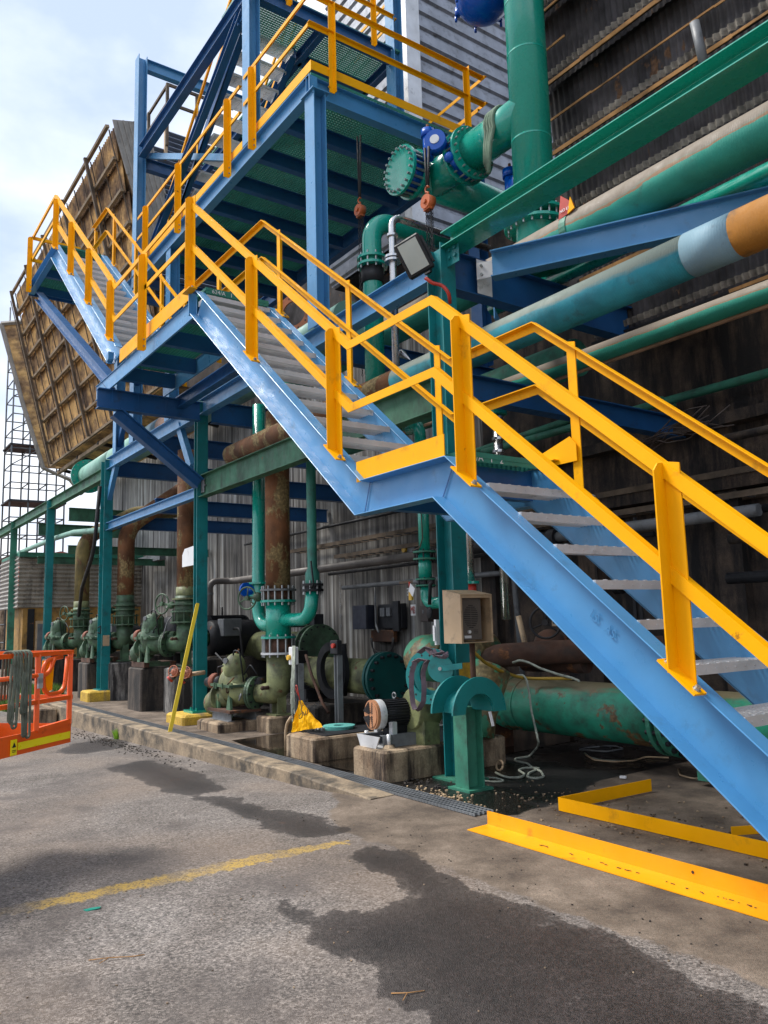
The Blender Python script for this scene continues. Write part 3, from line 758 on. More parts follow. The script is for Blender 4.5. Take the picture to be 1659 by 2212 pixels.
# right end of left run: grey sheeted return
XE = -20.1
A1 = lambda x, y: (.3307*x, .3307*y)
gp = [at(A1(*p), X=XE) for p in [(735, 780), (945, 800), (1000, 960), (1075, 1190), (1075, 1640), (1010, 1720), (850, 1200), (770, 930)]]
b = MB(); ys = [p.y for p in gp]; zs = [p.z for p in gp]
def inpoly(poly, y, z):
    ins = False
    for i in range(len(poly)):
        a, c = poly[i], poly[(i+1) % len(poly)]
        if (a.z > z) != (c.z > z) and y < (c.y-a.y)*(z-a.z)/(c.z-a.z)+a.y: ins = not ins
    return ins
b.extr(gp, (-0.03, 0, 0))
y = min(ys)-1.2
d = V(0, 0.30, -1).normalized()
while y < max(ys)+1:
    # ribs following the lean, clipped to the panel
    z = max(zs); seg = None
    pz = z; started = None
    while pz > min(zs)-0.1:
        yy_ = y+(max(zs)-pz)*0.30; ins = inpoly(gp, yy_, pz)
        if ins and started is None: started = pz
        if (not ins) and started is not None:
            a = V(XE+0.012, y+(max(zs)-started)*0.30, started); c = V(XE+0.012, yy_, pz)
            b.obox((a+c)/2, d, Y_, X_, (a-c).length, 0.05, 0.03); started = None
        pz -= 0.08
    y += 0.16
b.build('grey_end_sheet', SHEETG, bld)
# louvred tower wall and clad block
b = MB(); q = MB()
z = 9.8
while z < 15.8:
    y0 = 6.75+max(0, (14.9-z))*0.13 if z < 15.15 else 7.35
    b.obox((-20.75, (y0+9.6)/2, z), Y_, (1, 0, 0.55), (-0.5, 0, 1), 9.6-y0, 0.12, 0.03); z += 0.15
b.build('louvre_blade', LOUV, bld)
MB().box(-20.95, -20.85, 6.95, 9.6, 9.5, 15.1).box(-20.95, -20.86, 7.4, 9.6, 15.1, 15.8).build('louvre_backing', BLKST, bld)
MB().box(-20.72, -20.62, 7.30, 7.38, 14.75, 15.85).build('louvre_end_post', CREAM, bld)
b = MB()
for y, z0 in ((6.3, 15.0), (5.35, 14.0)): pass
hp = [at(B, X=-20.6) for B in [(263.3+.1984*250, .1984*1310), (263.3+.1984*380, .1984*1085), (263.3+.1984*500, .1984*920), (263.3+.1984*790, .1984*1110), (263.3+.1984*600, .1984*1050)]]
hr = thing('roof_handrail', (-20.6, 6.5, 15), 'dull grey handrail along the top of the far louvred wall', 'handrail')
b = MB()
yt = hp[2]; b.box(-24.5, -20.6, yt.y-0.03, yt.y+0.03, yt.z-0.04, yt.z+0.04); b.box(-24.5, -20.6, yt.y-0.03, yt.y+0.03, yt.z-0.6, yt.z-0.53)
b.box(-20.63, -20.57, yt.y, 9.4, yt.z-0.62, yt.z-0.54); b.box(-20.63, -20.57, yt.y, 9.4, yt.z-0.04, yt.z+0.04)
b.build('rail', TIMBER, hr)
for x in (-20.6, -22.2, -23.8): MB().box(x-0.04, x+0.04, yt.y-0.05, yt.y+0.03, yt.z-1.9, yt.z+0.03).build('stanchion', TIMBER, hr)
MB().box(-20.64, -20.56, 8.2, 8.28, 15.0, yt.z).build('stanchion', TIMBER, hr)
# silver clad block to the right of the upper deck
sb = thing('clad_tower_block', (-14, 11, 8.8), 'silver ribbed sheet clad tower block behind the upper deck', 'building')
XS, YS = -11.45, 9.0
b = MB(); b.corr((XS, YS+0.05, 9.0), Z_, Y_, X_, 9.5, 6.0, 0.34, 0.05, True)
b.build('ribbed_side_sheet', SILVER, sb)
b = MB(); b.corr((XS-0.05, YS, 9.0), Z_, -X_, -Y_, 9.5, 3.0, 0.34, 0.05, True)
b.build('ribbed_front_sheet', SILVER, sb)
MB().box(XS-3.1, XS-0.12, YS+0.1, 15, 9.0, 18.4).build('inner_block', BLKST, sb)
b = MB().box(XS-0.14, XS+0.09, YS-0.10, YS+0.24, 9.0, 18.6)
b.bolts((XS+0.10, YS-0.03, 11.6), X_, 0.05, 2, 0.03, 0.03); b.bolts((XS+0.10, YS+0.1, 14.2), X_, 0.06, 2, 0.03, 0.03)
b.build('corner_flashing', GALV, sb)
# ---- corrugated kiosk / pump shed at far left
sh = thing('corrugated_shed', (-29.4, 7, 0), 'low shed with weathered horizontal corrugated cladding over an ochre base', 'shed')
b = MB(); b.corr((-29, 5.42, 2.34), Z_, Y_, X_, 1.76, 4.2, 0.146, 0.03)
b.build('corrugated_front', concrete('weathered_corrugated_sheet', (0.17, 0.15, 0.12), (0.36, 0.32, 0.26), (0.07, 0.06, 0.05), 0.3, 0.8, True, 0.7, 0.2), sh)
b = MB(); b.corr((-29, 5.42, 2.34), Z_, -X_, -Y_, 1.76, 3.4, 0.146, 0.03)
b.build('corrugated_side', SHEETG, sh)
MB().extr([V(-29, 5.45, 4.10), V(-32.4, 5.45, 4.10), V(-32.4, 9.6, 4.10), V(-29, 9.6, 4.10)], (0, 0, 0.12)).box(-29.05, -28.85, 5.40, 9.6, 4.05, 4.2).build('roof', GRN_OLD, sh)
MB().box(-31.9, -29.05, 5.6, 9.6, 0.1, 2.36).build('ochre_wall', OCHRE, sh)
MB().box(-29.06, -28.98, 5.75, 5.95, 0.1, 2.3).box(-29.06, -28.98, 6.35, 6.42, 0.1, 2.3).build('corner_strip', BLKST, sh)
MB().box(-29.06, -28.9, 6.0, 6.32, 0.35, 1.9).build('meter_cabinet', CREAM, sh)
MB().box(-28.9, -28.87, 6.04, 6.28, 0.5, 1.8).build('cabinet_window', GREY, sh)
MB().cbox(-29.3, -28.2, 5.6, 9.6, -0.3, 0.30, 0.02).build('block_plinth', CONC_DK, sh)
# upper red roofed steelwork and scaffold tower further off
sc_ = thing('scaffold_tower', (-46, 8, 0), 'tall tube scaffold tower beyond the leaning sheets', 'scaffold')
sp = [at((24, 1000), X=-46), at((100, 1000), X=-46)]
ya, yb = sp[0].y, sp[1].y+1.0
b = MB(); zt = at((30, 690), X=-46).z; cols_ = [ya, ya+(yb-ya)*0.33, ya+(yb-ya)*0.66, yb]
for y in cols_:
    for x in (-46, -48): b.cyl((x, y, -0.3), (x, y, zt+random.uniform(-1, 2.0)), 0.045, 6)
z = 1.0
while z < zt:
    for x in (-46, -48): b.cyl((x, ya, z), (x, yb, z), 0.035, 6)
    for y in cols_: b.cyl((-46, y, z), (-48, y, z), 0.035, 6)
    if int(z*2) % 4 == 0: b.cyl((-46, ya, z), (-46, yb, z+1.9), 0.03, 6)
    z += 0.95
b.build('tube_frame', SCAF, sc_)
for z in (5.0, 8.5, 11.6): MB().box(-48.1, -45.9, ya-0.1, yb+0.1, z, z+0.08).build('board_platform', BLACK, sc_)
rr = thing('red_roof', (-44, 9, 0), 'distant low building with dull red steel roof behind the rack', 'building')
MB().extr([V(-43, 8.3, 3.8), V(-43, 12, 3.8), V(-43, 12, 5.2), V(-43, 10, 5.6), V(-43, 8.3, 5.2)], (-6, 0, 0)).build('roof', MAROON, rr)
MB().box(-48.5, -43.3, 8.5, 12, -0.3, 3.8).build('wall', CONC, rr)
tw = thing('distant_tank_house', (-60, 12, 0), 'pale far building seen between the shed and the left edge', 'building')
MB().box(-70, -60, 5, 30, -0.3, 4.2).build('wall', CONC, tw)
MB().box(-70.2, -59.7, 4.8, 30.2, 4.2, 4.5).build('roof', MAROON, tw)
# ================================================================ STEELWORK
A1 = lambda x, y: (.3307*x, .3307*y)
A4 = lambda x, y: (.3307*x, 384+.3307*y)
P1 = lambda x, y: (.2976*x, 1042.3+.2976*y)
P2 = lambda x, y: (384+.2645*x, 932.6+.2645*y)
P3 = lambda x, y: (384+.23147*x, 1261.8+.23147*y)
P4 = lambda x, y: (713.2+.2645*x, 1097.2+.2645*y)
P5 = lambda x, y: (877.8+.2645*x, 1261.8+.2645*y)
P6 = lambda x, y: (987.4+.4048*x, 493.7+.4048*y)
A5 = lambda x, y: (493.7+.3307*x, 384+.3307*y)
B1 = lambda x, y: (263.3+.1984*x, .1984*y)
B2 = lambda x, y: (658.3+.2976*x, .2976*y)
B3 = lambda x, y: (795.5+.2645*x, 246.9+.2645*y)
B5 = lambda x, y: (192+.1984*x, 768+.1984*y)
def grating(x0, x1, y0, y1, z0, z1, st=0.05, t=0.006, b=None):
    b = b or MB(); x = x0
    while x <= x1: b.box(x, x+t, y0, y1, z0, z1); x += st
    y = y0
    while y <= y1: b.box(x0, x1, y, y+t, z0+0.001, z1-0.001); y += st
    b.box(x0-0.004, x1+0.004, y0-0.004, y0, z0, z1+0.001); b.box(x0-0.004, x1+0.004, y1+t, y1+t+0.004, z0, z1+0.001)
    b.box(x0-0.008, x0-0.004, y0, y1, z0, z1+0.001); b.box(x1+t, x1+t+0.004, y0, y1, z0, z1+0.001)
    return b
def stringer(top, bot, Y, side, nm, par, mat=BLUE):
    # top and bot: lists of (x,z) from right to left; web at Y, flanges reach Y+side*0.085
    b = MB(); n = len(top); t = 0.011
    for sgn in (0,):
        vs = []
        for (x, z), (x2, z2) in zip(top, bot):
            for yy in (Y, Y-side*t): vs += [(x, yy, z-0.008), (x2, yy, z2+0.008)]
        fs = []
        for i in range(n-1):
            o = i*4; fs += [(o, o+4, o+5, o+1), (o+2, o+3, o+7, o+6)]
        fs += [(0, 1, 3, 2), ((n-1)*4, (n-1)*4+2, (n-1)*4+3, (n-1)*4+1)]
        b.add(vs, fs)
    w = 0.115*side
    b.sweep([(x, Y-side*t, z) for x, z in top], [(0, -0.014), (w+side*t, -0.009), (w+side*t, 0), (0, 0)], Y_)
    b.sweep([(x, Y-side*t, z) for x, z in bot], [(0, 0), (w+side*t, 0), (w+side*t, 0.009), (0, 0.014)], Y_)
    return b.build(nm, mat, par, bev=0.003)
def post_L(x, Y, z0, z1, par, side=-1, mat=YEL, plate=True, sl=0.83, w=0.09, nm='stanchion', sidefix=False):
    # inner corner faces outward/right: leg A in the XZ plane, leg B in the YZ plane
    b = MB(); t = 0.009; c = 0.035
    b.extr([(x, Y, z0), (x+w, Y, z0-(w*sl if plate else 0)), (x+w, Y, z1-0.02), (x, Y, z1)], (0, t, 0))
    yb = Y+side*w
    b.extr([(x, Y-side*0.0005, z0), (x, yb, z0), (x, yb, z1-0.02-c), (x, yb-side*c, z1-0.015), (x, Y-side*0.0005, z1-0.004)], (-t, 0, 0))
    o = b.build(nm, mat, par)
    if plate:
        d = V(-1, 0, sl).normalized(); nn = V(sl, 0, 1).normalized()
        pc = V(x+0.035, Y+side*0.045, z0-0.03*sl)
        p = MB().obox(pc+nn*0.006, d, Y_, nn, 0.26, 0.10, 0.012); p.build('base_plate', mat, o)
        q = MB()
        for s_ in (-1, 1):
            c0 = pc+d*0.10*s_+nn*0.012; q.tube([c0, c0+nn*0.022], 0.015, 6, True, False); q.tube([c0, c0+nn*0.006], 0.021, 10, True, False)
        q.build('bolt', BOLT, o)
    else:
        q = MB()
        for dz in (0.06, 0.16):
            c0 = V(x+w*0.5, Y, z0+dz); q.tube([c0-V(0, 0.02, 0), c0], 0.014, 6, True, False)
        q.build('fixing_bolt', BOLT, o)
    return o
RAIL_N = [(0, 0), (0.062, 0), (0.062, -0.008), (0.008, -0.008), (0.008, -0.07), (0, -0.07)]
def railsweep(pts, Y, par, off=0.0, side=1, mat=YEL, nm='top_rail', a=0.062, hgt=0.07, flip=False):
    poly = [(0, 0), (side*a, 0), (side*a, -0.008), (side*0.008, -0.008), (side*0.008, -hgt), (0, -hgt)]
    return MB().sweep([(x, Y, z+off) for x, z in pts], poly, Y_).build(nm, mat, par)
# ---------------------------------------------------------------- main straight staircase (three flights)
st = thing('staircase', (-4.9, 4.15, 0), 'long blue steel staircase of three straight flights with yellow handrails', 'staircase')
YN, YF = 3.715, 4.60
top1 = [(-0.93, -0.05), (-4.32, 2.72), (-5.42, 2.72), (-9.02, 5.70)]
bot1 = [(-1.45, -0.05), (-4.475, 2.435), (-5.516, 2.435), (-9.22, 5.47)]
top2 = [(-12.32, 5.99), (-16.86, 9.63), (-19.30, 9.65)]
bot2 = [(-12.76, 5.84), (-17.11, 9.42), (-19.30, 9.40)]
stringer(top1, bot1, YN, -1, 'stringer', st); stringer(top2, bot2, YN, -1, 'stringer', st)
stringer(top1, bot1, YF, 1, 'stringer', st); stringer(top2, bot2, YF, 1, 'stringer', st)
# welds at the knees of the near stringer
b = MB()
for (xa, za_), (xc, zc_) in ((top1[1], bot1[1]), (top1[2], bot1[2])): 
    a_, c_ = V(xa, YN-0.0125, za_-0.012), V(xc, YN-0.0125, zc_+0.012); b.obox((a_+c_)/2, c_-a_, Y_, (c_-a_).cross(Y_), (c_-a_).length, 0.004, 0.010)
b.build('weld_line', BLUE2, st)
# landing channels on the second landing
for yy, sd in ((YN, -1), (YF, 1)):
    b = MB().sweep([(-9.225, yy, 5.585), (-13.73 if sd < 0 else -12.95, yy, 5.585)], C_(0.255, 0.03, 0.011, sd), Y_)
    b.build('landing_channel', BLUE, st, bev=0.003)
MB().obox((-9.21, 3.64, 5.585), X_, Y_, Z_, 0.02, 0.10, 0.30).obox((-12.75, 3.64, 5.93), (1, 0, .3), Y_, Z_, 0.14, 0.09, 0.12).build('joint_plate', BLUE, st)
b = MB()
for x in (-9.5, -10.5, -11.5, -12.4): b.box(x-0.05, x+0.05, 3.72, 4.59, 5.47, 5.69)
for x in (-4.48, -5.35): b.box(x-0.05, x+0.05, 3.72, 4.59, 2.47, 2.70)
for x in (-17.2, -18.2, -19.25): b.box(x-0.05, x+0.05, 3.72, 4.59, 9.43, 9.61)
b.box(-19.33, -19.301, 3.6, 4.7, 9.38, 9.66)
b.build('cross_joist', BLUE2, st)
def deck(x0, x1, y0, y1, z, nm='landing_deck', st_=0.05, par=None): return grating(x0, x1, y0, y1, z, z+0.038, st_).build(nm, FRP, par or st)
deck(-5.40, -4.27, 3.725, 4.585, 2.722); deck(-12.4, -8.98, 3.725, 4.585, 5.715); deck(-19.28, -16.9, 3.725, 4.585, 9.62)
dk = [o for o in st.children if o.name.startswith('landing_deck')]
text_mesh('624/A   1   2', 0.075, (-4.262, 3.74, 2.697), Y_, Z_, 'stencil_mark', WHITE, dk[0], 0.001)
text_mesh('624/A   1', 0.075, (-8.97, 3.80, 5.69), Y_, Z_, 'stencil_mark', WHITE, dk[1], 0.001)
# black 5 mm backing strip makes the deck edge read solid
MB().box(-4.268, -4.264, 3.725, 4.585, 2.69, 2.762).build('edge_strip', FRP, dk[0]); MB().box(-8.978, -8.974, 3.725, 4.585, 5.68, 5.755).build('edge_strip', FRP, dk[1])
# treads
def tread_mesh(y0, y1, dirx=1):
    b = MB(); dpt = 0.265
    b.box(-0.006, 0, y0, y1, -0.055, 0.0)
    y = y0+0.02
    for i in range(1, 9): 
        x = -dpt*i/8; b.box(x-0.0025, x+0.0025, y0, y1, -0.034, -0.001)
    y = y0
    while y < y1: b.box(-dpt, -0.006, y, y+0.004, -0.014, -0.003); y += 0.098
    b.box(-dpt-0.006, -0.006, y0-0.003, y0, -0.07, 0); b.box(-dpt-0.006, -0.006, y1, y1+0.003, -0.07, 0)
    for k in range(9):     # punched teeth on the nosing
        yy = y0+0.06+k*(y1-y0-0.12)/8; b.tube([(-0.0065, yy, -0.028), (0.003, yy, -0.028)], 0.006, 6, True, False); b.box(-0.02, -0.002, yy+0.03, yy+0.05, -0.001, 0.004)
    return b
t0 = None
def put_tread(x, z, par, y0=3.722, y1=4.592):
    global t0
    if t0 is None:
        t0 = tread_mesh(-(y1-y0)/2, (y1-y0)/2).build('tread', GALV, None, origin=(0, 0, 0))
        t0.parent = par; o = t0
    else:
        o = t0.copy(); COL.objects.link(o); o.parent = par
    o.location = V(x, (y0+y1)/2, z)-par.location
    return o
for k in range(10): put_tread(-3.99+0.2885*k, 2.48-0.2395*k, st)
for k in range(12): put_tread(-8.93+0.288*k, 5.64-0.239*k, st)
for k in range(15): put_tread(-12.42-0.292*k, 6.0+0.235*k, st)
# handrails
topr = [(-0.55, 0.66), (-1.99, 1.89), (-4.40, 3.955), (-5.55, 3.955), (-9.30, 7.045), (-12.42, 7.05), (-16.90, 10.755), (-19.10, 10.76)]
railsweep(topr, 3.60, st); railsweep(topr, 3.60, st, off=-0.555, nm='mid_rail')
topf = [(-0.55, 0.80), (-2.56, 2.45), (-4.39, 3.955), (-5.45, 3.955), (-9.28, 7.045), (-12.42, 7.05), (-16.80, 10.72), (-17.9, 10.74)]
railsweep(topf, 4.70, st, side=-1); railsweep(topf, 4.70, st, off=-0.53, side=-1, nm='mid_rail')
MB().box(-19.14, -19.08, 3.60, 4.70, 10.69, 10.755).build('end_rail', YEL, st); MB().box(-19.14, -19.08, 3.60, 4.70, 10.14, 10.205).build('end_rail', YEL, st)
MB().box(-12.46, -12.40, 4.64, 4.70, 6.98, 7.045).build('end_rail', YEL, st)
def zline(pts, x):
    for (a, za_), (c, zc) in zip(pts, pts[1:]):
        if c <= x <= a: return za_+(zc-za_)*(a-x)/(a-c)
    return pts[-1][1]
n3 = [at(A4(720, 1085), Y=3.6).x, at(A4(580, 840), Y=3.6).x, at(A4(465, 635), Y=3.6).x, at(A4(365, 455), Y=3.6).x]
for x in (-0.98, -2.53, -4.10, -5.80, -7.42): post_L(x, 3.615, zline(top1, x), zline(topr, x), st)
post_L(-9.17, 3.615, 5.72, 7.02, st, sl=0)
post_L(-10.96, 3.60, 5.50, 6.98, st, sl=0, plate=False); 
for x in n3: post_L(x, 3.615, zline(top2, x), zline(topr, x), st)
post_L(-19.12, 3.60, 9.38, 10.76, st, plate=False, sl=0)
for x in (-1.3, -4.07, at((948, 950), Y=4.7).x, -7.25, -8.9):
    post_L(x, 4.685, zline(top1, x), zline(topf, x), st, side=1, w=0.075)
for x in (-10.9, -12.3): post_L(x, 4.70, 5.50, 7.0, st, side=1, plate=False, sl=0, w=0.075)
for x in (-13.4, -14.9, -16.4): post_L(x, 4.685, zline(top2, x), zline(topf, x), st, side=1, w=0.075)
post_L(-17.9, 4.70, 9.4, 10.7, st, side=1, plate=False, sl=0, w=0.075)
MB().box(-5.56, -4.39, 3.66, 3.668, 2.725, 2.90).build('toe_board', YEL, st)
MB().box(-12.30, -9.30, 3.66, 3.668, 5.72, 5.93).build('toe_board', YEL, st)
MB().extr([(-4.55, 4.66, 2.73), (-4.02, 4.66, 2.73), (-4.02, 4.66, 2.86), (-4.08, 4.66, 2.93), (-4.40, 4.66, 2.84)], (0, 0.008, 0)).box(-4.60, -4.2, 4.60, 4.66, 2.762, 2.77).build('toe_board', YEL, st)
MB().box(-5.5, -4.6, 4.66, 4.668, 2.725, 2.86).build('toe_board', YEL, st)
# landing three brace and rolled section marks
MB().sweep([(-19.05, 3.78, 9.30), (-13.1, 3.78, 5.62)], I_(0.20, 0.16), Y_).build('brace', BLUE2, st)
o_ = [o for o in st.children if o.name.startswith('stringer')][0]
def on_str(px): return at(px, Y=YN-0.011+0.0)
pa = at((1152+.3056*390, 1097.2+.3056*760), Y=YN-0.012)
du = V(1, 0, -0.817).normalized(); dv = V(0.817, 0, 1).normalized()
text_mesh('LS   AS', 0.075, pa-V(0, 0.001, 0), du, dv, 'rolled_mark', BLUE, o_, 0.0012)

# ---------------------------------------------------------------- pipe rack
def hsec(x0, x1, y0, y1, z0, z1, fx=True, t=0.014):
    b = MB()
    if fx:   # flanges face +-X
        b.box(x0, x0+t, y0, y1, z0, z1); b.box(x1-t, x1, y0, y1, z0, z1); m_ = (y0+y1)/2; b.box(x0+t, x1-t, m_-0.005, m_+0.005, z0, z1)
    else:
        b.box(x0, x1, y0, y0+t, z0, z1); b.box(x0, x1, y1-t, y1, z0, z1); m_ = (x0+x1)/2; b.box(m_-0.005, m_+0.005, y0+t, y1-t, z0, z1)
    return b
rack = thing('pipe_rack', (-12.9, 5.36, 0), 'green and blue steel pipe rack standing along the pump row', 'pipe rack')
def rpost(pl, pr_, py, z0, z1, mat, w=0.2):
    a = at((pl, py), Y=5.26).x; c = at((pr_, py), Y=5.26).x*(5.26+w)/5.26
    if c-a < 0.14: c = a+0.14
    return hsec(a, c, 5.26, 5.26+w, z0, z1).build('post', mat, rack), a, c
pc_, ca, cb_ = rpost(940.7, 1005, 1110, -0.03, 5.60, TEAL)
p43, a43, b43 = rpost(418, 446, 1200, 0.17, 5.50, TEAL)
p22, a22, b22 = rpost(212, 240, 1300, 0.22, 5.48, TEAL)
p10, a10, b10 = rpost(96, 113, 1250, 0.0, 5.32, TEAL)
p02, a02, b02 = rpost(22, 36, 1170, 0.0, 5.32, GRN_OLD)
# post feet
MB().box(a43-0.13, b43+0.13, 5.15, 5.57, 0.13, 0.17).bolts((a43+0.1, 5.36, 0.18), Z_, 0.17, 4, 0.018, 0.06, 0.5).build('foot_plate', GRN, rack)
MB().box(a22-0.06, b22+0.06, 5.2, 5.52, 0.20, 0.22).build('foot_plate', TEAL, rack)
MB().box(ca-0.1, cb_+0.1, 5.18, 5.54, FZ, FZ+0.02).build('foot_plate', GRN_OLD, rack)
def ped(cx, cy, w, d, h, mat, label):
    b = MB().cbox(cx-w/2, cx+w/2, cy-d/2, cy+d/2, FZ-0.1, h, 0.035); tag(b.build('pedestal', mat), label, 'pedestal')
ped((a43+b43)/2, 5.30, 0.80, 0.78, 0.13, CONC_YEL, 'worn yellow and bare concrete pedestal under the post the yellow bar leans on')
ped((a22+b22)/2, 5.30, 0.66, 0.70, 0.20, CONC_YEL, 'bright yellow painted concrete pedestal under the left teal post')
def xbeam(x0, x1, zc, h, mat, w=0.16, yc=5.36, nm='longitudinal_beam', tf=0.013):
    return MB().sweep([(x1, yc, zc), (x0, yc, zc)], I_(h, w, 0.009, tf), Y_).build(nm, mat, rack, bev=0.002)
xbeam(-60, a22-0.005, 5.20, 0.27, GRN_BEAM); xbeam(a22+0.001+ (b22-a22), a43-0.006, 5.37, 0.27, BLUE); xbeam(b43+0.006, ca-0.006, 5.39, 0.27, BLUE)
xbeam(cb_+0.006, 2.5, 5.62, 0.17, GRN, w=0.30, yc=5.41)
MB().box(cb_+0.002, cb_+0.20, 5.345, 5.352, 5.33, 5.56).bolts((cb_+0.1, 5.34, 5.46), Y_, 0.06, 4, 0.02, 0.03, 0.5).build('connection_plate', TEAL, rack)
xbeam(b22+0.006, a43-0.006, 3.90, 0.18, BLUE, w=0.13); xbeam(b43+0.006, ca-0.006, 3.975, 0.38, GRN_BEAM)
MB().box(b43, b43+0.14, 5.333, 5.341, 3.86, 4.10).bolts((b43+0.08, 5.335, 3.98), Y_, 0.10, 4, 0.017, 0.03).build('connection_plate', GREY, rack)
def ybeam(x, y0, y1, zc, h, mat, w=0.15, nm='cross_beam'):
    return MB().sweep([(x, y0, zc), (x, y1, zc)], I_(h, w, 0.009, 0.013), X_, ).build(nm, mat, rack)
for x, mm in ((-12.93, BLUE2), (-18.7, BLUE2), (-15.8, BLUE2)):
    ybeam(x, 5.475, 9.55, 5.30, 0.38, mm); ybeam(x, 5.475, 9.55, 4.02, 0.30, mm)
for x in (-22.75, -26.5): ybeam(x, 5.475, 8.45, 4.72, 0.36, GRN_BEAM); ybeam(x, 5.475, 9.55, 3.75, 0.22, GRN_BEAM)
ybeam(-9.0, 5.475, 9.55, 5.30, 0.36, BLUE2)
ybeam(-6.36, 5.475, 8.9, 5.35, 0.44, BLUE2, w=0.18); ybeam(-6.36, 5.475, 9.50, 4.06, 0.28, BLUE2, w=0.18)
MB().box(-6.272, -6.268, 5.80, 6.02, 5.15, 5.55).build('primer_patch', WHITE, rack)
# plan brace bolted to the primer patch
d = V(.87, .49, 0).normalized(); nn = V(-d.y, d.x, 0); p0 = V(-6.02, 5.80, 5.37)
MB().sweep([p0, p0+d*4.6], I_(0.30, 0.15), nn).build('plan_brace', BLUE, rack, bev=0.002)
MB().obox(p0+V(-0.09, 0.02, 0), d, nn, Z_, 0.26, 0.014, 0.19).build('gusset_plate', WHITE, rack)
b = MB()
for s1 in (-1, 1):
    for s2 in (-1, 1):
        c0 = p0+V(-0.09, 0.02, 0)+d*0.07*s1+V(0, 0, 0.05*s2); b.tube([c0-nn*0.03, c0+nn*0.01], 0.017, 6, True, False)
b.build('bolt', BOLT, rack)
MB().obox(V(-6.6, 6.6, 4.75), V(-1, 1.3, 0), V(1.3, 1, 0), Z_, 2.4, 0.012, 0.12).build('tie_flat', BLUE, rack)
# bracket carrying landing two
MB().sweep([(-12.93, 3.50, 5.28), (-12.93, 5.255, 5.28)], I_(0.33, 0.16), X_).build('bracket_beam', BLUE2, rack)
b = MB()
for y in (3.72, 4.15, 4.62): b.box(-12.86, -12.855, y, y+0.008, 5.13, 5.43); b.box(-13.0, -12.935, y, y+0.008, 5.13, 5.43)
b.build('stiffener', BLUE2, rack)
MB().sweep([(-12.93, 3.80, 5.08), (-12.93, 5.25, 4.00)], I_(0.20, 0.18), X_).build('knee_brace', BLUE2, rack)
def seg(pa_, pb_, Y, w, mat, nm='knee_brace', dpt=0.10):
    a = at(pa_, Y=Y); c = at(pb_, Y=Y); d = (c-a).normalized()
    MB().obox((a+c)/2, d, Y_, d.cross(Y_), (c-a).length, dpt, w).build(nm, mat, rack)
seg(B5(400, 690), B5(300, 1060), 5.38, 0.13, BLUE2); seg(B5(985, 760), B5(1120, 1215), 5.38, 0.16, BLUE); seg(B5(300, 1190), B5(195, 1659), 5.38, 0.16, BLUE); seg(B5(530, 270), B5(440, 560), 5.38, 0.10, BLUE2)
hsec(-18.10, -17.88, 5.27, 5.47, 5.51, 9.0, False).build('upper_post', BLUE, rack); hsec(-14.75, -14.5, 5.27, 5.47, 5.51, 9.0, False).build('upper_post', BLUE, rack)
# landing inner support
MB().sweep([(-9.5, 4.9, 5.39), (-13.0, 4.9, 5.39)], I_(0.2, 0.14), Y_).build('runner_beam', BLUE2, rack)
MB().sweep([(-5.0, 4.63, 2.55), (-5.0, 5.25, 2.55)], I_(0.2, 0.12), X_)

# pad plates and paint patches on the posts
MB().box(b22+0.001, b22+0.005, 5.29, 5.44, 1.18, 1.42).build('switch_plate', CREAM, rack)
MB().box(cb_+0.001, cb_+0.004, 5.29, 5.45, 0.93, 1.12).build('paint_patch', YEL2, rack)

# ---------------------------------------------------------------- high platform with its flights above
pf = thing('elevated_platform', (-12, 6.8, 5.5), 'high blue steel platform with green grating underside and yellow edge rails', 'platform')
def pb(pts, h, w, nm, mat, u=Y_): return MB().sweep(pts, I_(h, w, 0.010, 0.014), u).build(nm, mat, pf, bev=0.002)
XE_ = -9.0
pb([(XE_-0.02, 5.33, 9.15), (-18.2, 5.33, 9.15)], 0.30, 0.15, 'edge_beam', BLUE)
pb([(XE_-0.075, 5.26, 9.15), (XE_-0.075, 8.3, 9.15)], 0.30, 0.15, 'edge_beam', BLUE, X_)
pb([(XE_-0.16, 8.3, 9.15), (-18.2, 8.3, 9.15)], 0.30, 0.15, 'edge_beam', BLUE2)
for i, x in enumerate((-9.95, -10.9, -11.85, -12.8, -13.75, -14.7, -15.65, -16.6, -17.5)):
    pb([(x, 5.41, 9.13), (x, 8.22, 9.13)], 0.24, 0.13, 'joist', BLUE2, X_)
grating(-15.9, XE_+0.0, 5.30, 8.32, 9.302, 9.340, 0.052).build('deck_grating', FRP, pf)
hsec(-9.12, -8.86, 5.26, 5.46, 5.535, 8.985, False).build('column', BLUE, pf, bev=0.002)
MB().box(-9.17, -8.82, 5.22, 5.50, 8.985, 9.0).bolts((-8.97, 5.36, 8.97), Z_, 0.13, 4, 0.018, 0.06, 0.5).build('cap_plate', BLUE, pf)
MB().box(-9.0, -8.98, 5.262, 5.275, 9.0, 9.3).box(-8.995, -8.99, 5.27, 5.4, 9.0, 9.3).build('stiffener', BLUE, pf)
MB().sweep([(-8.86+.01, 5.36, 5.39), (-8.6, 5.36, 5.39)], I_(0.27, 0.16), Y_)
hsec(-11.20, -10.93, 5.27, 5.47, 9.35, 16.0, False).build('column', BLUE, pf, bev=0.002)
hsec(-16.93, -16.66, 5.27, 5.47, 5.51, 14.60, False).build('column', BLUE, pf, bev=0.002)
hsec(-11.25, -10.98, 8.30, 8.50, 9.35, 16.0, False).build('column', BLUE, pf)
hsec(-9.2, -8.95, 8.35, 8.55, 5.55, 9.0, False).build('column', BLUE2, pf)
pb([(-16.8, 5.48, 14.46), (-16.8, 8.4, 14.46)], 0.27, 0.16, 'portal_beam', BLUE, X_)
pb([(-16.8, 5.48, 12.0), (-16.8, 7.0, 12.0)], 0.27, 0.16, 'portal_beam', BLUE2, X_)
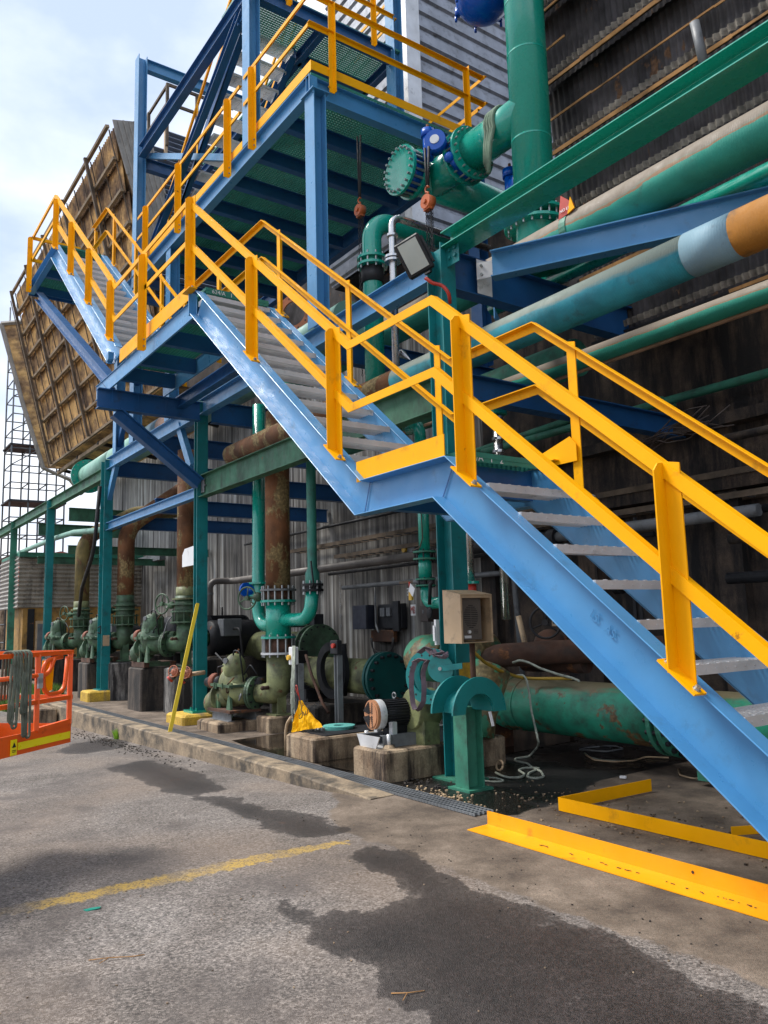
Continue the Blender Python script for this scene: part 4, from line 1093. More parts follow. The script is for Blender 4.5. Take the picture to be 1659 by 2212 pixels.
pb([(-11.21, 5.37, 12.19), (-16.65, 5.37, 12.19)], 0.27, 0.16, 'edge_beam', BLUE2)
pb([(-10.92, 5.37, 12.19), (-10.6, 5.37, 12.19)], 0.27, 0.16, 'edge_beam', BLUE2)
pb([(-11.09, 5.48, 12.19), (-11.09, 8.29, 12.19)], 0.27, 0.16, 'edge_beam', BLUE2, X_)
for x in (-12.1, -13.1, -14.1, -15.1): pb([(x, 6.85, 12.18), (x, 8.4, 12.18)], 0.2, 0.12, 'joist', BLUE2, X_)
pb([(-11.17, 6.85, 12.18), (-16.7, 6.85, 12.18)], 0.2, 0.12, 'joist', BLUE2)
pb([(-11.17, 8.4, 12.18), (-16.7, 8.4, 12.18)], 0.2, 0.12, 'joist', BLUE2)
grating(-12.1, -11.05, 5.3, 8.5, 12.33, 12.368, 0.052).build('deck_grating', FRP, pf)
grating(-16.6, -12.11, 6.8, 8.5, 12.33, 12.368, 0.052).build('deck_grating', FRP, pf)
# diagonal brace from deck up to the node
def pseg(a, c, w, dpt, mat, nm, u=Y_): 
    return MB().sweep([a, c], I_(w, dpt, 0.010, 0.013), u).build(nm, mat, pf)
pseg((-11.35, 5.37, 12.05), (-16.35, 5.37, 9.32), 0.16, 0.13, BLUE2, 'diagonal_brace')
b = MB().box(-11.75, -11.2, 5.355, 5.365, 11.85, 12.15); b.bolts((-11.5, 5.35, 11.95), Y_, 0.12, 4, 0.025, 0.04); b.build('gusset_plate', BLUE2, pf)
la = at(B1(240, 1700), Y=5.55); lc = at(B1(1250, 1720), Y=5.55)
MB().obox((la+lc)/2, (lc-la), Y_, (lc-la).cross(Y_), (lc-la).length, 0.09, 0.12).build('tie_bar', BLUE, pf)
# flight four
stringer([(-12.05, 12.42), (-15.95, 9.42)], [(-12.0, 12.10), (-16.2, 9.35)], 5.62, 1, 'stair_stringer', pf, BLUE2)
stringer([(-12.05, 12.42), (-15.95, 9.42)], [(-12.0, 12.10), (-16.2, 9.35)], 6.75, -1, 'stair_stringer', pf, BLUE2)
for k in range(12): put_tread(-15.55+0.305*k+0.26, 9.62+0.235*k, pf, 5.70, 6.70).scale = (1.3, 1.08, 1)
# rails of the platform
def rail2(a, c, par, nm, mat=YEL, u=None):
    a = V(*a); c = V(*c); u = u or (Y_ if abs(a.y-c.y) < 0.01 else X_)
    return MB().sweep([a, c] if (u is Y_) else [a, c], [(0, 0), (0.055, 0), (0.055, -0.008), (0.008, -0.008), (0.008, -0.065), (0, -0.065)], u).build(nm, mat, par)
def flat_rail(a, c, par, nm, mat=YEL, w=0.062):
    a = V(*a); c = V(*c); d = (c-a).normalized(); s = d.cross(Z_).normalized(); u_ = s.cross(d)
    m_ = (a+c)/2
    return MB().obox(m_, d, s, u_, (c-a).length, 0.008, w).obox(m_+s*0.03+u_*(w/2-0.004), d, s, u_, (c-a).length, 0.05, 0.008).build(nm, mat, par)
for z, nm in ((10.54, 'top_rail'), (10.06, 'mid_rail')):
    flat_rail((-8.99, 5.25, z), (-11.12, 5.25, z), pf, nm); flat_rail((-11.28, 5.25, z-0.05), (-16.5, 5.25, z-0.05), pf, nm)
    flat_rail((-8.975, 5.24, z), (-8.975, 8.6, z), pf, nm); flat_rail((-8.9, 8.6, z), (-11.0, 8.6, z), pf, nm)
MB().box(-15.9, -11.24, 5.285, 5.293, 9.36, 9.50).box(-10.9, -8.97, 5.285, 5.293, 9.36, 9.52).build('toe_board', YEL, pf)
MB().box(-8.985, -8.977, 5.294, 8.35, 9.38, 9.52).build('toe_board', YEL, pf)
for x in (-10.75, -11.70, -14.0, -15.9): post_L(x, 5.25, 9.06, 10.52, pf, plate=False, sl=0)
def post_s(y, z0, z1, x=-8.96, par=pf, mat=YEL):
    b = MB().box(x, x+0.008, y, y+0.085, z0, z1).box(x+0.008, x+0.07, y+0.077, y+0.085, z0, z1); b.bolts((x+0.01, y+0.04, z0+0.08), X_, 0.045, 2, 0.013, 0.03); b.build('stanchion', mat, par)
post_s(5.58, 9.12, 10.55); post_s(8.17, 9.2, 10.6)
flat_rail((-8.99, 8.5, 9.95), (-9.9, 8.5, 9.95), pf, 'mid_rail')
# rails of upper deck and flight four
for z, nm in ((13.45, 'top_rail'), (12.95, 'mid_rail')): flat_rail((-11.0, 5.26, z), (-11.0, 8.3, z), pf, nm); flat_rail((-11.0, 8.35, z), (-12.4, 8.35, z), pf, nm)
for y in (6.0, 7.78): post_s(y, 12.15, 13.45, -10.99)
for dz, nm in ((1.0, 'top_rail'), (0.5, 'mid_rail')):
    flat_rail((-12.0, 5.60, 12.42+dz), (-15.95, 5.60, 9.42+dz), pf, nm); flat_rail((-12.0, 6.78, 12.42+dz), (-15.95, 6.78, 9.42+dz), pf, nm)
for x in (-12.6, -14.0, -15.6):
    z = 12.42-(-12.05-x)*0.769; MB().box(x, x+0.06, 5.596, 5.604, z-0.1, z+1.0).build('stanchion', YEL, pf); MB().box(x, x+0.06, 6.776, 6.784, z-0.1, z+1.0).build('stanchion', YEL, pf)

# ================================================================ PIPES
def single(mb, name, mat, label, cat, **k): return tag(mb.build(name, mat, **k), label, cat)
def xpipe(Y, Z, R, x0, x1, mat, label, sections=None):
    t = thing('pipe', (x0, Y, Z), label, 'pipe')
    if sections:
        for a, c, m_ in sections: MB().tube([(a, Y, Z), (c, Y, Z)], R+(0.004 if m_ in (BAND_BLUE, BAND_ORG) else 0), 32).build('pipe_run', m_, t)
    else: MB().tube([(x0, Y, Z), (x1, Y, Z)], R, 32).build('pipe_run', mat, t)
    return t
t = xpipe(6.7, 5.82, 0.222, -13, 3, GRN_PIPE, 'thick green wrapped pipe with dusty rust streaked top, uppermost on the rack')
b = MB()
for x in (-9.5, -5.6, -1.5): b.ringd((x, 6.7, 5.82), X_, 0.222, 0.232, 0.09)
b.build('wrap_joint', GRN_OLD, t)
xb = at((1490, 500), Y=6.7).x
xpipe(7.2, 5.70, 0.11, -7.5, 3, GRN, 'smooth bright green pipe just under the thick wrapped one')
x1b = at(P6(1240, 120), Y=5.65).x; x2b = at(P6(1500, 50), Y=5.65).x
xpipe(5.68, 4.46, 0.183, -12.5, 3, AQUA_PIPE, 'blue green wrapped pipe with a pale band and an ochre end section', [(-12.5, -7.6, RUST), (-7.6, x1b, AQUA_PIPE), (x1b, x2b, BAND_BLUE), (x2b, 3, BAND_ORG)])
xpipe(6.7, 4.35, 0.10, -8.2, 3, GRN_PIPE, 'thin dusty green pipe above the slim tan conduit')
t = xpipe(6.75, 4.245, 0.023, -9.5, 3, RUST, 'x'); t['label'] = 'slim tan rusty conduit running below the thin green pipe'; t['category'] = 'conduit'
list(t.children)[0].data.materials[0] = paint('tan_conduit', (0.30, 0.19, 0.12), 0.6, 0.2, dirt=0.25, rust=0.1)
for x in (-7.6, -3.0): MB().tube([(x, 6.75, 4.245), (x+0.1, 6.75, 4.245)], 0.03, 12).build('coupling', RUST, t)
t = xpipe(9.2, 4.40, 0.058, -10, 4, GRN_OLD, 'slender green pipe high on the sooty wall')
for x in (-6.4, -3.7, -1.5): MB().ringd((x, 9.2, 4.40), X_, 0.055, 0.085, 0.04).box(x-.02, x+.02, 9.25, 9.5, 4.38, 4.42).build('pipe_clamp', GRN_OLD, t)
# left pale main lying on the rack with open flange
t = xpipe(6.02, 5.86, 0.30, -22.9, -9.2, PALE, 'x', [(-22.9, -20.2, PALE), (-20.2, -17.3, PALE), (-17.3, -16.6, BAND_BLUE), (-16.6, -15.7, paint('pipe_band_peach', (0.50, 0.30, 0.20), 0.5, 0.1, dirt=0.1)), (-15.7, -15.0, BAND_BLUE), (-15.0, -9.2, PALE)])
t['label'] = 'pale green main on the left rack with peach and blue bands and end flange'
b = MB().ringd((-22.95, 6.02, 5.86), X_, 0.29, 0.48, 0.05); b.build('end_flange', GRN, t)
MB().bolts((-22.95, 6.02, 5.86), X_, 0.42, 16, 0.02, 0.09).build('flange_bolt', BOLT, t)
# ---- pipes crossing under the rack
def vp(px, Y): return at(px, Y=Y)
def flanges(t, c, ax, R, mat, gap=0.13, n=16, mid=None, th=0.035, boltm=BOLT):
    c = Vector(c); ax = Vector(ax).normalized()
    MB().flange(c-ax*gap/2, ax, R, th, 32).flange(c+ax*gap/2, ax, R, th, 32).build('flange_pair', mat, t)
    MB().bolts(c, ax, R*0.87, n, 0.014, gap+0.12).build('flange_bolt', boltm, t)
    if mid is not None: MB().flange(c, ax, R*0.82, gap-th, 28).build('valve_body', mid, t)
# big vertical green riser with elbow branch, butterfly valves and blank end
rx = -6.32; ry = 6.85
t = thing('riser_pipe', (rx, ry, 6.2), 'tall glossy green vertical pipe with branch arm and bolted blank flange', 'pipe')
MB().tube([(rx, ry, 6.40), (rx, ry, 14.5)], 0.245, 40).build('pipe_run', GRN, t)
MB().ringd((rx, ry, 7.75+.75), Z_, 0.24, 0.25, 0.02, 40).ringd((rx, ry, 7.35), Z_, 0.24, 0.25, 0.02, 40).ringd((rx, ry, 9.2), Z_, 0.24, 0.25, 0.02, 40).build('weld_seam', GRN, t)
flanges(t, (rx, ry, 6.30), Z_, 0.385, GRN, 0.13, 20)
MB().lathe((rx, ry, 5.7), Z_, [(0, 0.245), (0.52, 0.245), (0.56, 0.30)], 36).build('lower_run', GRN, t)
bc = at((1090, 300), Y=6.85)
bz = 7.78
bp = bend([(rx, ry, bz+0.06), (rx-0.75, ry-0.02, bz), (rx-1.15, ry-0.06, bz-0.03)], 0.3)
MB().tube([(rx, ry, bz), (rx-1.08, ry, bz)], 0.245, 40).build('branch_arm', GRN, t)
flanges(t, (rx-1.16, ry, bz), X_, 0.37, GRN, 0.17, 20, VBLUE)
hx = -8.25
MB().tube([(rx-1.16, ry, bz), (hx, ry, bz)], 0.243, 40).build('header_elbow', GRN, t)
hz_ = bz
MB().tube([(hx, 6.5, hz_), (hx, 9.3, hz_)], 0.245, 40).build('header_run', GRN, t)
yb_ = 6.28
MB().tube([(hx, yb_+0.03, bz-.0), (hx, yb_+0.2, bz-.0)], 0.28, 40).build('valve_body', VBLUE, t)
MB().flange((hx, yb_, bz-.0), Y_, 0.345, 0.04, 40).flange((hx, yb_+0.22, bz-.0), Y_, 0.345, 0.04, 40).build('blank_flange', GRN, t)
MB().bolts((hx, yb_+0.11, bz-.0), Y_, 0.30, 20, 0.018, 0.36).build('flange_bolt', BOLT, t)
def gearbox(c, t, s=1.0, face=-Y_):
    c = Vector(c); g = MB().tube([c+V(0, 0, -0.18)*s, c+V(0, 0, 0.22)*s], 0.085*s, 18).tube([c+V(0, 0, 0.2)*s, c+V(0, 0, 0.32)*s], 0.11*s, 18)
    q = c+V(0.20, 0.0, 0.0)*s; g.tube([q-face*0.09*s, q+face*0.10*s], 0.17*s, 24)
    o = g.build('gear_operator', VBLUE, t)
    MB().flange(q+face*0.105*s, face, 0.075*s, 0.012, 20).build('dial', WHITE, o)
    MB().cyl(c+V(0, 0, 0.32)*s, c+V(0, 0, 0.42)*s, 0.022*s, 10).build('spindle', RUST, o)
    return o
gb = at((925, 322), Y=6.4); gearbox((gb.x, 6.4, gb.z), t, 0.85, V(0.6, -0.8, 0).normalized())
g2 = at((1120, 385), Y=7.1); gearbox((g2.x-0.15, 7.1, g2.z-0.1), t, 0.9, V(1, 0, 0)); g3 = at((970, 340), Y=6.5); MB().sphere(g3, 0.07).cyl(g3, g3+V(0, 0.2, -0.1), 0.05).build('valve_lug', VBLUE, t)
# sling round the arm
s0 = V(rx-0.48, ry, bz)
b = MB()
for i, dx in enumerate((-0.05, 0.0, 0.05, 0.09)):
    pth = [V(s0.x+dx, s0.y+math.cos(a)*0.262, s0.z+math.sin(a)*0.262) for a in [PI*0.9-PI*k/10*0.95 for k in range(11)]]
    pth = [V(s0.x+dx, s0.y-0.262*math.cos(PI*k/10*0.9-0.35), s0.z+0.262*math.sin(PI*k/10*0.9-0.35)) for k in range(11)]
    lead = [V(s0.x+dx*0.4-0.02, s0.y-0.30, s0.z-0.55-0.05*i), V(s0.x+dx*0.7, s0.y-0.29, s0.z-0.3)]
    b.tube(lead+pth, 0.028, 6)
single(b, 'lifting_sling', STRAPG, 'green fabric lifting sling draped over the green branch arm', 'sling')
# dark blue valve at top right
vt = at((1045, 8), Y=7.2)
t = thing('blue_valve', (vt.x, 7.2, vt.z-0.3), 'dark blue round valve body cut by the top edge of the view', 'valve')
MB().sphere((vt.x, 7.2, vt.z+0.1), 0.40, 24, 14, (1, 1, 0.85)).build('valve_body', VBLUE, t)
b = MB()
for a in range(7):
    aa = a*PI/3.5; b.tube([(vt.x+0.40*math.cos(aa), 7.2+0.40*math.sin(aa), vt.z-0.02), (vt.x+0.40*math.cos(aa), 7.2+0.40*math.sin(aa), vt.z+0.1)], 0.04, 8)
    b.tube([(vt.x+0.43*math.cos(aa), 7.2+0.43*math.sin(aa), vt.z-0.10), (vt.x+0.43*math.cos(aa), 7.2+0.43*math.sin(aa), vt.z-0.02)], 0.02, 6)
b.build('lug_bolt', VBLUE, t)
MB().box(vt.x+0.1, vt.x+0.16, 7.6, 7.64, vt.z-0.9, vt.z-0.2).build('support_bar', GALV, t)
MB().tube([(vt.x, 7.2, vt.z+0.3), (rx, 7.0, vt.z+0.5)], 0.2, 24).build('connecting_neck', GRN, t)
# green pipe with elbow under the platform and stainless line
e0 = at((806, 640), Y=5.95); X2 = e0.x
def zc(px): return at(px, Y=5.95).z
ztop = zc((806, 470))
t = thing('elbow_pipe', (X2, 5.95, 4.2), 'green pipe with top elbow hanging under the high platform', 'pipe')
MB().tube(bend([(X2, 5.95, 3.9), (X2, 5.95, ztop), (X2, 7.6, ztop)], 0.32, 9), 0.135, 28).build('pipe_run', GRN, t)
zf = zc((806, 567)); flanges(t, (X2, 5.95, zf), Z_, 0.21, GRN, 0.10, 10)
MB().tube([(X2, 5.95, zf-0.30), (X2, 5.95, zf-0.08)], 0.155, 24).build('rubber_sleeve', BLACK, t)
e1 = at((850, 600), Y=5.8); xs = e1.x; zt_ = at((845, 468), Y=5.8).z
t = thing('stainless_line', (xs, 5.8, 3.9), 'thin shiny stainless line with elbow beside the green elbow pipe', 'pipe')
MB().tube(bend([(xs, 5.8, 3.4), (xs, 5.8, zt_), (xs, 7.5, zt_)], 0.14, 7), 0.048, 20).build('pipe_run', STAIN, t)
b = MB()
for dz in (-0.12, -0.42, -0.47): b.ringd((xs, 5.8, zt_+dz-0.15), Z_, 0.045, 0.075 if dz > -.2 else 0.11, 0.03)
b.build('line_flange', STAIN, t)
e2 = at((1075, 930), Y=6.4); t = thing('stainless_line', (e2.x, 6.4, 2.5), 'short fluted stainless pipe standing behind the lower landing', 'pipe')
z1_, z2_ = at((1075, 985), Y=6.4).z, at((1075, 895), Y=6.4).z
MB().tube([(e2.x, 6.4, z1_-1.9), (e2.x, 6.4, z2_)], 0.055, 20).build('pipe_run', STAIN, t); MB().flange((e2.x, 6.4, z2_+0.02), Z_, 0.12, 0.05, 24).build('top_flange', GRN, t)
b = MB()
for dz in (0.05, 0.20, 0.45): b.ringd((e2.x, 6.4, z1_+dz), Z_, 0.05, 0.072, 0.03)
b.build('clamp_ring', STAIN, t)
zb_ = at((1015, 1215), Y=6.2); t = thing('stainless_line', (zb_.x, 6.2, 1.6), 'stainless drop pipe with red and green flange behind the intercom box', 'pipe')
za2 = at((1015, 1255), Y=6.2).z
MB().tube([(zb_.x, 6.2, za2), (zb_.x, 6.2, za2+1.3)], 0.05, 20).build('pipe_run', STAIN, t)
MB().flange((zb_.x, 6.2, za2-0.02), Z_, 0.10, 0.03, 20).flange((zb_.x, 6.2, za2-0.2), Z_, 0.10, 0.03, 20).build('flange_pair', GRN, t); MB().tube([(zb_.x, 6.2, za2-0.18), (zb_.x, 6.2, za2-0.04)], 0.065, 16).build('red_collar', REDP, t)
MB().tube([(zb_.x, 6.2, za2-0.7), (zb_.x, 6.2, za2-0.2)], 0.06, 20).build('lower_run', GRN, t)
# chain hoists
def chain(b, a, c, n=None, r=0.006):
    a = V(*a); c = V(*c); L = (c-a).length; n = n or int(L/0.045); d = (c-a).normalized(); u, v_ = perp(d)
    for i in range(n):
        p = a+d*L*(i+0.5)/n; w_ = u if i % 2 else v_
        pts = [p+d*0.026*math.cos(k*PI/3)+w_*0.013*math.sin(k*PI/3) for k in range(6)]
        b.tube(pts, r*0.8, 4, False, True, True)
def hoist(c, ztop, zbot, label, sc=1.0):
    c = V(*c); t = thing('chain_hoist', (c.x, c.y, c.z), label, 'hoist', 'chain hoists hanging under the platform')
    MB().tube([c-V(0, .07, 0)*sc, c+V(0, .07, 0)*sc], 0.12*sc, 20).obox(c-V(0, 0, .08)*sc, X_, Y_, Z_, 0.15*sc, 0.10*sc, 0.12*sc).tube([c+V(0, -.10, 0)*sc, c-V(0, .07, 0)*sc], 0.04*sc, 12).build('hoist_body', HOIST, t)
    MB().tube([c+V(.01, 0, .10)*sc, c+V(.01, 0, .17)*sc, c+V(-.05, 0, .20)*sc, c+V(-.06, 0, .26)*sc, c+V(-.01, 0, .29)*sc, c+V(.03, 0, .26)*sc], 0.018*sc, 8).build('hook', HOIST, t)
    b = MB()
    for dx, dy, zz in ((-0.06, 0, zbot), (-0.03, .02, zbot+0.3), (0.05, 0, zbot), (0.07, 0.02, zbot-0.3), (0.02, 0.03, zbot-0.1)): chain(b, (c.x+dx*sc, c.y+dy, c.z-0.1*sc), (c.x+dx*sc, c.y+dy, zz))
    b.build('chain', BLKST, t)
    MB().tube([c+V(-.02, 0, .28)*sc, (c.x-0.03, c.y, ztop)], 0.022*sc, 6).tube([c+V(.0, 0.01, .28)*sc, (c.x+0.03, c.y+0.02, ztop)], 0.022*sc, 6).build('hanging_sling', BLACK, t)
h1 = at((925, 437), Y=6.25); hoist((h1.x, 6.25, h1.z), gb.z-0.1, h1.z-1.3, 'bright orange chain hoist hanging from the blue gear operator', 0.8)
h2 = at((778, 455), Y=6.4); hoist((h2.x, 6.4, h2.z), 9.0, h2.z-2.6, 'dull red chain hoist in the shade under the platform', 0.75)
# bright dark header pipes under the platform (rear)
t = thing('pipe', (-9, 7.9, 4.9), 'dark green pipe in the shade behind the steel bracing', 'pipe'); MB().tube([(-12.5, 7.9, 4.9), (-6.7, 7.9, 4.9)], 0.25, 28).build('pipe_run', GRN_OLD, t)
rr_ = at((635, 665), Y=6.3); t = thing('orange_pipe_flange', (rr_.x, 6.3, rr_.z), 'loose rust orange ring flange behind the stair top', 'flange')
MB().ringd((rr_.x, 6.3, rr_.z-0.1), V(0.5, -0.86, 0), 0.22, 0.34, 0.03).build('ring', RUST2 if False else paint('orange_primer', (0.35, 0.10, 0.03), 0.6, 0.2, dirt=0.3), t); MB().bolts((rr_.x, 6.3, rr_.z-0.1), V(0.5, -0.86, 0), 0.28, 10, 0.018, 0.034).build('bolt_hole', BLACK, t)
cn = at((873, 768), Y=5.9); single(MB().lathe(cn, V(0.6, 0, -0.45), [(-0.09, 0.05), (-0.05, 0.055), (0.16, 0.004)], 14), 'foil_cone', STAIN, 'crumpled bright metal cone hanging under the blue beam', 'scrap')
# red hose and flood lamp on the tall column
fl = thing('floodlight', (-6.45, 5.02, 5.35), 'square floodlight with pale glass on the top of the tall teal column', 'floodlight')
fc = at((893, 553), Y=4.98); nrm_f = V(0.62, -0.72, -0.30).normalized(); uf = V(0.76, 0.62, 0.22); uf = (uf-nrm_f*uf.dot(nrm_f)).normalized(); vf = nrm_f.cross(uf)
tl = math.radians(10); u2_, v2_ = uf*math.cos(tl)+vf*math.sin(tl), -uf*math.sin(tl)+vf*math.cos(tl)
MB().obox(fc-nrm_f*0.05, u2_, v2_, nrm_f, 0.30, 0.40, 0.10).build('housing', BLKST, fl, bev=0.015)
MB().obox(fc+nrm_f*0.006, u2_, v2_, nrm_f, 0.22, 0.33, 0.012).build('lens', LENS, fl)
b = MB()
for k in range(6): b.obox(fc-nrm_f*0.11, u2_, v2_, nrm_f, 0.24, 0.012, 0.05); fc_ = fc
for k in (-0.14, -0.07, 0, 0.07, 0.14): b.obox(fc-nrm_f*0.12+v2_*k, u2_, v2_, nrm_f, 0.26, 0.012, 0.05)
b.build('cooling_fin', BLKST, fl)
pm = V(ca+0.05, 5.20, 5.42)
MB().obox(fc+u2_*0.165-nrm_f*0.04, u2_, v2_, nrm_f, 0.02, 0.30, 0.06).tube([fc+u2_*0.17-nrm_f*0.04, pm], 0.02, 8).obox(pm+V(0, .04, 0), X_, Y_, Z_, 0.10, 0.03, 0.22).build('bracket', BLKST, fl)
hz = [at((918, 600), Y=5.05), at((935, 612), Y=5.12), at((955, 616), Y=5.2), at((970, 632), Y=5.24), at((972, 655), Y=5.3)]
single(MB().tube(bend(hz, 0.1, 5), 0.02, 8), 'red_hose', REDP, 'short red cable loop from the floodlight across the teal column', 'cable')
# warning tag at the riser foot
wt = at((1218, 445), Y=6.5); t = thing('warning_bag', (wt.x, 6.5, wt.z-0.1), 'red and yellow plastic tag marked NO LIFT beside the riser foot', 'tag')
MB().extr([wt+V(-.09, 0, -.13), wt+V(.12, 0, -.10), wt+V(.13, 0, -.02), wt+V(-.04, 0, .14)], (0.0, 0.02, 0)).build('tag_sheet', REDP, t); MB().extr([wt+V(.05, -.01, -.12), wt+V(.15, -.01, -.09), wt+V(.10, -.01, 0.06)], (0, 0.015, 0)).build('yellow_fold', YEL, t)
text_mesh('NO LI', 0.05, wt+V(-.055, -.012, -.07), X_, Z_, 'lettering', WHITE, t, 0.002)

# ================================================================ WALL SERVICES
def tray(Y, Z, x0, x1, label):
    t = thing('cable_tray', (x0, Y, Z), label, 'cable tray')
    MB().box(x0, x1, Y-0.02, Y, Z-0.06, Z+0.02).box(x0, x1, Y+0.25, Y+0.27, Z-0.06, Z+0.02).build('side_rail', TIMBER, t)
    b = MB(); x = x0
    while x < x1: b.box(x, x+0.03, Y, Y+0.25, Z-0.05, Z-0.03); x += 0.3
    b.build('rung', GREY, t)
tray(9.22, 3.31, -17, -5.0, 'upper rusty cable tray along the streaked wall')
tray(9.25, 3.02, -15, -5.0, 'lower rusty cable tray along the streaked wall')
def rtube(path, r, mat, name, label, cat='pipe', rb=0.15): return single(MB().tube(bend(path, rb, 6), r, 14), name, mat, label, cat)
def zY(px, Y): return at(px, Y=Y).z
gz1 = at(P2(300, 1125), Y=8.9); gz2 = at(P2(1150, 1140), Y=8.9)
GP = paint('grey_pvc', (0.13, 0.115, 0.105), 0.5, 0.2, dirt=0.3)
t = thing('grey_pipe', (gz1.x, 8.9, 2.6), 'grey plastic pipe dropping beside the green post and running along the wall', 'pipe')
xg = at(P2(260, 1300), Y=8.3).x
MB().tube(bend([(xg, 8.3, 0.3), (xg, 8.3, 2.73), (xg+0.1, 8.9, 2.73), (-10.4, 8.9, 2.73)], 0.2, 6), 0.085, 18).build('pipe_run', GP, t)
b = MB()
for z in (0.9, 1.6, 2.4): b.ringd((xg, 8.3, z), Z_, 0.08, 0.10, 0.05)
b.build('clamp_ring', GREY, t)
rtube([(-15, 9.1, 2.62), (-6.6, 9.1, 2.62)], 0.035, BLKST, 'conduit', 'black conduit just under the lower cable tray', 'conduit')
k1 = at(P4(0, 520), Y=8.9)
t = thing('black_pipe', (-10.3, 8.9, 2.73), 'thick black wall pipe with coupling right of the grey one', 'pipe')
MB().tube([(-10.4, 8.9, 2.73), (-8.3, 8.9, 2.73)], 0.10, 18).build('pipe_run', BLACK, t); MB().ringd((-8.2, 8.9, 2.73), X_, 0.07, 0.13, 0.14).ringd((-7.7, 8.9, 2.73), X_, 0.07, 0.12, 0.08).build('coupling', BLKST, t); MB().tube([(-8.3, 8.9, 2.73), (-5.0, 8.9, 2.73)], 0.075, 18).build('thin_run', GREY, t)
rtube([(-14.6, 9.2, 2.30), (-9.4, 9.2, 2.30), (-9.3, 9.2, 0.6)], 0.045, GREY, 'conduit', 'thin grey pipe along the wall behind the blue handwheel', 'conduit', 0.1)
rtube([(-13.6, 9.35, 2.30), (-13.6, 9.35, 1.5), (-13.3, 9.2, 1.35)], 0.02, GREY, 'conduit', 'short flexible lead dropping to the dark motor', 'conduit', 0.1)
rtube([(-15.0, 9.3, 4.30), (-8.2, 9.3, 4.55), (-8.0, 9.3, 4.6)], 0.06, GRN_OLD, 'wall_pipe', 'old green pipe crossing high on the streaked wall')
rtube([(-20.0, 9.45, 3.75), (-12.0, 9.45, 3.75)], 0.03, BLKST, 'conduit', 'dark conduit high on the streaked wall at left', 'conduit')
for i, (z, r) in enumerate(((2.75, 0.05), (2.42, 0.06), (1.95, 0.07), (3.6, 0.05))):
    rtube([(-5.4, 9.0-0.1*i, z), (4.5, 9.0-0.1*i, z)], r, RWALL if i % 2 else BLKST, 'wall_pipe', ['grimy pipe on the sooty wall, second down', 'grimy pipe on the sooty wall below the fittings', 'thick grimy pipe with coupling on the sooty wall', 'topmost grimy pipe on the sooty wall'][i])
pp = at(P6(900, 880), Y=8.8)
b = MB().ringd((at((1330, 1160), Y=8.7).x, 8.7, 1.95), X_, 0.06, 0.12, 0.10).ringd((at((1350, 1160), Y=8.7).x, 8.7, 1.95), X_, 0.06, 0.10, 0.06); single(b, 'pipe_coupling', BLKST, 'black ribbed coupling on the sooty wall pipe between handrail posts', 'coupling')
for px, lab in (((1218, 1300), 'rusty vertical conduit on the sooty wall, left one'), ((1370, 1280), 'pair of dark vertical conduits behind the big yellow post')):
    q = at(px, Y=9.25); b = MB().cyl((q.x, 9.25, 0), (q.x, 9.25, 2.7), 0.03, 10)
    if 'pair' in lab: b.cyl((q.x+0.1, 9.25, 0), (q.x+0.1, 9.25, 2.9), 0.03, 10)
    single(b, 'conduit', RUST2 if 'left' in lab else BLKST, lab, 'conduit')
q = at((1180, 1000), Y=8.6); cw = MB()
random.seed(21)
for i in range(9):
    p = [V(q.x+1.6, 8.6, q.z-0.1)]
    for k in range(5): p.append(p[-1]+V(0.22+random.uniform(-.1, .1), random.uniform(-.05, .05), random.uniform(-.10, .16)))
    cw.tube(bend(p, 0.1, 4), 0.008, 5)
single(cw, 'loose_wires', BROWNBOX, 'tangle of loose thin wires hanging on the sooty wall', 'wires')
# boxes and signs on the streaked wall
def wbox(px0, px1, Y, d, name, mat, label, cat, bev=0.01):
    a = at(px0, Y=Y); c = at(px1, Y=Y); t = thing(name, ((a.x+c.x)/2, Y, min(a.z, c.z)), label, cat)
    MB().box(min(a.x, c.x), max(a.x, c.x), Y-0.0, Y+d, min(a.z, c.z), max(a.z, c.z)).build('cabinet_body', mat, t, bev=bev)
    return t, min(a.x, c.x), max(a.x, c.x), min(a.z, c.z), max(a.z, c.z)
t, x0, x1, z0, z1 = wbox(P4(385, 790), P4(585, 985), 9.42, 0.14, 'control_cabinet', BLKST, 'black weatherproof control cabinet with its hood swung open on the wall', 'cabinet')
MB().box(x0-0.62, x0-0.1, 9.20, 9.23, z0, z1).box(x0-0.12, x0-0.1, 9.23, 9.42, z0, z1).box(x0-0.62, x0-0.1, 9.23, 9.42, z1-0.02, z1).build('hinged_hood', DKPANEL, t, bev=0.01)
MB().box(x0+0.2, x0+0.35, 9.34, 9.42, z0+0.25, z0+0.42).box(x0+0.42, x0+0.55, 9.34, 9.42, z0+0.25, z0+0.42).build('switch', GREY, t)
MB().box(x1-0.22, x1-0.02, 9.36, 9.41, z0-0.05, z1+0.05).build('door', BLKST, t)
t, x0, x1, z0, z1 = wbox(P4(330, 1000), P4(520, 1095), 9.4, 0.1, 'backing_plate', RUST2, 'rusty steel frame plate under the black control cabinet', 'plate')
for k, rr0 in enumerate((0.30, 0.42)):
    q0 = at(P4(330+10*k, 1060), Y=9.1); q1 = at(P4(520-10*k, 1060), Y=9.1); m_ = (q0+q1)/2+V(0, 0, -rr0)
    single(MB().tube(bend([q0, q0+V(0.05, 0, -rr0*0.8), m_, q1+V(-0.05, 0, -rr0*0.8), q1], 0.4, 6), 0.014, 6), 'hanging_cable', BLACK, ['shorter black cable loop under the control cabinet', 'longer black cable loop under the control cabinet'][k], 'cable')
t, x0, x1, z0, z1 = wbox(P4(732, 800), P4(800, 930), 9.1, 0.3, 'isolator_box', BROWNBOX, 'brown isolator box right of the red lettered MB sign', 'electrical box')
MB().box(x0+0.08, x1-0.12, 9.09, 9.1, z1-0.14, z1-0.08).build('name_plate', GREY, t)
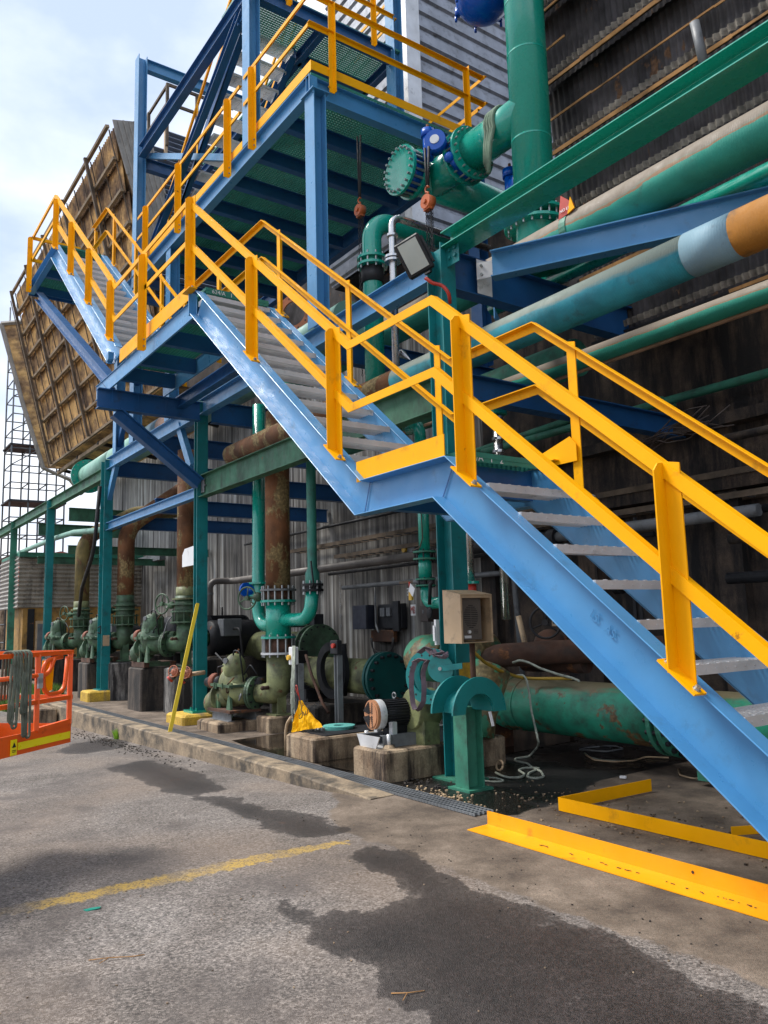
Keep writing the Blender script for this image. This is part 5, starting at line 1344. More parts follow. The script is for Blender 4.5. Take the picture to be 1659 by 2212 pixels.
t, x0, x1, z0, z1 = wbox(P4(595, 295), P4(690, 425), 9.3, 0.2, 'lamp_switch_box', GREY, 'grey switch box with yellow knob high on the wall', 'electrical box')
MB().tube([(x0+0.08, 9.30, z0+0.22), (x0+0.08, 9.24, z0+0.22)], 0.055, 16).build('knob', YEL2, t)
def sign(px0, px1, Y, txt, tsz, mat, tmat, name, label):
    a = at(px0, Y=Y); c = at(px1, Y=Y); x0, x1, z0, z1 = min(a.x, c.x), max(a.x, c.x), min(a.z, c.z), max(a.z, c.z)
    t = thing(name, ((x0+x1)/2, Y, z0), label, 'sign'); MB().box(x0, x1, Y, Y+0.01, z0, z1).build('plate', mat, t)
    if txt:
        tm = text_mesh(txt, tsz, (x0+(x1-x0)*0.08, Y-0.004, z0+(z1-z0)*0.15), X_, Z_, 'lettering', tmat, t, 0.002)
        xs_ = [v.co.x for v in tm.data.vertices]; zs_ = [v.co.z for v in tm.data.vertices]; mx_, mn = max(xs_), min(xs_); kz = (z1-z0)*0.66/(max(zs_)-min(zs_)); kx = (x1-x0)*0.84/(mx_-mn); zz0 = min(zs_)
        for v in tm.data.vertices: v.co.x = (v.co.x-mn)*kx+(x0+(x1-x0)*0.08-t.location.x); v.co.z = (v.co.z-zz0)*kz+(z1-z0)*0.17
    return t
sign(P4(656, 790), P4(698, 878), 9.3, 'MB', 0.2, WHITE, REDP, 'wall_sign', 'white wall sign with red letters MB')
sign(P4(626, 655), P4(654, 715), 9.3, 'E\nC', 0.1, WHITE, BLACK, 'wall_sign', 'small white wall tag with faint black letters E and C')
sign(P3(685, 130), P3(718, 188), 6.3, 'LB', 0.1, WHITE, BLACK, 'valve_label', 'small white label reading LB below the blue handwheel')
# vertical chalk letters on the wall
cw0 = at(P4(75, 1080), Y=9.55)
t = thing('chalk_marks', (cw0.x, 9.56, cw0.z), 'faint white vertical lettering painted on the streaked wall', 'lettering')
for i, chh in enumerate('1PPPT9E-'): text_mesh(chh, 0.17, (cw0.x, 9.565, cw0.z+0.235*i), X_, Z_, 'letter', GREY, t, 0.001)
# left: fluorescent fitting, dark gantry boxes
q = at(P1(1020, 540), Y=9.2); q2 = at(P1(1180, 560), Y=9.2); single(MB().box(q.x, q2.x, 9.1, 9.3, q2.z, q2.z+0.22), 'strip_light', GREY, 'grey strip light fitting on the wall at the left', 'light fitting')
sgn = at(P1(1320, 470), Y=5.7)
s1_, s2_ = at(P1(1410, 458), Y=5.5), at(P1(1322, 615), Y=5.5)
t = thing('white_board', (s1_.x, 5.5, s2_.z), 'blank white sheet sign fixed to the left side of the green post', 'sign')
MB().extr([V(s2_.x, 5.5, s2_.z), V(s1_.x, 5.5, s2_.z+0.0), V(s1_.x, 5.5, s1_.z), V(s2_.x+0.12, 5.5, s1_.z-0.02), V(s2_.x, 5.5, s1_.z-0.13)], (0, 0.012, 0)).build('sheet', WHITE, t)

# ================================================================ PUMPS
SP = 3.78; PX = -11.05; PY = 5.78
def pump_set(t, x, y, m1=OLIVE, m2=OLIVE2, simple=False, dz=0.0, top=1.10):
    # vertical discharge elbow down to the floor stand; pump on its own base towards -X/-Y
    dz0 = 0.62 if dz else 0.0
    pth = bend([(x, y, top), (x, y, 0.52+dz), (x-0.33, y-0.18, 0.52+dz)], 0.30, 10); n = len(pth); rs = [0.185-0.05*max(0, (i-n*0.55)/(n*0.45)) for i in range(n)]
    MB().tube(pth, rs, 28).build('discharge_elbow', m2, t)
    MB().box(x-0.10, x-0.085, y-0.07, y+0.07, 0.22+dz0, 0.52+dz).box(x+0.085, x+0.10, y-0.07, y+0.07, 0.22+dz0, 0.52+dz).box(x-0.085, x+0.085, y-0.008, y+0.008, 0.22+dz0, 0.48+dz).box(x-0.16, x+0.16, y-0.14, y+0.14, 0.20+dz0, 0.225+dz0).build('elbow_stand', m2, t)
    fd = V(-0.55, -0.30, 0).normalized(); fc = V(x-0.37, y-0.202, 0.52+dz)
    b = MB().flange(fc, fd, 0.25, 0.035).flange(fc+fd*0.045, fd, 0.25, 0.035); b.build('flange_pair', m1, t); MB().bolts(fc+fd*0.02, fd, 0.21, 10, 0.016, 0.12).build('flange_bolt', BLKST, t)
    pc = fc+fd*0.42+V(0, 0, 0.08)
    b = MB().sphere(pc+V(0, 0, 0.05), 0.30, 22, 12, (1.0, 0.75, 0.95)); b.sphere(pc+V(0.10, -0.03, 0.30), 0.20, 18, 10, (0.8, 0.9, 1.15)); b.sphere(pc+V(-0.14, 0, 0.26), 0.17, 16, 9, (1, .8, 1))
    b.tube([pc+V(0.1, 0, -0.05), fc+fd*0.03], [0.24, 0.15], 20); b.build('volute_casing', m2, t)
    MB().box(pc.x-0.36, pc.x+0.36, pc.y-0.24, pc.y+0.24, pc.z+0.02, pc.z+0.06).bolts(pc+V(0, 0, 0.04), Z_, 0.30, 12, 0.014, 0.09).build('split_flange', m1, t)
    b = MB().tube([pc+V(-0.28, -0.05, 0.06), pc+V(-0.62, -0.12, 0.06)], [0.12, 0.10], 16).tube([pc+V(-0.60, -0.12, 0.06), pc+V(-0.70, -0.14, 0.06)], 0.075, 14).tube([pc+V(0.2, .1, .06), pc+V(0.45, .3, .06)], 0.1, 12)
    b.build('bearing_housing', BLKST if not simple else m1, t)
    MB().tube([pc+V(-0.40, -0.08, 0.08), pc+V(-0.52, -0.10, 0.08)], 0.128, 16).build('seal_cap', paint('red_oxide', (0.22, 0.07, 0.04), 0.7, 0.3, dirt=0.4) if 'red_oxide' not in bpy.data.materials else bpy.data.materials['red_oxide'], t)
    b = MB().sphere(pc+V(-0.50, -0.08, -0.26), 0.20, 18, 10, (1, 1, 1)); b.tube([pc+V(-0.48, -.08, -.24), pc+V(-0.1, 0, -0.12)], 0.16, 16); b.ringd(pc+V(-0.32, -.05, -.18), V(1, .15, .3), 0.15, 0.23, 0.05); b.build('suction_head', m2, t)
    b = MB().extr([pc+V(-.30, -.2, -.42), pc+V(-.14, -.2, -.42), pc+V(-.18, -.18, -.1), pc+V(-.26, -.18, -.1)], (0, .04, 0)).extr([pc+V(.12, -.2, -.42), pc+V(.32, -.2, -.42), pc+V(.24, -.18, -.1), pc+V(.18, -.18, -.1)], (0, .04, 0)); b.build('foot', m1, t)
    b = MB().tube(bend([pc+V(-.35, -.1, .16), pc+V(-.38, -.12, .30), pc+V(-.1, -.12, .34), pc+V(0, -.1, .25)], .06, 4), .012, 6).tube(bend([pc+V(.2, -.1, .5), pc+V(.22, -.1, .58), pc+V(.34, -.06, .56), pc+V(.36, 0, .1)], .05, 4), .012, 6); b.build('gland_tube', BLKST, t)
    return pc
def valve_stack(t, x, y, z, r, m1, m2, hw=True, hwx=-0.34, hwm=None, hz=0.0):
    # flanged butterfly valve stack on the riser
    b = MB().flange((x, y, z), Z_, r*1.62, 0.03).flange((x, y, z+0.20), Z_, r*1.62, 0.03).flange((x, y, z+0.34), Z_, r*1.62, 0.03); b.build('flange_stack', m1, t)
    MB().tube([(x, y, z), (x, y, z+0.5)], r*1.15, 24).build('valve_body', m2, t)
    MB().bolts((x, y, z+0.10), Z_, r*1.42, 12, 0.014, 0.28).build('flange_bolt', m1 if m1 is OLIVE else BOLT, t)
    if hw: handwheel(t, V(x+hwx, y-0.36, z+0.36+hz), V(0.35, -0.93, 0), 0.19, hwm or OLIVE, V(x, y-0.12, z+0.30))
def handwheel(t, c, ax, R, mat, to=None):
    ax = Vector(ax).normalized(); u, v_ = perp(ax); b = MB()
    b.tube([c+(u*math.cos(a)+v_*math.sin(a))*R for a in [2*PI*k/28 for k in range(28)]], R*0.085, 8, False, True, True)
    for k in range(3):
        a = 2*PI*k/3+0.4; b.tube([c, c+(u*math.cos(a)+v_*math.sin(a))*R], R*0.06, 6)
    b.tube([c-ax*0.04, c+ax*0.03], R*0.22, 12)
    o = b.build('handwheel', mat, t)
    if to is not None: MB().tube([c-ax*0.02, Vector(to)], 0.022, 8).sphere((Vector(to)+c)/2, 0.075, 12, 8).build('gear_operator', mat, t)
    return o
labels_p = ['near horizontal split pump with yellow green elbow behind the green post', 'second nearest old green pump, left of the green post', 'third old green pump, partly behind the left teal post', 'farthest old green pump in the row']
# main discharge column assembly (nearest)
t = thing('pump', (PX, PY, 0), labels_p[0], 'pump', 'pumps in the row')
pc0 = pump_set(t, PX, PY)
mt = thing('discharge_column', (PX, PY, 1.2), 'bright green flanged pipe piece with two side elbows on the rusty riser', 'pipe fitting')
r0 = 0.185
MB().flange((PX, PY, 1.12), Z_, 0.27, 0.03).build('lower_flange', GALV, mt)
MB().tube([(PX, PY, 1.13), (PX, PY, 1.34)], 0.20, 24).build('old_sleeve', RUST2, mt)
MB().bolts((PX, PY, 1.235), Z_, 0.24, 12, 0.017, 0.34).build('flange_bolt', BOLT, mt)
MB().flange((PX, PY, 1.36), Z_, 0.27, 0.035).flange((PX, PY, 1.91), Z_, 0.275, 0.035).build('green_flange', GRN, mt)
MB().tube([(PX, PY, 1.36), (PX, PY, 1.91)], 0.195, 32).build('green_spool', GRN, mt)
MB().flange((PX, PY, 2.08), Z_, 0.28, 0.03).build('upper_flange', GREY, mt)
MB().tube([(PX, PY, 1.92), (PX, PY, 2.07)], 0.21, 24).build('valve_body', RUST2, mt)
MB().bolts((PX, PY, 1.995), Z_, 0.245, 14, 0.016, 0.30).build('flange_bolt', BOLT, mt)
handwheel(mt, V(PX-0.30, PY-0.38, 1.97), V(0.45, -0.9, 0), 0.17, OLIVE, V(PX-0.05, PY-0.15, 2.0))
gl = at(P2(670, 1200), Y=PY+0.05); gr_ = at(P2(1100, 1200), Y=PY+0.1)
rtube([(PX, PY, 1.55), (gl.x, PY+0.02, 1.55), (gl.x, PY+0.05, 5.2)], 0.105, GRN, 'green_side_pipe', 'tall bright green pipe rising left of the rusty riser', 'pipe', 0.30)
zt2 = at(P2(1100, 1290), Y=PY+0.1).z
rtube([(PX, PY, 1.62), (gr_.x, PY+0.05, 1.62), (gr_.x, PY+0.1, zt2)], 0.10, GRN, 'green_elbow_pipe', 'bright green elbow on the right of the green spool piece', 'pipe', 0.30)
t = thing('old_green_pipe', (gr_.x, PY+0.1, zt2), 'thin weathered green pipe rising right of the rusty riser', 'pipe')
MB().lathe((gr_.x, PY+0.1, zt2+0.08), Z_, [(0, 0.105), (0.16, 0.105), (0.24, 0.072), (2.6, 0.072)], 20).build('pipe_run', paint('dull_green_pipe', (0.03, 0.20, 0.15), 0.5, 0.2, dirt=0.3, rust=0.12), t)
flanges(t, (gr_.x, PY+0.1, zt2+0.03), Z_, 0.16, BLKST, 0.08, 8, BLKST)
MB().tube(bend([(gr_.x+0.1, PY, zt2+0.03), (gr_.x+0.24, PY-0.02, zt2+0.05), (gr_.x+0.22, PY-0.05, zt2+0.4)], 0.05, 4), 0.014, 6).build('lever', BLKST, t)
t = thing('blue_hand_valve', (gl.x-0.35, PY-0.1, 2.3), 'small bright blue handwheel valve left of the green spool', 'valve')
bh = at(P2(560, 1290), Y=5.6)
MB().tube([(bh.x, 5.6, bh.z), (gl.x, PY, bh.z)], [0.045, 0.06], 14).build('stem', VBLUE, t)
MB().tube([bh+V(-0.03, 0, 0), bh+V(0.03, 0, 0)], 0.115, 24).build('handwheel', VBLUE, t)
MB().flange((gl.x, PY+0.04, bh.z+0.10), Z_, 0.19, 0.03).flange((gl.x, PY+0.04, bh.z-0.10), Z_, 0.19, 0.03).build('flange_pair', GRN, t)
t = thing('rusty_riser', (PX, PY, 2.47), 'thick rust brown vertical riser above the green spool', 'pipe')
MB().tube([(PX, PY, 2.09), (PX, PY, 3.78), (PX, PY+0.02, 4.9)], r0+0.005, 28).build('pipe_run', RUST, t)
# other pumps
ex = [(-1, 3), (-2, 2), (-3, 1)]
for i in range(1, 4):
    x = PX-SP*i+0.0
    t = thing('pump', (x, PY, 0), labels_p[i], 'pump', 'pumps in the row')
    pc = pump_set(t, x, PY, OLIVE, OLIVE, True, 0.72, 1.64)
    MB().extr([pc+V(-.16, -.20, .1), pc+V(.22, -.20, .1), pc+V(.20, -.18, .48), pc+V(.02, -.18, .50), pc+V(-.10, -.18, .34)], (0, .36, 0)).build('upper_casing', OLIVE, t, bev=0.05)
    tv = thing('gate_valve', (x, PY, 1.2), ['flanged green valve with handwheel, nearest of the old pumps', 'flanged green valve with handwheel beside the left teal post', 'flanged green valve with handwheel farthest along the row'][i-1], 'valve', 'old valves on the risers')
    valve_stack(tv, x, PY, 1.65, 0.185, OLIVE, OLIVE)
    MB().tube([(x, PY, 2.08), (x, PY, 2.32)], 0.20, 24).flange((x, PY, 2.09), Z_, 0.27, 0.03).build('upper_collar', OLIVE2 if i != 2 else OLIVE, tv)
    tr = thing('rusty_riser', (x, PY, 2.0), ['straight rust brown riser behind the post with the white sheet', 'rust brown riser bending away at the top, middle of three', 'rust and yellow riser bending away at the far left'][i-1], 'pipe', 'rusty risers')
    if i == 1: pth = [(x, PY, 2.32), (x, PY, 5.0)]
    elif i == 2: pth = bend([(x, PY, 2.32), (x, PY, 3.90), (x+0.5, PY+1.3, 4.9), (x+1.0, PY+2.6, 5.2)], 0.7, 9)
    else: pth = bend([(x, PY, 2.32), (x, PY, 4.0), (x+0.3, PY+1.3, 4.75), (x+0.6, PY+2.9, 4.9)], 0.7, 9)
    MB().tube(pth, 0.19, 26).build('pipe_run', RUST if i != 3 else paint('rust_yellow_riser', (0.22, 0.17, 0.06), 0.8, 0.3, rust=0.45, rustcol=(0.14, 0.07, 0.035), dirt=0.3, bmp=0.4, streak=True), tr)
    # plinths: tall blackened concrete blocks
    for (dx, dy, w_, d_, h, mm, lab) in ((0.0, -0.05, 0.50, 0.60, 1.14, CONC_LT if i < 3 else CONC_DK, 'tall limewashed plinth under the elbow'), (-1.05, -0.32, 0.80, 0.66, 1.13, CONC_DK, 'tall blackened plinth under the casing')):
        b = MB().cbox(x+dx-w_/2, x+dx+w_/2, PY+dy-d_/2, PY+dy+d_/2, -0.5, 0.22 if False else h-0.34, 0.025)
        tag(b.build('plinth', mm), lab+[' of the second pump', ' of the third pump', ' of the farthest pump'][i-1], 'plinth')
# nearest pump: stands, bases
def plinth(x0, x1, y0, y1, z1, mat, label, z0=-0.5, c=0.03): return tag(MB().cbox(x0, x1, y0, y1, z0, z1, c).build('plinth', mat), label, 'plinth')
plinth(PX-0.22, PX+0.22, PY-0.28, PY+0.28, 0.20, CONC, 'cracked square concrete plinth under the yellow green elbow', c=0.022)
plinth(-12.25, -11.40, 4.95, 5.75, 0.12, CONC, 'low broken concrete base under the near pump')
t = thing('pump_skid', (-11.8, 5.3, 0.1), 'rusty steel stool frame under the near pump', 'steel frame')
px_, py_ = pc0.x, pc0.y
MB().box(px_-0.42, px_+0.42, py_-0.26, py_+0.26, 0.245, 0.285).build('top_plate', RUST2, t)
MB().sweep([(px_-0.35, py_-0.20, 0.18), (px_+0.35, py_-0.20, 0.18)], I_(0.13, 0.10), Y_).sweep([(px_-0.35, py_+0.20, 0.18), (px_+0.35, py_+0.20, 0.18)], I_(0.13, 0.10), Y_).build('channel', GREY, t)
# dark electric motors
def motor(cx, cy, cz, r, L, label, ax=X_, mat=BLKST, fm=BLKST, cap=None):
    ax = Vector(ax).normalized(); t = thing('electric_motor', (cx, cy, cz-r-0.1), label, 'motor'); c = V(cx, cy, cz)
    b = MB().tube([c-ax*L*0.35, c+ax*L*0.38], r*0.88, 28); u, v_ = perp(ax)
    n = 30
    for k in range(n):
        a = 2*PI*k/n; d = u*math.cos(a)+v_*math.sin(a); b.obox(c+d*r*0.92+ax*0.01, ax, d.cross(ax), d, L*0.70, 0.010, r*0.16)
    b.build('finned_body', mat, t)
    b = MB().lathe(c-ax*L*0.36, -ax, [(0, r*1.04), (L*0.16, r*1.04), (L*0.22, r*0.92), (L*0.235, r*0.5), (L*0.235, 0.01)], 30); b.build('fan_cover', cap or mat, t)
    MB().lathe(c+ax*L*0.37, ax, [(0, r*1.0), (0.05, r*0.98), (0.09, r*0.5), (0.12, 0.05), (0.30, 0.045), (0.30, 0.001)], 24).build('drive_end', mat, t)
    MB().box(cx-L*0.12, cx+L*0.12, cy-r*0.8, cy+r*0.8, cz-r-0.10, cz-r*0.75).build('foot', mat, t)
    return t, c, ax
m1q = at(P3(1275, 850), Y=6.9)
t, c, ax = motor(m1q.x, 6.9, m1q.z, 0.29, 1.0, 'large dark finned motor behind the near pump elbow', V(0.9, 0.44, 0))
MB().box(c.x-0.25, c.x+0.05, 6.5, 6.75, c.z+0.22, c.z+0.42).build('terminal_box', BLKST, t)
m2q = at(P3(445, 430), Y=7.8)
t, c, ax = motor(m2q.x, 7.8, m2q.z, 0.35, 1.2, 'large black motor seen right of the green post', Y_)
MB().box(c.x+0.1, c.x+0.42, 7.2, 7.55, c.z-0.15, c.z+0.15).build('terminal_box', DKPANEL, t)
plinth(m2q.x-0.7, m2q.x+0.7, 7.0, 8.6, m2q.z-0.46, CONC_DK, 'tall black plinth under the black motor behind the green post')
plinth(m1q.x-0.7, m1q.x+0.9, 6.4, 7.6, m1q.z-0.42, CONC_DK, 'black plinth under the large finned motor')
t, c, ax = motor(-18.9, 7.6, 1.4, 0.42, 1.3, 'dim black motor behind the second old pump', Y_); plinth(-19.6, -18.2, 6.8, 8.3, 0.7, CONC_DK, 'dim black plinth behind the second old pump')
t = thing('ring_shroud', (-10.6, 7.4, 0.3), 'big dark round coupling shroud right of the large finned motor', 'guard')
q = at(P3(1470, 800), Y=6.6); MB().tube([(q.x, 6.6, q.z), (q.x+0.1, 6.75, q.z)], 0.40, 30).ringd((q.x, 6.55, q.z), Y_, 0.30, 0.43, 0.08, 32).build('shroud', BLKST, t)
# suction main behind
t = thing('suction_main', (-12, 7.4, 1.2), 'long horizontal mossy green suction main with dark flanges behind the pumps', 'pipe')
qa, qb = at(P3(540, 570), Y=7.6), at(P3(1270, 570), Y=7.6)
MB().tube([(qa.x, 7.6, qa.z), (qb.x, 7.6, qa.z-0.02)], 0.30, 30).build('pipe_run', OLIVE2, t)
b = MB()
for dx in (0.02, 0.22): b.flange((qb.x+dx, 7.6, qa.z-0.02), X_, 0.44, 0.05)
b.build('flange_pair', OLIVE, t); MB().bolts((qb.x+0.12, 7.6, qa.z-0.02), X_, 0.39, 18, 0.018, 0.30).build('flange_bolt', BLKST, t); MB().tube([(qb.x+0.05, 7.6, qa.z-.02), (qb.x+0.2, 7.6, qa.z-.02)], 0.36, 26).build('valve_body', BLKST, t); MB().box(qb.x+0.04, qb.x+0.2, 7.5, 7.7, qa.z+0.4, qa.z+0.6).build('gear_operator', BLKST, t)
# pit blocks and box with stand in front of the motor
plinth(-8.90, -8.22, 4.74, 6.3, 0.235, CONC, 'long brown concrete plinth with chamfered edge under the yellow folding sign', c=0.022)
single(MB().box(-8.8, -8.3, 4.95, 6.2, 0.236, 0.247), 'debris_layer', BLKST, 'black debris covering the top of the brown plinth', 'debris')['kind'] = 'stuff'
rubc = None
plinth(-7.27, -6.68, 4.66, 6.3, 0.27, CONC, 'pale stained plinth under the small orange fan motor', c=0.02)
tag(MB().obox((-7.2, 5.15, 0.1), X_, Y_, Z_, 0.02, 0.02, 0.02).build('pebble', CONC), 'pebble on the plinth edge by the orange fan motor', 'stone')
# flange rings lying on the brown plinth
rg = at(P3(1485, 1340), Z=0.255); single(MB().ringd((rg.x, rg.y, 0.258), Z_, 0.09, 0.21, 0.02).ringd((rg.x+0.02, rg.y+0.02, 0.279), Z_, 0.07, 0.20, 0.016), 'gasket_ring', paint('pale_teal_gasket', (0.12, 0.42, 0.38), 0.5, 0.15), 'two pale teal gasket rings lying on the brown plinth', 'gasket')
rg = at(P3(1300, 1375), Z=0.23); b = MB(); random.seed(4)
for k in range(9): p = V(rg.x+random.uniform(-.12, .12), rg.y+random.uniform(-.06, .06), 0.265); d = V(random.uniform(-1, 1), random.uniform(-1, 1), 0); b.tube([p, p+d*0.08], 0.014, 6); b.tube([p+d*0.02, p+d*0.05], 0.024, 6)
single(b, 'loose_bolts', BOLT, 'small heap of loose bolts in front of the gasket rings', 'bolts')
# upright posts with start stop stations
def station(px, pyt, pyb, Y, label, red=False):
    a = at((px, pyt), Y=Y); c = at((px, pyb), Y=Y); t = thing('control_station', (a.x, Y, max(0.2, c.z)), label, 'control station')
    hsec(a.x-0.045, a.x+0.045, Y-0.03, Y+0.05, max(c.z, -0.03), a.z).build('post', GREY, t)
    return t, a
t, a = station(P3(1490, 660)[0], P3(1490, 665)[1], P3(1490, 1300)[1], 5.7, 'grey upright with black push button box and red stop button')
MB().box(a.x-0.09, a.x+0.09, 5.64, 5.72, a.z+0.02, a.z+0.20).build('button_box', BLKST, t, bev=0.008); MB().tube([(a.x+0.03, 5.64, a.z+0.13), (a.x+0.03, 5.60, a.z+0.13)], 0.032, 14).build('stop_button', REDP, t)
t, a = station(P3(1130, 700)[0], P3(1130, 740)[1], P3(1130, 1290)[1], 5.35, 'grey upright with white switch box and coiled pale cable')
MB().box(a.x-0.16, a.x-0.02, 5.28, 5.36, a.z-0.02, a.z+0.22).build('switch_box', WHITE, t, bev=0.008); MB().tube([(a.x-0.12, 5.28, a.z+0.08), (a.x-0.12, 5.24, a.z+0.08)], 0.035, 14).build('knob', YEL2, t)
cb = MB(); random.seed(8)
for k in range(10):
    x = a.x-0.02+0.008*k; l = random.uniform(0.75, 1.05); cb.tube(bend([(x, 5.27, a.z+0.24), (x+random.uniform(-.03, .03), 5.25, a.z-0.3), (x-0.03+random.uniform(-.02, .04), 5.26, a.z+0.24-l), (x-0.06, 5.27, a.z+0.26-l+0.1), (x-0.05, 5.27, a.z-0.2)], 0.04, 5), 0.008, 6)
single(cb, 'coiled_cable', ROPE, 'coil of pale green cable hanging on the white switch box post', 'cable')
# folded yellow caution sign
ys = at(P3(1160, 1385), Z=0.235); tp = at(P3(1130, 1075), Y=ys.y)
t = thing('caution_sign', (ys.x, ys.y, 0.2), 'yellow fabric pop up sign lettered CAUTION hanging on a red cord', 'sign')
F = lambda px: at(px, Y=ys.y)
p1_, p2_ = F(P3(1163, 1365)), F(P3(1278, 1345))
def crumple(A, B, T, n=9, amp=0.022, seed=1):
    random.seed(seed); b = MB(); idx = {}
    for i in range(n+1):
        for j in range(n+1-i*0):
            u = j/n; v_ = i/n; base = A.lerp(B, u); p = base.lerp(T, v_*0.96)
            off = (random.uniform(-1, 1)*amp+amp*1.3*math.sin(u*9+v_*4+seed))*(1-v_*0.5); idx[i, j] = len(b.v); b.v.append(p+V(0, off, random.uniform(-.004, .004)))
    for i in range(n):
        for j in range(n): b.f.append([idx[i, j], idx[i, j+1], idx[i+1, j+1], idx[i+1, j]]); b.s.append(False)
    return b
SGN = paint('yellow_fabric', (0.90, 0.46, 0.0), 0.55, 0.05, spec=0.2)
crumple(F(P3(1062, 1385)), p1_, F(P3(1135, 1075)), 7, 0.016, 3).build('left_panel', SGN, t)
crumple(p1_, p2_+V(0, 0.10, 0), F(P3(1150, 1075)), 9, 0.014, 5).build('right_panel', SGN, t)
tm = text_mesh('CAUTION', 0.085, p1_+V(0.01, -0.055, 0.13), (p2_-p1_)+V(0, .10, 0.12), Z_, 'lettering', BLACK, t, 0.002); text_mesh('LIES', 0.07, p1_+V(0.07, -0.045, 0.29), (p2_-p1_)+V(0, .10, 0.12), Z_, 'lettering', BLACK, t, 0.002)
MB().tube(bend([F(P3(1140, 1080)), F(P3(1125, 1010)), F(P3(1110, 935)), F(P3(1095, 960)), F(P3(1125, 1040))], 0.05, 4), 0.008, 6).build('red_cord', REDP, t)
rtube([F(P3(1060, 1240)), F(P3(1020, 1300)), F(P3(1008, 1380)), F(P3(1008, 1560))], 0.02, CREAM, 'tan_hose', 'tan hose hanging over the left edge of the brown plinth', 'hose', 0.15)
sl_ = at(P3(1330, 900), Y=5.9); single(MB().tube([at(P3(1195, 660), Y=5.9), at(P3(1250, 850), Y=5.9), at(P3(1350, 1110), Y=5.9), at(P3(1410, 1200), Y=5.9)], 0.022, 8), 'leaning_rod', RUST2, 'thin rusty tube slanting in front of the large finned motor', 'rod')
# small orange fan motor set on channel frame
fq = at(P4(335, 1690), Y=4.80); AXM = V(0.10, 1, 0).normalized(); ML = 0.48; mc = fq+AXM*(ML*0.595)
t, c, ax = motor(mc.x, mc.y, mc.z, 0.148, ML, 'small motor with orange rimmed slotted fan cover on the pale plinth', AXM, BLKST, GREY, GALV)
fcp = c-ax*(ML*0.36+ML*0.235)
MB().ringd(fcp-ax*0.002, ax, 0.0, 0.13, 0.012, 28).ringd(fcp+ax*0.03, ax, 0.115, 0.153, 0.06, 28).build('orange_fan_guard', paint('faded_orange', (0.46, 0.21, 0.10), 0.5, 0.12, dirt=0.15), t)
b = MB()
for q_ in range(4):
    for k in range(6):
        rr_ = 0.028+0.0165*k; aa = PI/4+q_*PI/2
        d1 = X_*math.cos(aa)+Z_*math.sin(aa); d2 = X_*(-math.sin(aa))+Z_*math.cos(aa)
        b.obox(fcp-ax*0.010+d1*rr_, d2, d1, ax, rr_*1.25, 0.010, 0.006)
b.build('guard_slot', BLACK, t)
MB().tube(arc(c+V(0, 0, 0.18), X_, Z_, 0.03, 0, 2*PI, 12), 0.009, 6).build('lifting_eye', GREY, t)
t = thing('motor_frame', (c.x, 5.0, 0.20), 'grey folded steel channel frame carrying the small orange fan motor', 'steel frame')
zt_m = c.z-0.20
MB().sweep([V(c.x-0.17, 4.74, zt_m-0.06), V(c.x-0.05, 6.1, zt_m-0.06)], C_(0.13, 0.06, 0.008, 1), X_).sweep([V(c.x+0.18, 4.80, zt_m-0.06), V(c.x+0.28, 6.1, zt_m-0.06)], C_(0.13, 0.06, 0.008, -1), X_).build('side_channel', GREY, t)
MB().extr([V(c.x-0.20, 4.725, zt_m), V(c.x+0.22, 4.725, zt_m), V(c.x+0.15, 4.725, zt_m-0.12), V(c.x-0.13, 4.725, zt_m-0.12)], (0, 0.012, 0)).box(c.x-0.17, c.x+0.17, 4.74, 6.0, zt_m-0.125, zt_m-0.115).build('end_plate', GALV, t)
b = MB()
for dx in (-.13, .15):
    for dy in (4.95, 5.25): b.box(c.x+dx-0.03, c.x+dx+0.03, dy-0.03, dy+0.03, zt_m-0.005, zt_m+0.13)
b.build('jacking_block', GALV, t)
b = MB()
for dx, dy in ((-.20, 4.85), (.21, 4.85), (.23, 5.3)): b.tube([V(c.x+dx, dy, 0.27), V(c.x+dx, dy, zt_m+0.02)], 0.022, 8)
b.build('jacking_bolt', GALV, t)
for dx in (-0.2, 0.2): MB().lathe((c.x+dx, 4.86, 0.27), Z_, [(0, 0.07), (0.03, 0.05), (0.035, 0.0)], 12).build('grout_pad', CONC, t)
t = thing('gear_casing', (c.x+0.5, 5.4, 0.4), 'squat mossy gear casing behind the small orange fan motor', 'casing')
gq = at(P4(700, 1640), Y=5.25); MB().tube([(gq.x, 5.18, gq.z), (gq.x+0.04, 5.45, gq.z)], 0.21, 24).box(gq.x-0.17, gq.x+0.19, 5.2, 5.42, 0.26, gq.z).build('casing_body', OLIVE2, t, bev=0.01)
MB().tube([(gq.x+0.03, 5.42, gq.z+0.02), (gq.x+0.1, 6.2, gq.z+0.02)], 0.16, 20).build('shaft_guard', GRN_OLD, t)
# horizontal mossy pipe with elbow and blank flanged pipe behind
bq = at(P4(470, 1390), Y=6.9)
t = thing('blanked_pipe', (bq.x, 6.9, bq.z), 'horizontal pipe closed by a dark teal bolted blank flange', 'pipe')
MB().tube([(bq.x-2.6, 6.9, bq.z), (bq.x-0.05, 6.9, bq.z)], 0.27, 28).build('pipe_run', OLIVE2, t)
MB().flange((bq.x, 6.9, bq.z), X_, 0.385, 0.05, 36).flange((bq.x-0.09, 6.9, bq.z), X_, 0.385, 0.05, 36).build('blank_flange', paint('dark_teal', (0.006, 0.085, 0.080), 0.4, 0.15, dirt=0.15), t)
MB().bolts((bq.x-0.03, 6.9, bq.z), X_, 0.33, 16, 0.024, 0.24).build('flange_bolt', BLKST, t)
eq = at(P4(700, 1220), Y=6.1)
t = thing('mossy_elbow', (eq.x, 6.1, 0.4), 'large mossy green and brown elbow pipe left of the intercom column', 'pipe')
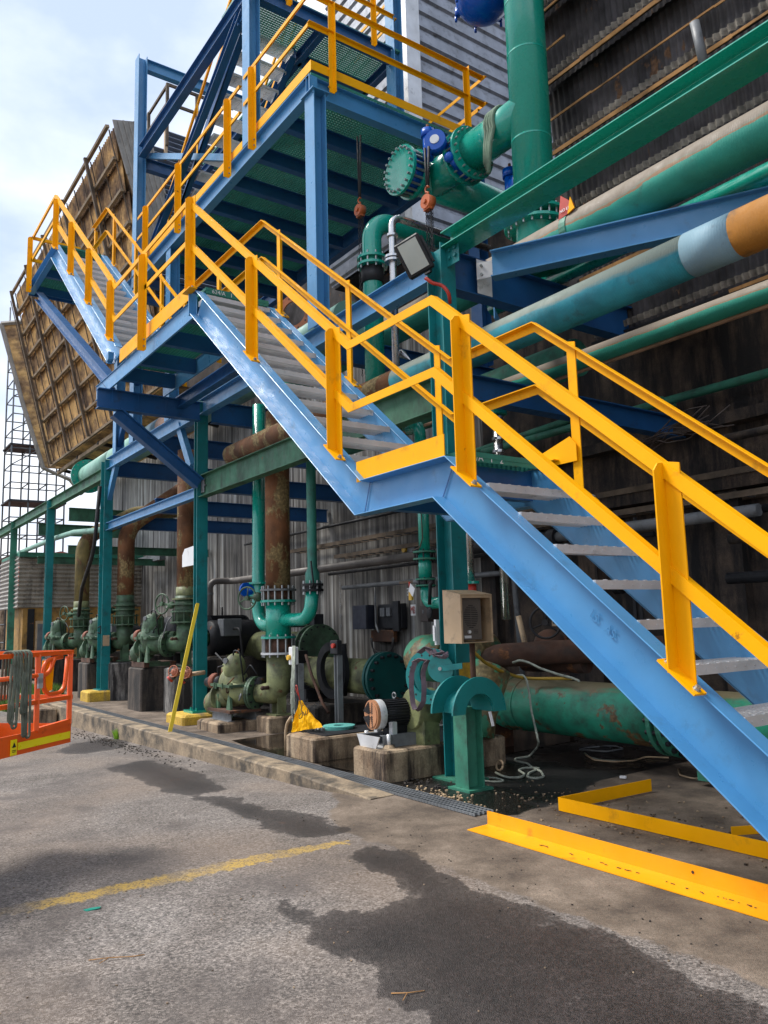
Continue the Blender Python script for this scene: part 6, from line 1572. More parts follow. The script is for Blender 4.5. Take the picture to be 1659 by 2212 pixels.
MOSS = paint('mossy_green_brown', (0.055, 0.26, 0.15), 0.5, 0.25, rust=0.55, rustcol=(0.17, 0.13, 0.06), dirt=0.3, bmp=0.25, scale=0.8)
MB().tube(bend([(eq.x+0.02, 7.3, eq.z), (eq.x+0.02, 6.1, eq.z), (-7.6, 6.25, eq.z-0.03)], 0.34, 10), 0.275, 32).build('pipe_run', MOSS, t)
MB().tube(bend([(eq.x+1.25, 6.2, eq.z-0.1), (eq.x+1.25, 5.95, 0.55), (eq.x+1.25, 5.9, 0.3)], 0.2, 6), 0.23, 26).build('lower_elbow', MOSS, t)
# ground level green main
gm = thing('green_main', (-3.5, 7.0, 0.53), 'large stained green pipe lying low behind the stair foot', 'pipe')
MB().tube([(-8.3, 7.0, 0.50), (-7.75, 7.0, 0.50), (-7.35, 7.0, 0.53), (-5.05, 7.0, 0.53)], [0.15, 0.17, 0.305, 0.305], 40).build('pipe_run', BIGG, gm)
MB().ringd((-7.25, 7.0, 0.53), V(1, 0.25, 0), 0.30, 0.318, 0.05, 40).ringd((-7.0, 7.0, 0.53), X_, 0.30, 0.313, 0.02, 40).build('weld_collar', BIGG, gm)
MB().flange((-5.05, 7.0, 0.53), X_, 0.37, 0.045, 40).flange((-4.95, 7.0, 0.53), X_, 0.37, 0.05, 40).build('flange_pair', GRN_OLD, gm); MB().bolts((-5.0, 7.0, 0.53), X_, 0.335, 18, 0.025, 0.22).build('flange_bolt', BLKST, gm)
MB().tube([(-4.92, 7.0, 0.53), (2.0, 7.0, 0.53)], 0.29, 32).build('far_run', BIGG, gm)
b = MB()
for x in (-7.9, -4.5): b.box(x-0.12, x+0.12, 6.75, 7.25, 0.02, 0.26)
b.build('saddle_support', GRN_OLD, gm)
MB().box(-7.72, -7.50, 6.75, 7.2, -0.03, 0.28).build('rusty_block', RUST2, gm)
rtube([(-7.9, 6.95, 0.50), (-7.75, 7.0, 1.08), (-7.0, 7.5, 1.12), (-6.0, 8.3, 1.15)], 0.15, RUST2, 'rusty_branch', 'rusty curved branch pipe rising off the green main', 'pipe', 0.35)
q = at((1140, 1400), Y=7.6); t = thing('old_valve', (q.x, 7.6, 0.9), 'dark old valve with black handwheel behind the stair stringer', 'valve')
MB().sphere((q.x+0.25, 7.75, q.z), 0.22, 18, 10, (1, 1, 1.1)).tube([(q.x-.15, 7.7, q.z-0.16), (q.x+.8, 7.8, q.z-0.16)], 0.15, 18).build('valve_body', RUST2, t)
MB().tube([(q.x+0.12, 7.5, q.z-0.2), (q.x+0.06, 7.4, q.z+0.42)], 0.035, 8).build('spindle', CREAM, t)
hq = at((1178, 1345), Y=7.3); handwheel(t, hq, V(0.5, -0.86, 0), 0.19, BLACK)
sign((1192-1, 1322), (1222, 1352), 9.2, 'DIN', 0.1, CREAM, BLACK, 'wall_sign', 'cream notice behind the black handwheel under the stringer')

# floor level service pipework and skids behind the pumps
t = thing('service_pipework', (-14, 8.4, 0), 'dim cluster of black service pipes and frames along the wall behind the pumps', 'pipework')
random.seed(31)
for i in range(7):
    z = 0.25+0.22*i+random.uniform(-.05, .05); y = 8.3+0.15*(i % 3)
    MB().tube([(-24+random.uniform(0, 4), y, z), (-14.2+random.uniform(-1.5, 0.6), y, z)], 0.04+0.03*random.random(), 10).build('run_pipe', [BLKST, RUST2, GREY][i % 3], t)
for i in range(7):
    x = -23+1.4*i+random.uniform(-.2, .2); y = 8.15+0.3*random.random()
    MB().tube([(x, y, -0.03), (x, y, random.uniform(1.0, 2.6))], 0.03+0.03*random.random(), 10).build('drop_pipe', [BLKST, GREY, RUST2][i % 3], t)
for i in range(4):
    x = -22.5+2.4*i; MB().box(x, x+0.5, 8.0, 8.25, 0.5+0.1*i % 0.4, 1.0+0.13*i % 0.5).build('junction_cabinet', [BLKST, DKPANEL, GREY][i % 3], t, bev=0.01)
for i in range(4):
    x = PX-SP*i; tt = thing('pump_piping', (x-0.4, PY-0.2, 0.6), ['small tangled tubes and gauge on the near pump', 'small tangled tubes and gauge on the second pump', 'small tangled tubes and gauge on the third pump', 'small tangled tubes and gauge on the farthest pump'][i], 'tubing')
    zz = 0.72 if i else 0.0; random.seed(50+i)
    for k in range(5):
        p = V(x-0.55+random.uniform(-.35, .3), PY-0.45+random.uniform(-.1, .15), 0.55+zz+random.uniform(0, .3)); q = [p]
        for s_ in range(3): q.append(q[-1]+V(random.uniform(-.22, .22), random.uniform(-.08, .08), random.uniform(-.2, .2)))
        MB().tube(bend(q, 0.05, 4), 0.009+0.006*random.random(), 7).build('tube', [BLKST, RUST2, GREY][k % 3], tt)
    g_ = V(x-0.62, PY-0.58, 1.02+zz); MB().tube([g_, g_+V(0.01, -0.03, 0)], 0.045, 16).tube([g_, g_-V(0, 0, .12)], 0.01, 6).build('gauge', GREY, tt)
    MB().tube([V(x+0.05, PY-0.2, 0.62+zz), V(x+0.05, PY-0.30, 0.62+zz)], 0.03, 10).sphere((x+0.05, PY-0.30, 0.62+zz), 0.035, 10, 6).build('drain_cock', RUST2, tt)
# steel base frames under the raised pumps and behind the motors
for i in range(1, 4):
    x = PX-SP*i-1.0; tt = thing('pump_base_frame', (x, 5.5, 0.8), ['rust brown bed frame of the second pump', 'rust brown bed frame of the third pump', 'rust brown bed frame of the farthest pump'][i-1], 'steel frame')
    MB().box(x-0.38, x+0.38, 5.18, 5.28, 0.80, 0.90).box(x-0.38, x+0.38, 5.72, 5.82, 0.80, 0.90).build('bed_rail', RUST2, tt)
    MB().box(x-0.30, x-0.22, 5.28, 5.72, 0.81, 0.89).box(x+0.22, x+0.30, 5.28, 5.72, 0.81, 0.89).build('bed_tie', OLIVE, tt)

for i in range(1, 4):
    x = PX-SP*i-0.9; tt = thing('drive_coupling', (x, 6.6, 0.6), ['dark coupling guard and motor end behind the second pump', 'dark coupling guard and motor end behind the third pump', 'dark coupling guard and motor end behind the farthest pump'][i-1], 'coupling')
    MB().tube([(x, 5.95, 1.30), (x+0.05, 6.6, 1.30)], 0.13, 18).build('shaft_guard', OLIVE, tt)
    MB().lathe((x+0.05, 6.55, 1.32), Y_, [(0, 0.18), (0.03, 0.33), (0.10, 0.36), (1.0, 0.36), (1.1, 0.28), (1.11, 0)], 26).build('motor_end', BLKST, tt)
    MB().box(x+0.25, x+0.55, 6.7, 7.1, 1.35, 1.7).build('terminal_box', GREY, tt, bev=0.01)
    MB().cbox(x-0.45, x+0.5, 6.3, 7.8, -0.3, 0.92, 0.03).build('plinth_block', CONC_DK, tt)
    MB().tube(bend([(x+0.6, 6.9, 1.5), (x+0.9, 6.9, 1.5), (x+0.95, 7.0, 0.3)], 0.1, 4), 0.025, 8).build('supply_cable', BLACK, tt)
# ================================================================ AROUND THE TALL COLUMN
t = thing('intercom_box', (-5.8, 5.1, 1.33), 'beige steel hood box with slotted grey intercom speaker on the tall column', 'intercom')
ix0, ix1, iy0, iy1, iz0, iz1 = -6.02, -5.76, 4.93, 5.33, 1.33, 1.84
b = MB(); k = 0.008
b.extr([V(ix0, iy0, iz0), V(ix1, iy0, iz0), V(ix1, iy0, iz1-0.05), V(ix0, iy0, iz1)], (0, k, 0)); b.extr([V(ix0, iy1-k, iz0), V(ix1, iy1-k, iz0), V(ix1, iy1-k, iz1-0.05), V(ix0, iy1-k, iz1)], (0, k, 0))
b.extr([V(ix0-.01, iy0+k, iz1-k+0.002), V(ix1+.004, iy0+k, iz1-0.05-k), V(ix1+.004, iy0+k, iz1-0.05), V(ix0-.01, iy0+k, iz1+0.002)], (0, iy1-iy0-2*k, 0))
b.box(ix0, ix1, iy0+k, iy1-k, iz0, iz0+k); b.box(ix0, ix0+k, iy0+k, iy1-k, iz0+k, iz1-k*2)
b.box(ix1-k, ix1-0.001, iy0+k, iy0+0.022, iz0+k, iz1-0.06).box(ix1-k, ix1-0.001, iy1-0.022, iy1-k, iz0+k, iz1-0.06).box(ix1-k, ix1-0.001, iy0+.022, iy1-.022, iz1-0.085, iz1-0.06)
b.build('hood', CREAM, t)
SPK = paint('taupe_plate', (0.12, 0.10, 0.085), 0.45, 0.08)
px0_ = ix1-0.05
MB().box(ix0+0.03, px0_, iy0+0.035, iy1-0.10, iz0+0.03, iz1-0.075).build('speaker_plate', SPK, t, bev=0.004)
b = MB(); cy, cz = (iy0+0.035+iy1-0.10)/2, iz0+0.25
for r in range(13):
    zz = -0.105+0.0175*r; hw = math.sqrt(max(0, 0.11**2-zz**2))*0.85
    for s_ in ((-1, 1) if abs(zz) > 0.0 else (0,)):
        if hw > 0.02: b.box(px0_-0.001, px0_+0.0015, cy+(s_*hw/2)-hw*0.45, cy+(s_*hw/2)+hw*0.45, cz+zz-0.0035, cz+zz+0.0035)
for r in range(3): b.box(px0_-0.001, px0_+0.0015, cy+0.03, cy+0.085, iz0+0.09+0.014*r, iz0+0.094+0.014*r)
b.build('slot', BLACK, t)
MB().tube([(px0_, cy-0.035, iz0+0.105), (px0_+0.02, cy-0.035, iz0+0.105)], 0.016, 14).box(px0_, px0_+0.003, cy-0.09, cy-0.005, iz0+0.045, iz0+0.07).build('push_button', WHITE, t)
MB().tube(bend([(-5.95, 5.22, 1.33), (-5.95, 5.22, 0.86), (-5.95, 5.5, 0.86)], 0.05, 4), 0.028, 12).tube([(-5.95, 5.3, 0.86), (-5.95, 5.36, 0.86)], 0.036, 10).build('conduit_pipe', RUST2, t)
single(MB().box(-6.53, -6.50, 5.22, 5.30, 1.30, 1.56).box(-6.53, -6.50, 5.20, 5.21, 1.34, 1.50), 'junction_box', WHITE, 'narrow white junction box on the left face of the tall column', 'electrical box')
# foot of the column: saddle collar
t = thing('pipe_saddle', (-6.2, 4.95, FZ), 'teal half round flanged pipe saddle on a stubby green leg before the column', 'pipe support')
SD = paint('saddle_teal', (0.008, 0.20, 0.20), 0.35, 0.12, dirt=0.05)
sc1 = at((1036, 1540), Y=5.0); sr = V(sc1.x, 5.0, sc1.z+0.0)
b = MB().ringd(sr, X_, 0.175, 0.325, 0.022, 24, 0, PI, Y_).ringd(sr+V(-0.30, 0, 0), X_, 0.175, 0.325, 0.022, 24, 0, PI, Y_)
b.build('half_flange', SD, t)
MB().ringd(sr+V(-0.15, 0, 0), X_, 0.168, 0.186, 0.28, 24, 0, PI, Y_).build('half_sleeve', SD, t)
sl0 = at((988, 1600), Y=4.95)
b = MB(); lx, ly = sl0.x-0.02, 5.12
b.box(lx-0.115, lx+0.075, ly-0.10, ly-0.088, FZ, sr.z+0.02).box(lx-0.115, lx+0.075, ly+0.088, ly+0.10, FZ, sr.z+0.02).box(lx-0.02, lx-0.008, ly-0.088, ly+0.088, FZ, sr.z+0.02)
b.build('leg', GRN_OLD, t)
MB().box(lx-0.17, lx+0.14, ly-0.15, ly+0.15, FZ, FZ+0.02).build('base_plate', GRN_OLD, t)
# slip ring, disc and sling
t = thing('valve_ring', (-6.5, 5.0, 0.6), 'teal bolted ring and round disc clamped to the left of the tall column', 'fitting')
rc = at(P5(170, 760), Y=5.05)
b = MB().ringd(rc, V(0.25, -0.97, 0), 0.18, 0.265, 0.03, 30); b.build('bolt_ring', SD, t)
MB().ringd(rc+V(-0.03, 0.09, 0.02), V(0.25, -0.97, 0), 0.16, 0.265, 0.02, 30).build('back_ring', TEAL, t)
b = MB(); nr = V(0.25, -0.97, 0).normalized(); u, v_ = perp(nr)
for k in range(14):
    a = 2*PI*k/14; p = rc+(u*math.cos(a)+v_*math.sin(a))*0.222; b.tube([p-nr*0.017, p+nr*0.017], 0.011, 8, True, False)
b.build('bolt_hole', BLACK, t)
dc = at(P5(280, 690), Y=4.92)
MB().flange(dc, V(0.55, -0.83, 0), 0.128, 0.012, 32).build('disc', SD, t)
dn_ = V(0.55, -0.83, 0).normalized()
MB().tube([dc, dc+dn_*0.03], 0.018, 8, True, False).build('bolt', BOLT, t); MB().tube([dc+V(-.2, .06, .0), dc], 0.025, 10).build('axle', SD, t)
dd = at(P5(445, 668), Y=5.0)
MB().obox((dc+dd)/2+dn_*0.012, (dd-dc), Z_, dn_, (dd-dc).length+0.04, 0.055, 0.012).build('arm_bar', SD, t)
b = MB()
def ribbon(pts, wid, thk=0.006, tw=None):
    pts = bend(pts, 0.06, 4)
    for i in range(len(pts)-1):
        a, c = pts[i], pts[i+1]; d = (c-a)
        if d.length < 1e-4: continue
        w_ = V(0.7, 0.7, 0.1) if abs(d.normalized().z) > 0.5 else V(0.3, -0.8, 0.5)
        w_ = (w_-d.normalized()*w_.dot(d.normalized())).normalized()
        b.obox((a+c)/2, d, w_, d.cross(w_), d.length*1.15, wid, thk)
Q = lambda x, y, Y=4.88: at(P5(x, y), Y=Y)
ribbon([Q(70, 640), Q(45, 720), Q(40, 850), Q(55, 980), Q(75, 1035), Q(105, 1020), Q(140, 960), Q(145, 850), Q(135, 720), Q(160, 650), Q(190, 625)], 0.05)
ribbon([Q(60, 640), Q(110, 615), Q(180, 630)], 0.05); ribbon([Q(105, 560), Q(160, 520), Q(215, 535), Q(240, 590), Q(310, 600), Q(330, 570), Q(280, 545)], 0.055); ribbon([Q(170, 530), Q(220, 580), Q(300, 560)], 0.045)
single(b, 'webbing_sling', STRAP, 'dirty mauve webbing sling draped over the teal ring and disc', 'sling')
# green pipe with valves left of the column
t = thing('green_drop_pipe', (-6.9, 6.2, 1.3), 'green flanged drop pipe with ball valve just left of the tall column', 'pipe')
g1 = at(P4(775, 480), Y=6.3); gx = g1.x
zA = at(P4(770, 380), Y=6.3).z; zB = at(P4(785, 595), Y=6.3).z; zC = at(P4(790, 780), Y=6.3).z
MB().tube([(gx, 6.3, zA), (gx, 6.3, 3.35)], 0.072, 22).build('pipe_run', GRN, t)
MB().tube([(gx, 6.3, zB+0.03), (gx, 6.3, zA)], 0.086, 22).build('valve_spool', GRN, t)
MB().flange((gx, 6.3, zA+0.03), Z_, 0.15, 0.022).flange((gx, 6.3, zA-0.06), Z_, 0.15, 0.022).flange((gx, 6.3, zB+0.02), Z_, 0.13, 0.02).flange((gx, 6.3, zB-0.06), Z_, 0.13, 0.02).build('flange_set', GRN_OLD, t)
MB().bolts((gx, 6.3, zA-0.015), Z_, 0.125, 8, 0.012, 0.16).bolts((gx, 6.3, zB-0.02), Z_, 0.108, 8, 0.011, 0.13).build('flange_bolt', BLKST, t)
MB().tube(bend([(gx, 6.3, zB-0.06), (gx, 6.3, zC), (gx+0.6, 6.35, zC)], 0.2, 8), 0.072, 22).build('elbow_run', GRN, t)
MB().box(gx-0.42, gx-0.12, 6.19, 6.205, zB-0.02, zB+0.015).build('lever', TIMBER, t); MB().tube([(gx-0.12, 6.2, zB+0.0), (gx, 6.28, zB-0.02)], 0.03, 10).build('valve_stem', GREY, t)
single(MB().box(gx-0.13, gx-0.07, 6.12, 6.15, zB-0.24, zB-0.14).tube(arc(V(gx-0.10, 6.135, zB-0.14), X_, Z_, 0.022, 0, PI, 8), 0.006, 6), 'padlock', YEL2, 'small brass padlock hanging on the green drop pipe lever', 'padlock')
single(MB().extr([V(gx-.10, 6.10, zB-.12), V(gx-.02, 6.10, zB-.2), V(gx+.03, 6.10, zB-.10), V(gx-.06, 6.10, zB-.03)], (0, .004, 0)), 'lockout_tag', WHITE, 'small white paper lockout tag on the green drop pipe', 'tag')
single(MB().tube([(gx-.12, 6.13, zB-.01), (gx-.09, 6.12, zB-.10)], 0.014, 6), 'lockout_clip', REDP, 'small red lockout clip above the brass padlock', 'clip')
b = MB().tube(bend([(gx+0.27, 6.2, zB-0.02), (gx+0.22, 6.2, zB-0.06), (gx+0.19, 6.2, zC-0.02)], 0.05, 4), 0.022, 8); b.sphere((gx+0.19, 6.2, zC-0.12), 0.05, 10, 8, (1, .5, 1.5)); single(b, 'inspection_mirror', BLKST, 'black handled tool hanging on the green elbow by the column', 'tool')
single(MB().tube(bend([(gx+0.05, 6.22, zA+0.9), (gx+0.07, 6.22, zA+0.2), (gx+0.03, 6.2, zA+0.08), (gx-.12, 6.2, zA+.06)], 0.04, 4), 0.008, 6), 'copper_tube', TIMBER, 'thin tube strapped down the front of the green drop pipe', 'tube')
# small green bolts on column edge
# green elbow at the landing
e = at((903, 915), Y=6.0); rtube([(e.x-0.3, 6.1, e.z), (e.x+0.03, 6.0, e.z), (e.x+0.03, 6.0, 3.3)], 0.075, GRN, 'green_elbow_pipe', 'small glossy green elbow seen behind the lower landing', 'pipe', 0.18)
# fire hydrant valves at the foot of the left green post
for i, (px, lab) in enumerate((((1255, 1410), 'red lipped hydrant valve, farther of the pair by the green post'), ((1345, 1420), 'red lipped hydrant valve with orange handwheel nearer the green post'))):
    q = at(P1(*px), Y=5.0); t = thing('hydrant_valve', q, lab, 'hydrant', 'hydrant valves by the green post')
    a = V(-0.35, -0.6, -0.62).normalized()
    MB().lathe(q+V(.06, 0.04, .06), a, [(0, 0.035), (0.04, 0.05), (0.10, 0.055), (0.12, 0.06)], 16).build('valve_body', CONC_LT, t); MB().flange(q+V(.06, .04, .06)+a*0.14, a, 0.062, 0.04, 20).build('red_cap', REDP, t)
    MB().tube([q+V(.06, .04, .06), q+V(.10, .3, .08)], 0.035, 12).build('inlet', CREAM, t)
    handwheel(t, q+V(0.14, -0.05, 0.10), V(0.5, -0.8, 0.2), 0.095, paint('salmon_wheel', (0.45, 0.15, 0.08), 0.5, 0.2, dirt=0.3) if i == 0 else bpy.data.materials['salmon_wheel'], q+V(.08, .05, .06))
# leaning yellow bar
ba = at((363, 1583), Z=0.0); bt = at((424, 1302), Y=5.18)
t_ = MB().sweep([ba, bt], L_(0.055, 0.055, 0.006), (bt-ba).cross(V(0, 1, 0.2)).normalized()); single(t_, 'yellow_angle_bar', paint('bright_lemon_yellow', (0.62, 0.44, 0.015), 0.5, 0.1, dirt=0.2), 'long lemon yellow angle bar leaning on the green post', 'steel bar')
# ---- yellow lengths on the ground
A7_ = lambda p, Z: at(A7(*p), Z=Z)
t = thing('yellow_angle_iron', (-3.7, 4.2, FZ), 'long yellow painted angle iron lying on the concrete nearest the viewer', 'angle iron')
a = A7_((275, 430), -0.015); c_ = A7_((1659, 822), -0.015); d = (c_-a); c_ = a+d*1.9; dd_ = d.normalized(); sd_ = V(dd_.y, -dd_.x, 0)
if sd_.y > 0: sd_ = -sd_
L0, L1 = 0.0, (c_-a).length
n = 60; vs = []
for i in range(n+1):
    p = a+dd_*(L1*i/n); zz = 0.0+0.012*math.sin(i*0.2)
    z0 = max(gz(p.x, p.y), gz((p+sd_*0.2).x, (p+sd_*0.2).y))+0.006
    vs += [V(p.x, p.y, z0+0.105), V(p.x, p.y, z0+0.006), V(p.x, p.y, z0)+sd_*0.205, V(p.x, p.y, z0-0.006)+sd_*0.205, V(p.x, p.y, z0-0.004)-sd_*0.008, V(p.x, p.y, z0+0.105)-sd_*0.008]
fs = [(i*6+k, i*6+(k+1) % 6, i*6+6+(k+1) % 6, i*6+6+k) for i in range(n) for k in range(6)]+[tuple(range(5, -1, -1)), tuple(n*6+k for k in range(6))]
MB().add(vs, fs).build('angle_body', paint('scuffed_yellow', (0.88, 0.37, 0.004), 0.36, 0.06, bmp=0.06, dirt=0.12), t)
b = MB(); random.seed(2)
for i in range(70):
    s_ = random.uniform(0.15, 1)*L1*0.95; p = a+dd_*s_+sd_*(0.105+random.gauss(0, 0.006)); z0 = gz(p.x, p.y)
    b.obox(V(p.x, p.y, max(gz((a+dd_*s_).x, (a+dd_*s_).y), z0)+0.0125), dd_, sd_, Z_, random.uniform(.006, .03), 0.004, 0.003)
b.build('chipped_paint', RUST2, t)
for s_ in (0.42*L1, ): 
    p = a+dd_*s_*1.0; MB().tube([V(p.x, p.y, FZ+0.07)+sd_*0.0005, V(p.x, p.y, FZ+0.07)+sd_*0.003], 0.009, 10).build('bolt_hole', RUST2, t)
t = thing('yellow_flat_bar', (-3.9, 5.2, FZ), 'yellow flat bar bent to a corner, lying behind the angle iron', 'flat bar')
p1q, p2q, p3q = A7_((630, 368), FZ), A7_((1085, 272), FZ), A7_((1659, 608), FZ)
p3q = p1q+(p3q-p1q)*1.5
MB().sweep([p2q+V(0, 0, .055), p1q+V(0, 0, .055), p3q+V(0, 0, .055)], [(-0.05, -0.004), (0.055, -0.004), (0.055, 0.004), (-0.05, 0.004)], Z_).build('bar_body', YEL, t)
q1, q2 = A7_((1480, 488), FZ), A7_((1640, 478), FZ)
single(MB().sweep([q1+V(0, 0, .03), q2+V(0, 0.0, .03)+(q2-q1)*2], [(-0.03, -0.004), (0.03, -0.004), (0.03, 0.004), (-0.03, 0.004)], Z_), 'yellow_flat_bar', YEL, 'short yellow flat bar partly hidden by the blue stringer', 'flat bar')
# ---- ropes and hoses by the big green main
def G5(x, y, z=FZ+0.012): return at(P5(x, y), Z=z)
def Yp(x, y, Y): return at(P5(x, y), Y=Y)
pts = [Yp(905, 745, 6.7), Yp(960, 745, 6.62), Yp(985, 790, 6.62), Yp(1005, 900, 6.6), Yp(1020, 1030, 6.55), Yp(1055, 1180, 6.4), Yp(1080, 1290, 6.25), G5(1075, 1330), G5(1000, 1410), G5(890, 1425), G5(885, 1445), G5(990, 1465), G5(1030, 1500), G5(1100, 1530), G5(1125, 1575), G5(1050, 1590), G5(985, 1575), G5(1000, 1545), G5(1085, 1505), G5(1060, 1502), G5(960, 1500), G5(915, 1520), G5(965, 1550), G5(950, 1575), G5(850, 1585), G5(780, 1565), G5(730, 1540)]
single(MB().tube(bend(pts, 0.12, 4), 0.0125, 8), 'rope', ROPE, 'pale twisted rope looped over the green main and coiled on the floor', 'rope')
pts = [Yp(870, 640, 6.9), Yp(930, 620, 6.9), Yp(1000, 640, 6.9), Yp(1100, 690, 6.85), Yp(1250, 740, 6.8), Yp(1350, 765, 6.75), Yp(1410, 790, 6.7)]
single(MB().tube(bend(pts, 0.2, 5), 0.014, 8), 'rope', ROPE, 'second pale rope stretched across the rusty branch pipe', 'rope')
pts = [Yp(540, 545, 5.5), Yp(640, 640, 5.8), Yp(760, 705, 6.1), Yp(900, 755, 6.5), Yp(1000, 772, 6.75), Yp(1350, 770, 6.8)]
single(MB().tube(bend(pts, 0.5, 6), 0.018, 8), 'yellow_hose', paint('dull_yellow_hose', (0.42, 0.26, 0.03), 0.5, 0.1, dirt=0.2), 'yellow hose sagging from the column onto the green main', 'hose')
for i, (pp_, lab) in enumerate((([G5(480, 1600), G5(700, 1575), G5(820, 1610), G5(700, 1615), G5(600, 1600)], 'flattened pale rope strands round the foot of the saddle leg'), ([G5(1410, 1340), G5(1500, 1325), G5(1659, 1330), G5(1700, 1350), G5(1500, 1350)], 'dark hose loop on the floor under the green main'), ([G5(1455, 1380), G5(1500, 1415), G5(1600, 1440), G5(1800, 1445)], 'pale curved hose end under the blue stringer'))):
    single(MB().tube(bend(pp_, 0.1, 5), 0.010, 7), 'rope' if i == 0 else 'hose', ROPE if i != 1 else BLKST, lab, 'rope' if i == 0 else 'hose')
A7o = lambda x, y, z=FZ+0.012: at(A7(x, y), Z=z)
for pp_, lab, mm in (([A7o(760, 90), A7o(800, 115), A7o(900, 125), A7o(1000, 118), A7o(1060, 100), A7o(1170, 105)], 'pale cable lying on the floor under the middle of the green main', CREAM), ([A7o(1215, 160), A7o(1225, 190), A7o(1290, 208), A7o(1400, 205)], 'thin tan cable curling out by the stringer', CREAM), ([A7o(730, 65), A7o(860, 75), A7o(950, 60), A7o(900, 45), A7o(760, 55), A7o(730, 65)], 'dark rope coil beneath the green main', GREY)):
    single(MB().tube(bend(pp_, 0.08, 4), 0.009, 7), 'cable', mm, lab, 'cable')
gh = at(A7(1140, 30), Z=0.1); single(MB().tube(bend([V(-2.45, 6.6, 0.5), V(-2.5, 6.3, 0.25), V(-2.3, 5.9, FZ+0.02), V(-1.6, 5.7, FZ+0.02)], 0.2, 5), 0.022, 8), 'green_hose', GRN_OLD, 'green hose hanging down by the end of the green main', 'hose')
q = A7o(945, 205); single(MB().obox(q+V(0, 0, .01), (1, 0.4, 0), (-0.4, 1, 0), Z_, 0.06, 0.035, 0.02), 'paper_scrap', WHITE, 'small white paper scrap on the floor behind the yellow flat bar', 'litter')
q = at(P5(762, 1480), Z=0.02); b = MB().tube(arc(q, X_, Z_+Y_*0.3, 0.05, 0, 2*PI, 10), 0.012, 6); single(b, 'shackle', CREAM, 'small pale shackle ring on the wet floor', 'shackle')
q = at(P5(695, 1100), Y=5.0); single(MB().obox(q, (0.3, 0, -1), Y_, (1, 0, .3), 0.13, 0.03, 0.006), 'paper_tag', WHITE, 'white card tag hanging below the teal half round saddle', 'tag')
q = at(P5(150, 1540), Z=0.0); 
rubble((-6.6, 4.9), (0.35, 0.12), 55, 0.026, CONC_DK, 'broken_mortar', 'crumbled pale mortar round the column foot')
rubble((-5.9, 4.75), (0.3, 0.08), 90, 0.02, CREAM, 'loose_scale', 'yellow and pale flakes in front of the saddle leg')


# ================================================================ ORANGE LIFT BASKET
# sized from its reflective kick plate; hangs just above the asphalt on the left
BX1 = -6.62; by = 1.62
def LB(p): return at(p, Y=by)
c0 = LB((151, 1603)); c1 = LB((151, 1562)); c2 = LB((148, 1408)); cl = LB((0, 1640))
t = thing('lift_basket', (c0.x, by, c0.z), 'bright orange work platform basket of a boom lift with yellow reflective strip', 'lift basket')
zb, ztp = c0.z, c2.z
# far direction of the basket side: from the right corner towards the camera-left
cxr = c0.x; L_B = 1.9
ua = (at((0, 1640), Z=zb)-V(c0.x, by, zb)); ua.z = 0; ua = ua.normalized()
ub = V(-ua.y, ua.x, 0)
if ub.x > 0: ub = -ub
P0 = V(cxr, by, zb)
def bp_(a, b_, z): return P0+ua*a+ub*b_+V(0, 0, z-zb)
W_B = 0.75
H_B = ztp-zb; kh = c1.z-c0.z
b = MB()
for (a1, b1, a2, b2) in ((0, 0, L_B, 0), (0, W_B, L_B, W_B), (0, 0, 0, W_B), (L_B, 0, L_B, W_B)):
    p, q = bp_(a1, b1, zb), bp_(a2, b2, zb); d = (q-p).normalized(); s_ = d.cross(Z_)
    b.obox((p+q)/2+V(0, 0, kh/2), d, s_, Z_, (q-p).length, 0.012, kh)
b.build('kick_plate', ORANGE, t)
b = MB(); f0 = bp_(L_B/2, W_B/2, zb+0.01); b.obox(f0, ua, ub, Z_, L_B-0.03, W_B-0.03, 0.02); b.build('floor_tray', GREY, t)
sgn_ = -1 if (ub.dot(V(0, 1, 0)) > 0) else 1
p, q = bp_(0.02, -0.012, zb+kh*0.42), bp_(0.60, -0.012, zb+kh*0.42)
REFL = paint('reflective_yellow', (0.95, 0.80, 0.01), 0.3, 0.04)
MB().obox((p+q)/2, ua, ub, Z_, (q-p).length, 0.006, kh*0.36).build('reflective_strip', REFL, t)
pq = bp_(0.645, -0.013, zb+kh*0.42); lab_ = MB().obox(pq, ua, ub, Z_, 0.06, 0.006, kh*0.75).build('warning_label', REFL, t)
MB().extr([pq-ub*0.004+ua*0.02+V(0, 0, .0), pq-ub*0.004-ua*0.02+V(0, 0, .0), pq-ub*0.004+V(0, 0, .035)], -ub*0.001).obox(pq-ub*0.0045+V(0, 0, -.02), ua, ub, Z_, 0.04, 0.002, 0.004).obox(pq-ub*0.0045+V(0, 0, -.03), ua, ub, Z_, 0.03, 0.002, 0.004).build('warning_mark', BLACK, lab_)
b = MB(); rt_ = 0.020
def bar(a, c): b.obox((a+c)/2, (c-a), perp(c-a)[0], perp(c-a)[1], (c-a).length, 0.032, 0.032)
mid = 0.42; 
for (aa, bb) in ((0.02, 0), (0.02, W_B), (0.40, 0), (0.86, 0), (1.25, 0), (L_B, 0), (0.5, W_B), (1.0, W_B), (1.5, W_B)): bar(bp_(aa, bb, zb+kh), bp_(aa, bb, ztp if aa < 0.8 else ztp+0.22))
for z_ in (zb+H_B*0.50, ztp):
    bar(bp_(0, 0, z_), bp_(0.86, 0, z_)); bar(bp_(0, 0, z_), bp_(0, W_B, z_)); bar(bp_(0, W_B, z_), bp_(L_B, W_B, z_)); bar(bp_(0.86, 0, z_+ (0.22 if z_ > zb+H_B*0.6 else 0)), bp_(L_B, 0, z_+(0.22 if z_ > zb+H_B*0.6 else 0)))
bar(bp_(0.40, 0, zb+kh), bp_(0.02, 0, zb+kh+0.02))
b.build('guard_rail', ORANGE, t)
b = MB(); zl, zh = zb+H_B*0.52, ztp-0.03
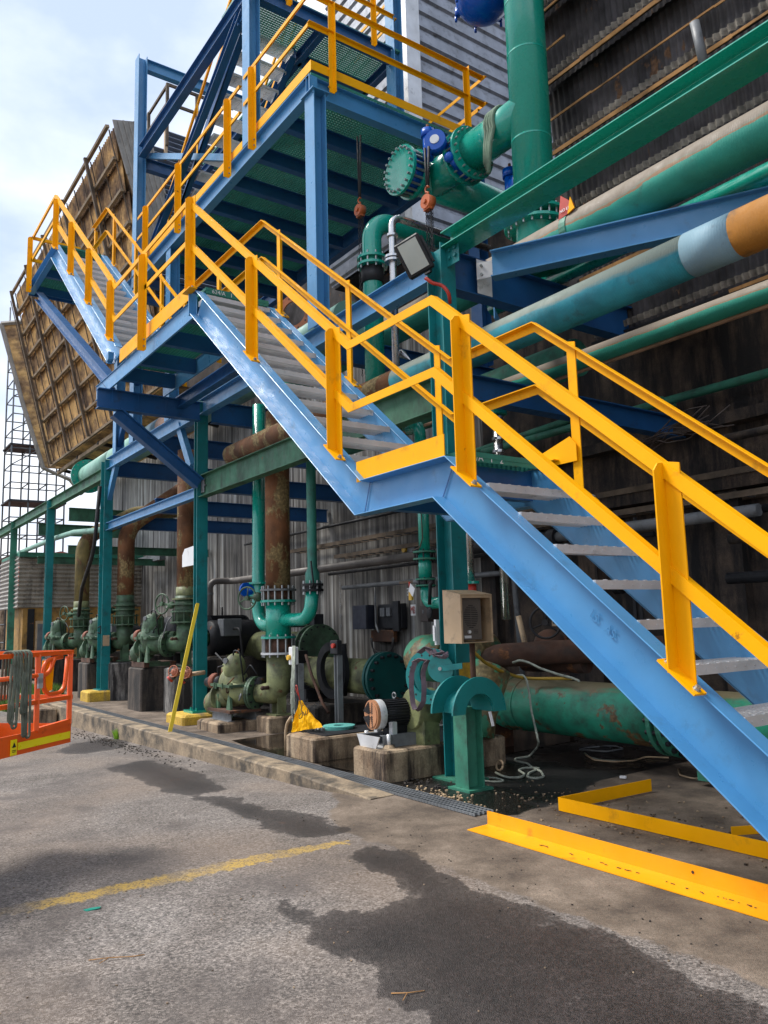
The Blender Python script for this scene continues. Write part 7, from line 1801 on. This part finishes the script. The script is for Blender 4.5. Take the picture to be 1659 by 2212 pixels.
b.tube(bend([bp_(0.07, -0.01, zh), bp_(0.10, -0.01, zl+0.03), bp_(0.34, -0.01, zl+0.03), bp_(0.36, -0.01, zh-0.02), bp_(0.14, -0.01, zh)], 0.09, 6), 0.016, 10)
b.tube(bend([bp_(0.24, -0.02, zh), bp_(0.30, -0.02, zh-0.12), bp_(0.85, -0.02, zh-0.12)], 0.10, 6), 0.016, 10)
b.build('gate_loop', ORANGE, t)
b = MB()
for z_ in (zh-0.14, zl+0.12): b.obox(bp_(0.41, -0.03, z_), ua, ub, Z_, 0.05, 0.012, 0.07)
b.build('hinge', GALV, t)
MB().extr([bp_(0.17, 0.03, zh-0.02), bp_(0.30, 0.03, zh-0.02), bp_(0.31, 0.03, zh-0.18), bp_(0.28, 0.03, zh-0.26), bp_(0.19, 0.03, zh-0.24)], ub*0.01).build('yellow_flap', YEL, t)
cbx = LB((12, 1425)); MB().obox(cbx+ub*0.1, ua, ub, Z_, 0.20, 0.12, 0.20).build('control_box', DKPANEL, t, bev=0.01)
b = MB(); random.seed(6)
hx0 = bp_(0.66, -0.03, ztp)
for k in range(6):
    a = 0.53+0.034*k+random.uniform(-.012, .012); l = random.uniform(0.40, 0.60); o = random.uniform(-.06, .06)
    b.tube(bend([bp_(a, -0.045, ztp-l*0.3), bp_(a, -0.05, ztp+0.03), bp_(a+0.01, 0.04, ztp+0.03), bp_(a+.01, .045, ztp-0.3)], 0.03, 3)[:], 0.009, 6)
    b.tube(bend([bp_(a, -0.045, ztp), bp_(a+o, -0.05, ztp-l), bp_(a+o*2+0.04, -0.05, ztp-l), bp_(a+0.03, -0.045, ztp-0.05)], 0.03, 4), 0.009, 6)
single(b, 'hung_cables', paint('khaki_cable', (0.13, 0.15, 0.11), 0.8, 0.35, scale=4), 'bundle of khaki cables looped over the orange basket rail', 'cables')
ar = cbx+ub*0.6
t2 = thing('boom_arm', (ar.x, ar.y, ar.z-1.0), 'orange boom arm end joined to the basket, cut by the left edge', 'lift arm')
MB().tube([bp_(1.5, W_B, zb+0.4), bp_(2.2, W_B+0.8, zb+0.7), bp_(4.0, W_B+1.2, zb+1.2)], 0.09, 14).build('arm_tube', ORANGE, t2)
MB().tube(bend([bp_(0.45, W_B, zb+0.18), bp_(0.8, W_B+0.1, zb+0.22), bp_(1.4, W_B+.2, zb+0.1)], 0.1, 5), 0.02, 8).build('hydraulic_hose', BLACK, t2)
# green bollard cone and bits beyond the basket
q = at((109, 1545), Z=-0.3); t = thing('green_casting', (q.x, q.y, -0.3), 'dark green cone shaped casting standing beyond the basket', 'casting')
MB().lathe((q.x, q.y, -0.3), Z_, [(0, 0.36), (0.04, 0.36), (0.05, 0.26), (0.45, 0.10), (0.55, 0.04), (0.56, 0.0)], 24).build('cone', OLIVE, t)
tag(MB().cbox(-27.6, -26.6, 4.2, 5.0, -0.3, 0.2, 0.03).build('concrete_block', CONC), 'pale concrete block at the foot of the ochre shed wall', 'concrete block')
# black hose slanting across the left riser
single(MB().tube(bend([at((216, 1050), Y=5.1), at((203, 1190), Y=5.1), at((177, 1270), Y=5.3), at((170, 1330), Y=5.6)], 0.8, 6), 0.045, 10), 'black_hose', BLACK, 'black flexible hose slanting down across the farthest riser', 'hose')
# green small pipe at far left rack
rtube([at((40, 1195), Y=5.6), at((118, 1163), Y=5.6), at((160, 1150), Y=5.6), at((240, 1143), Y=5.9), at((400, 1080), Y=8.6)], 0.075, PALE, 'green_header', 'pale green small pipe climbing across the far left bays', 'pipe', 0.6)
rtube([(-30, 5.8, 4.35), (-60, 5.8, 4.35)], 0.1, RUST2, 'far_pipe', 'far rusty pipe on the rack beyond the shed', 'pipe')
for i, x in enumerate((-24.0, -27.5)):
    pass
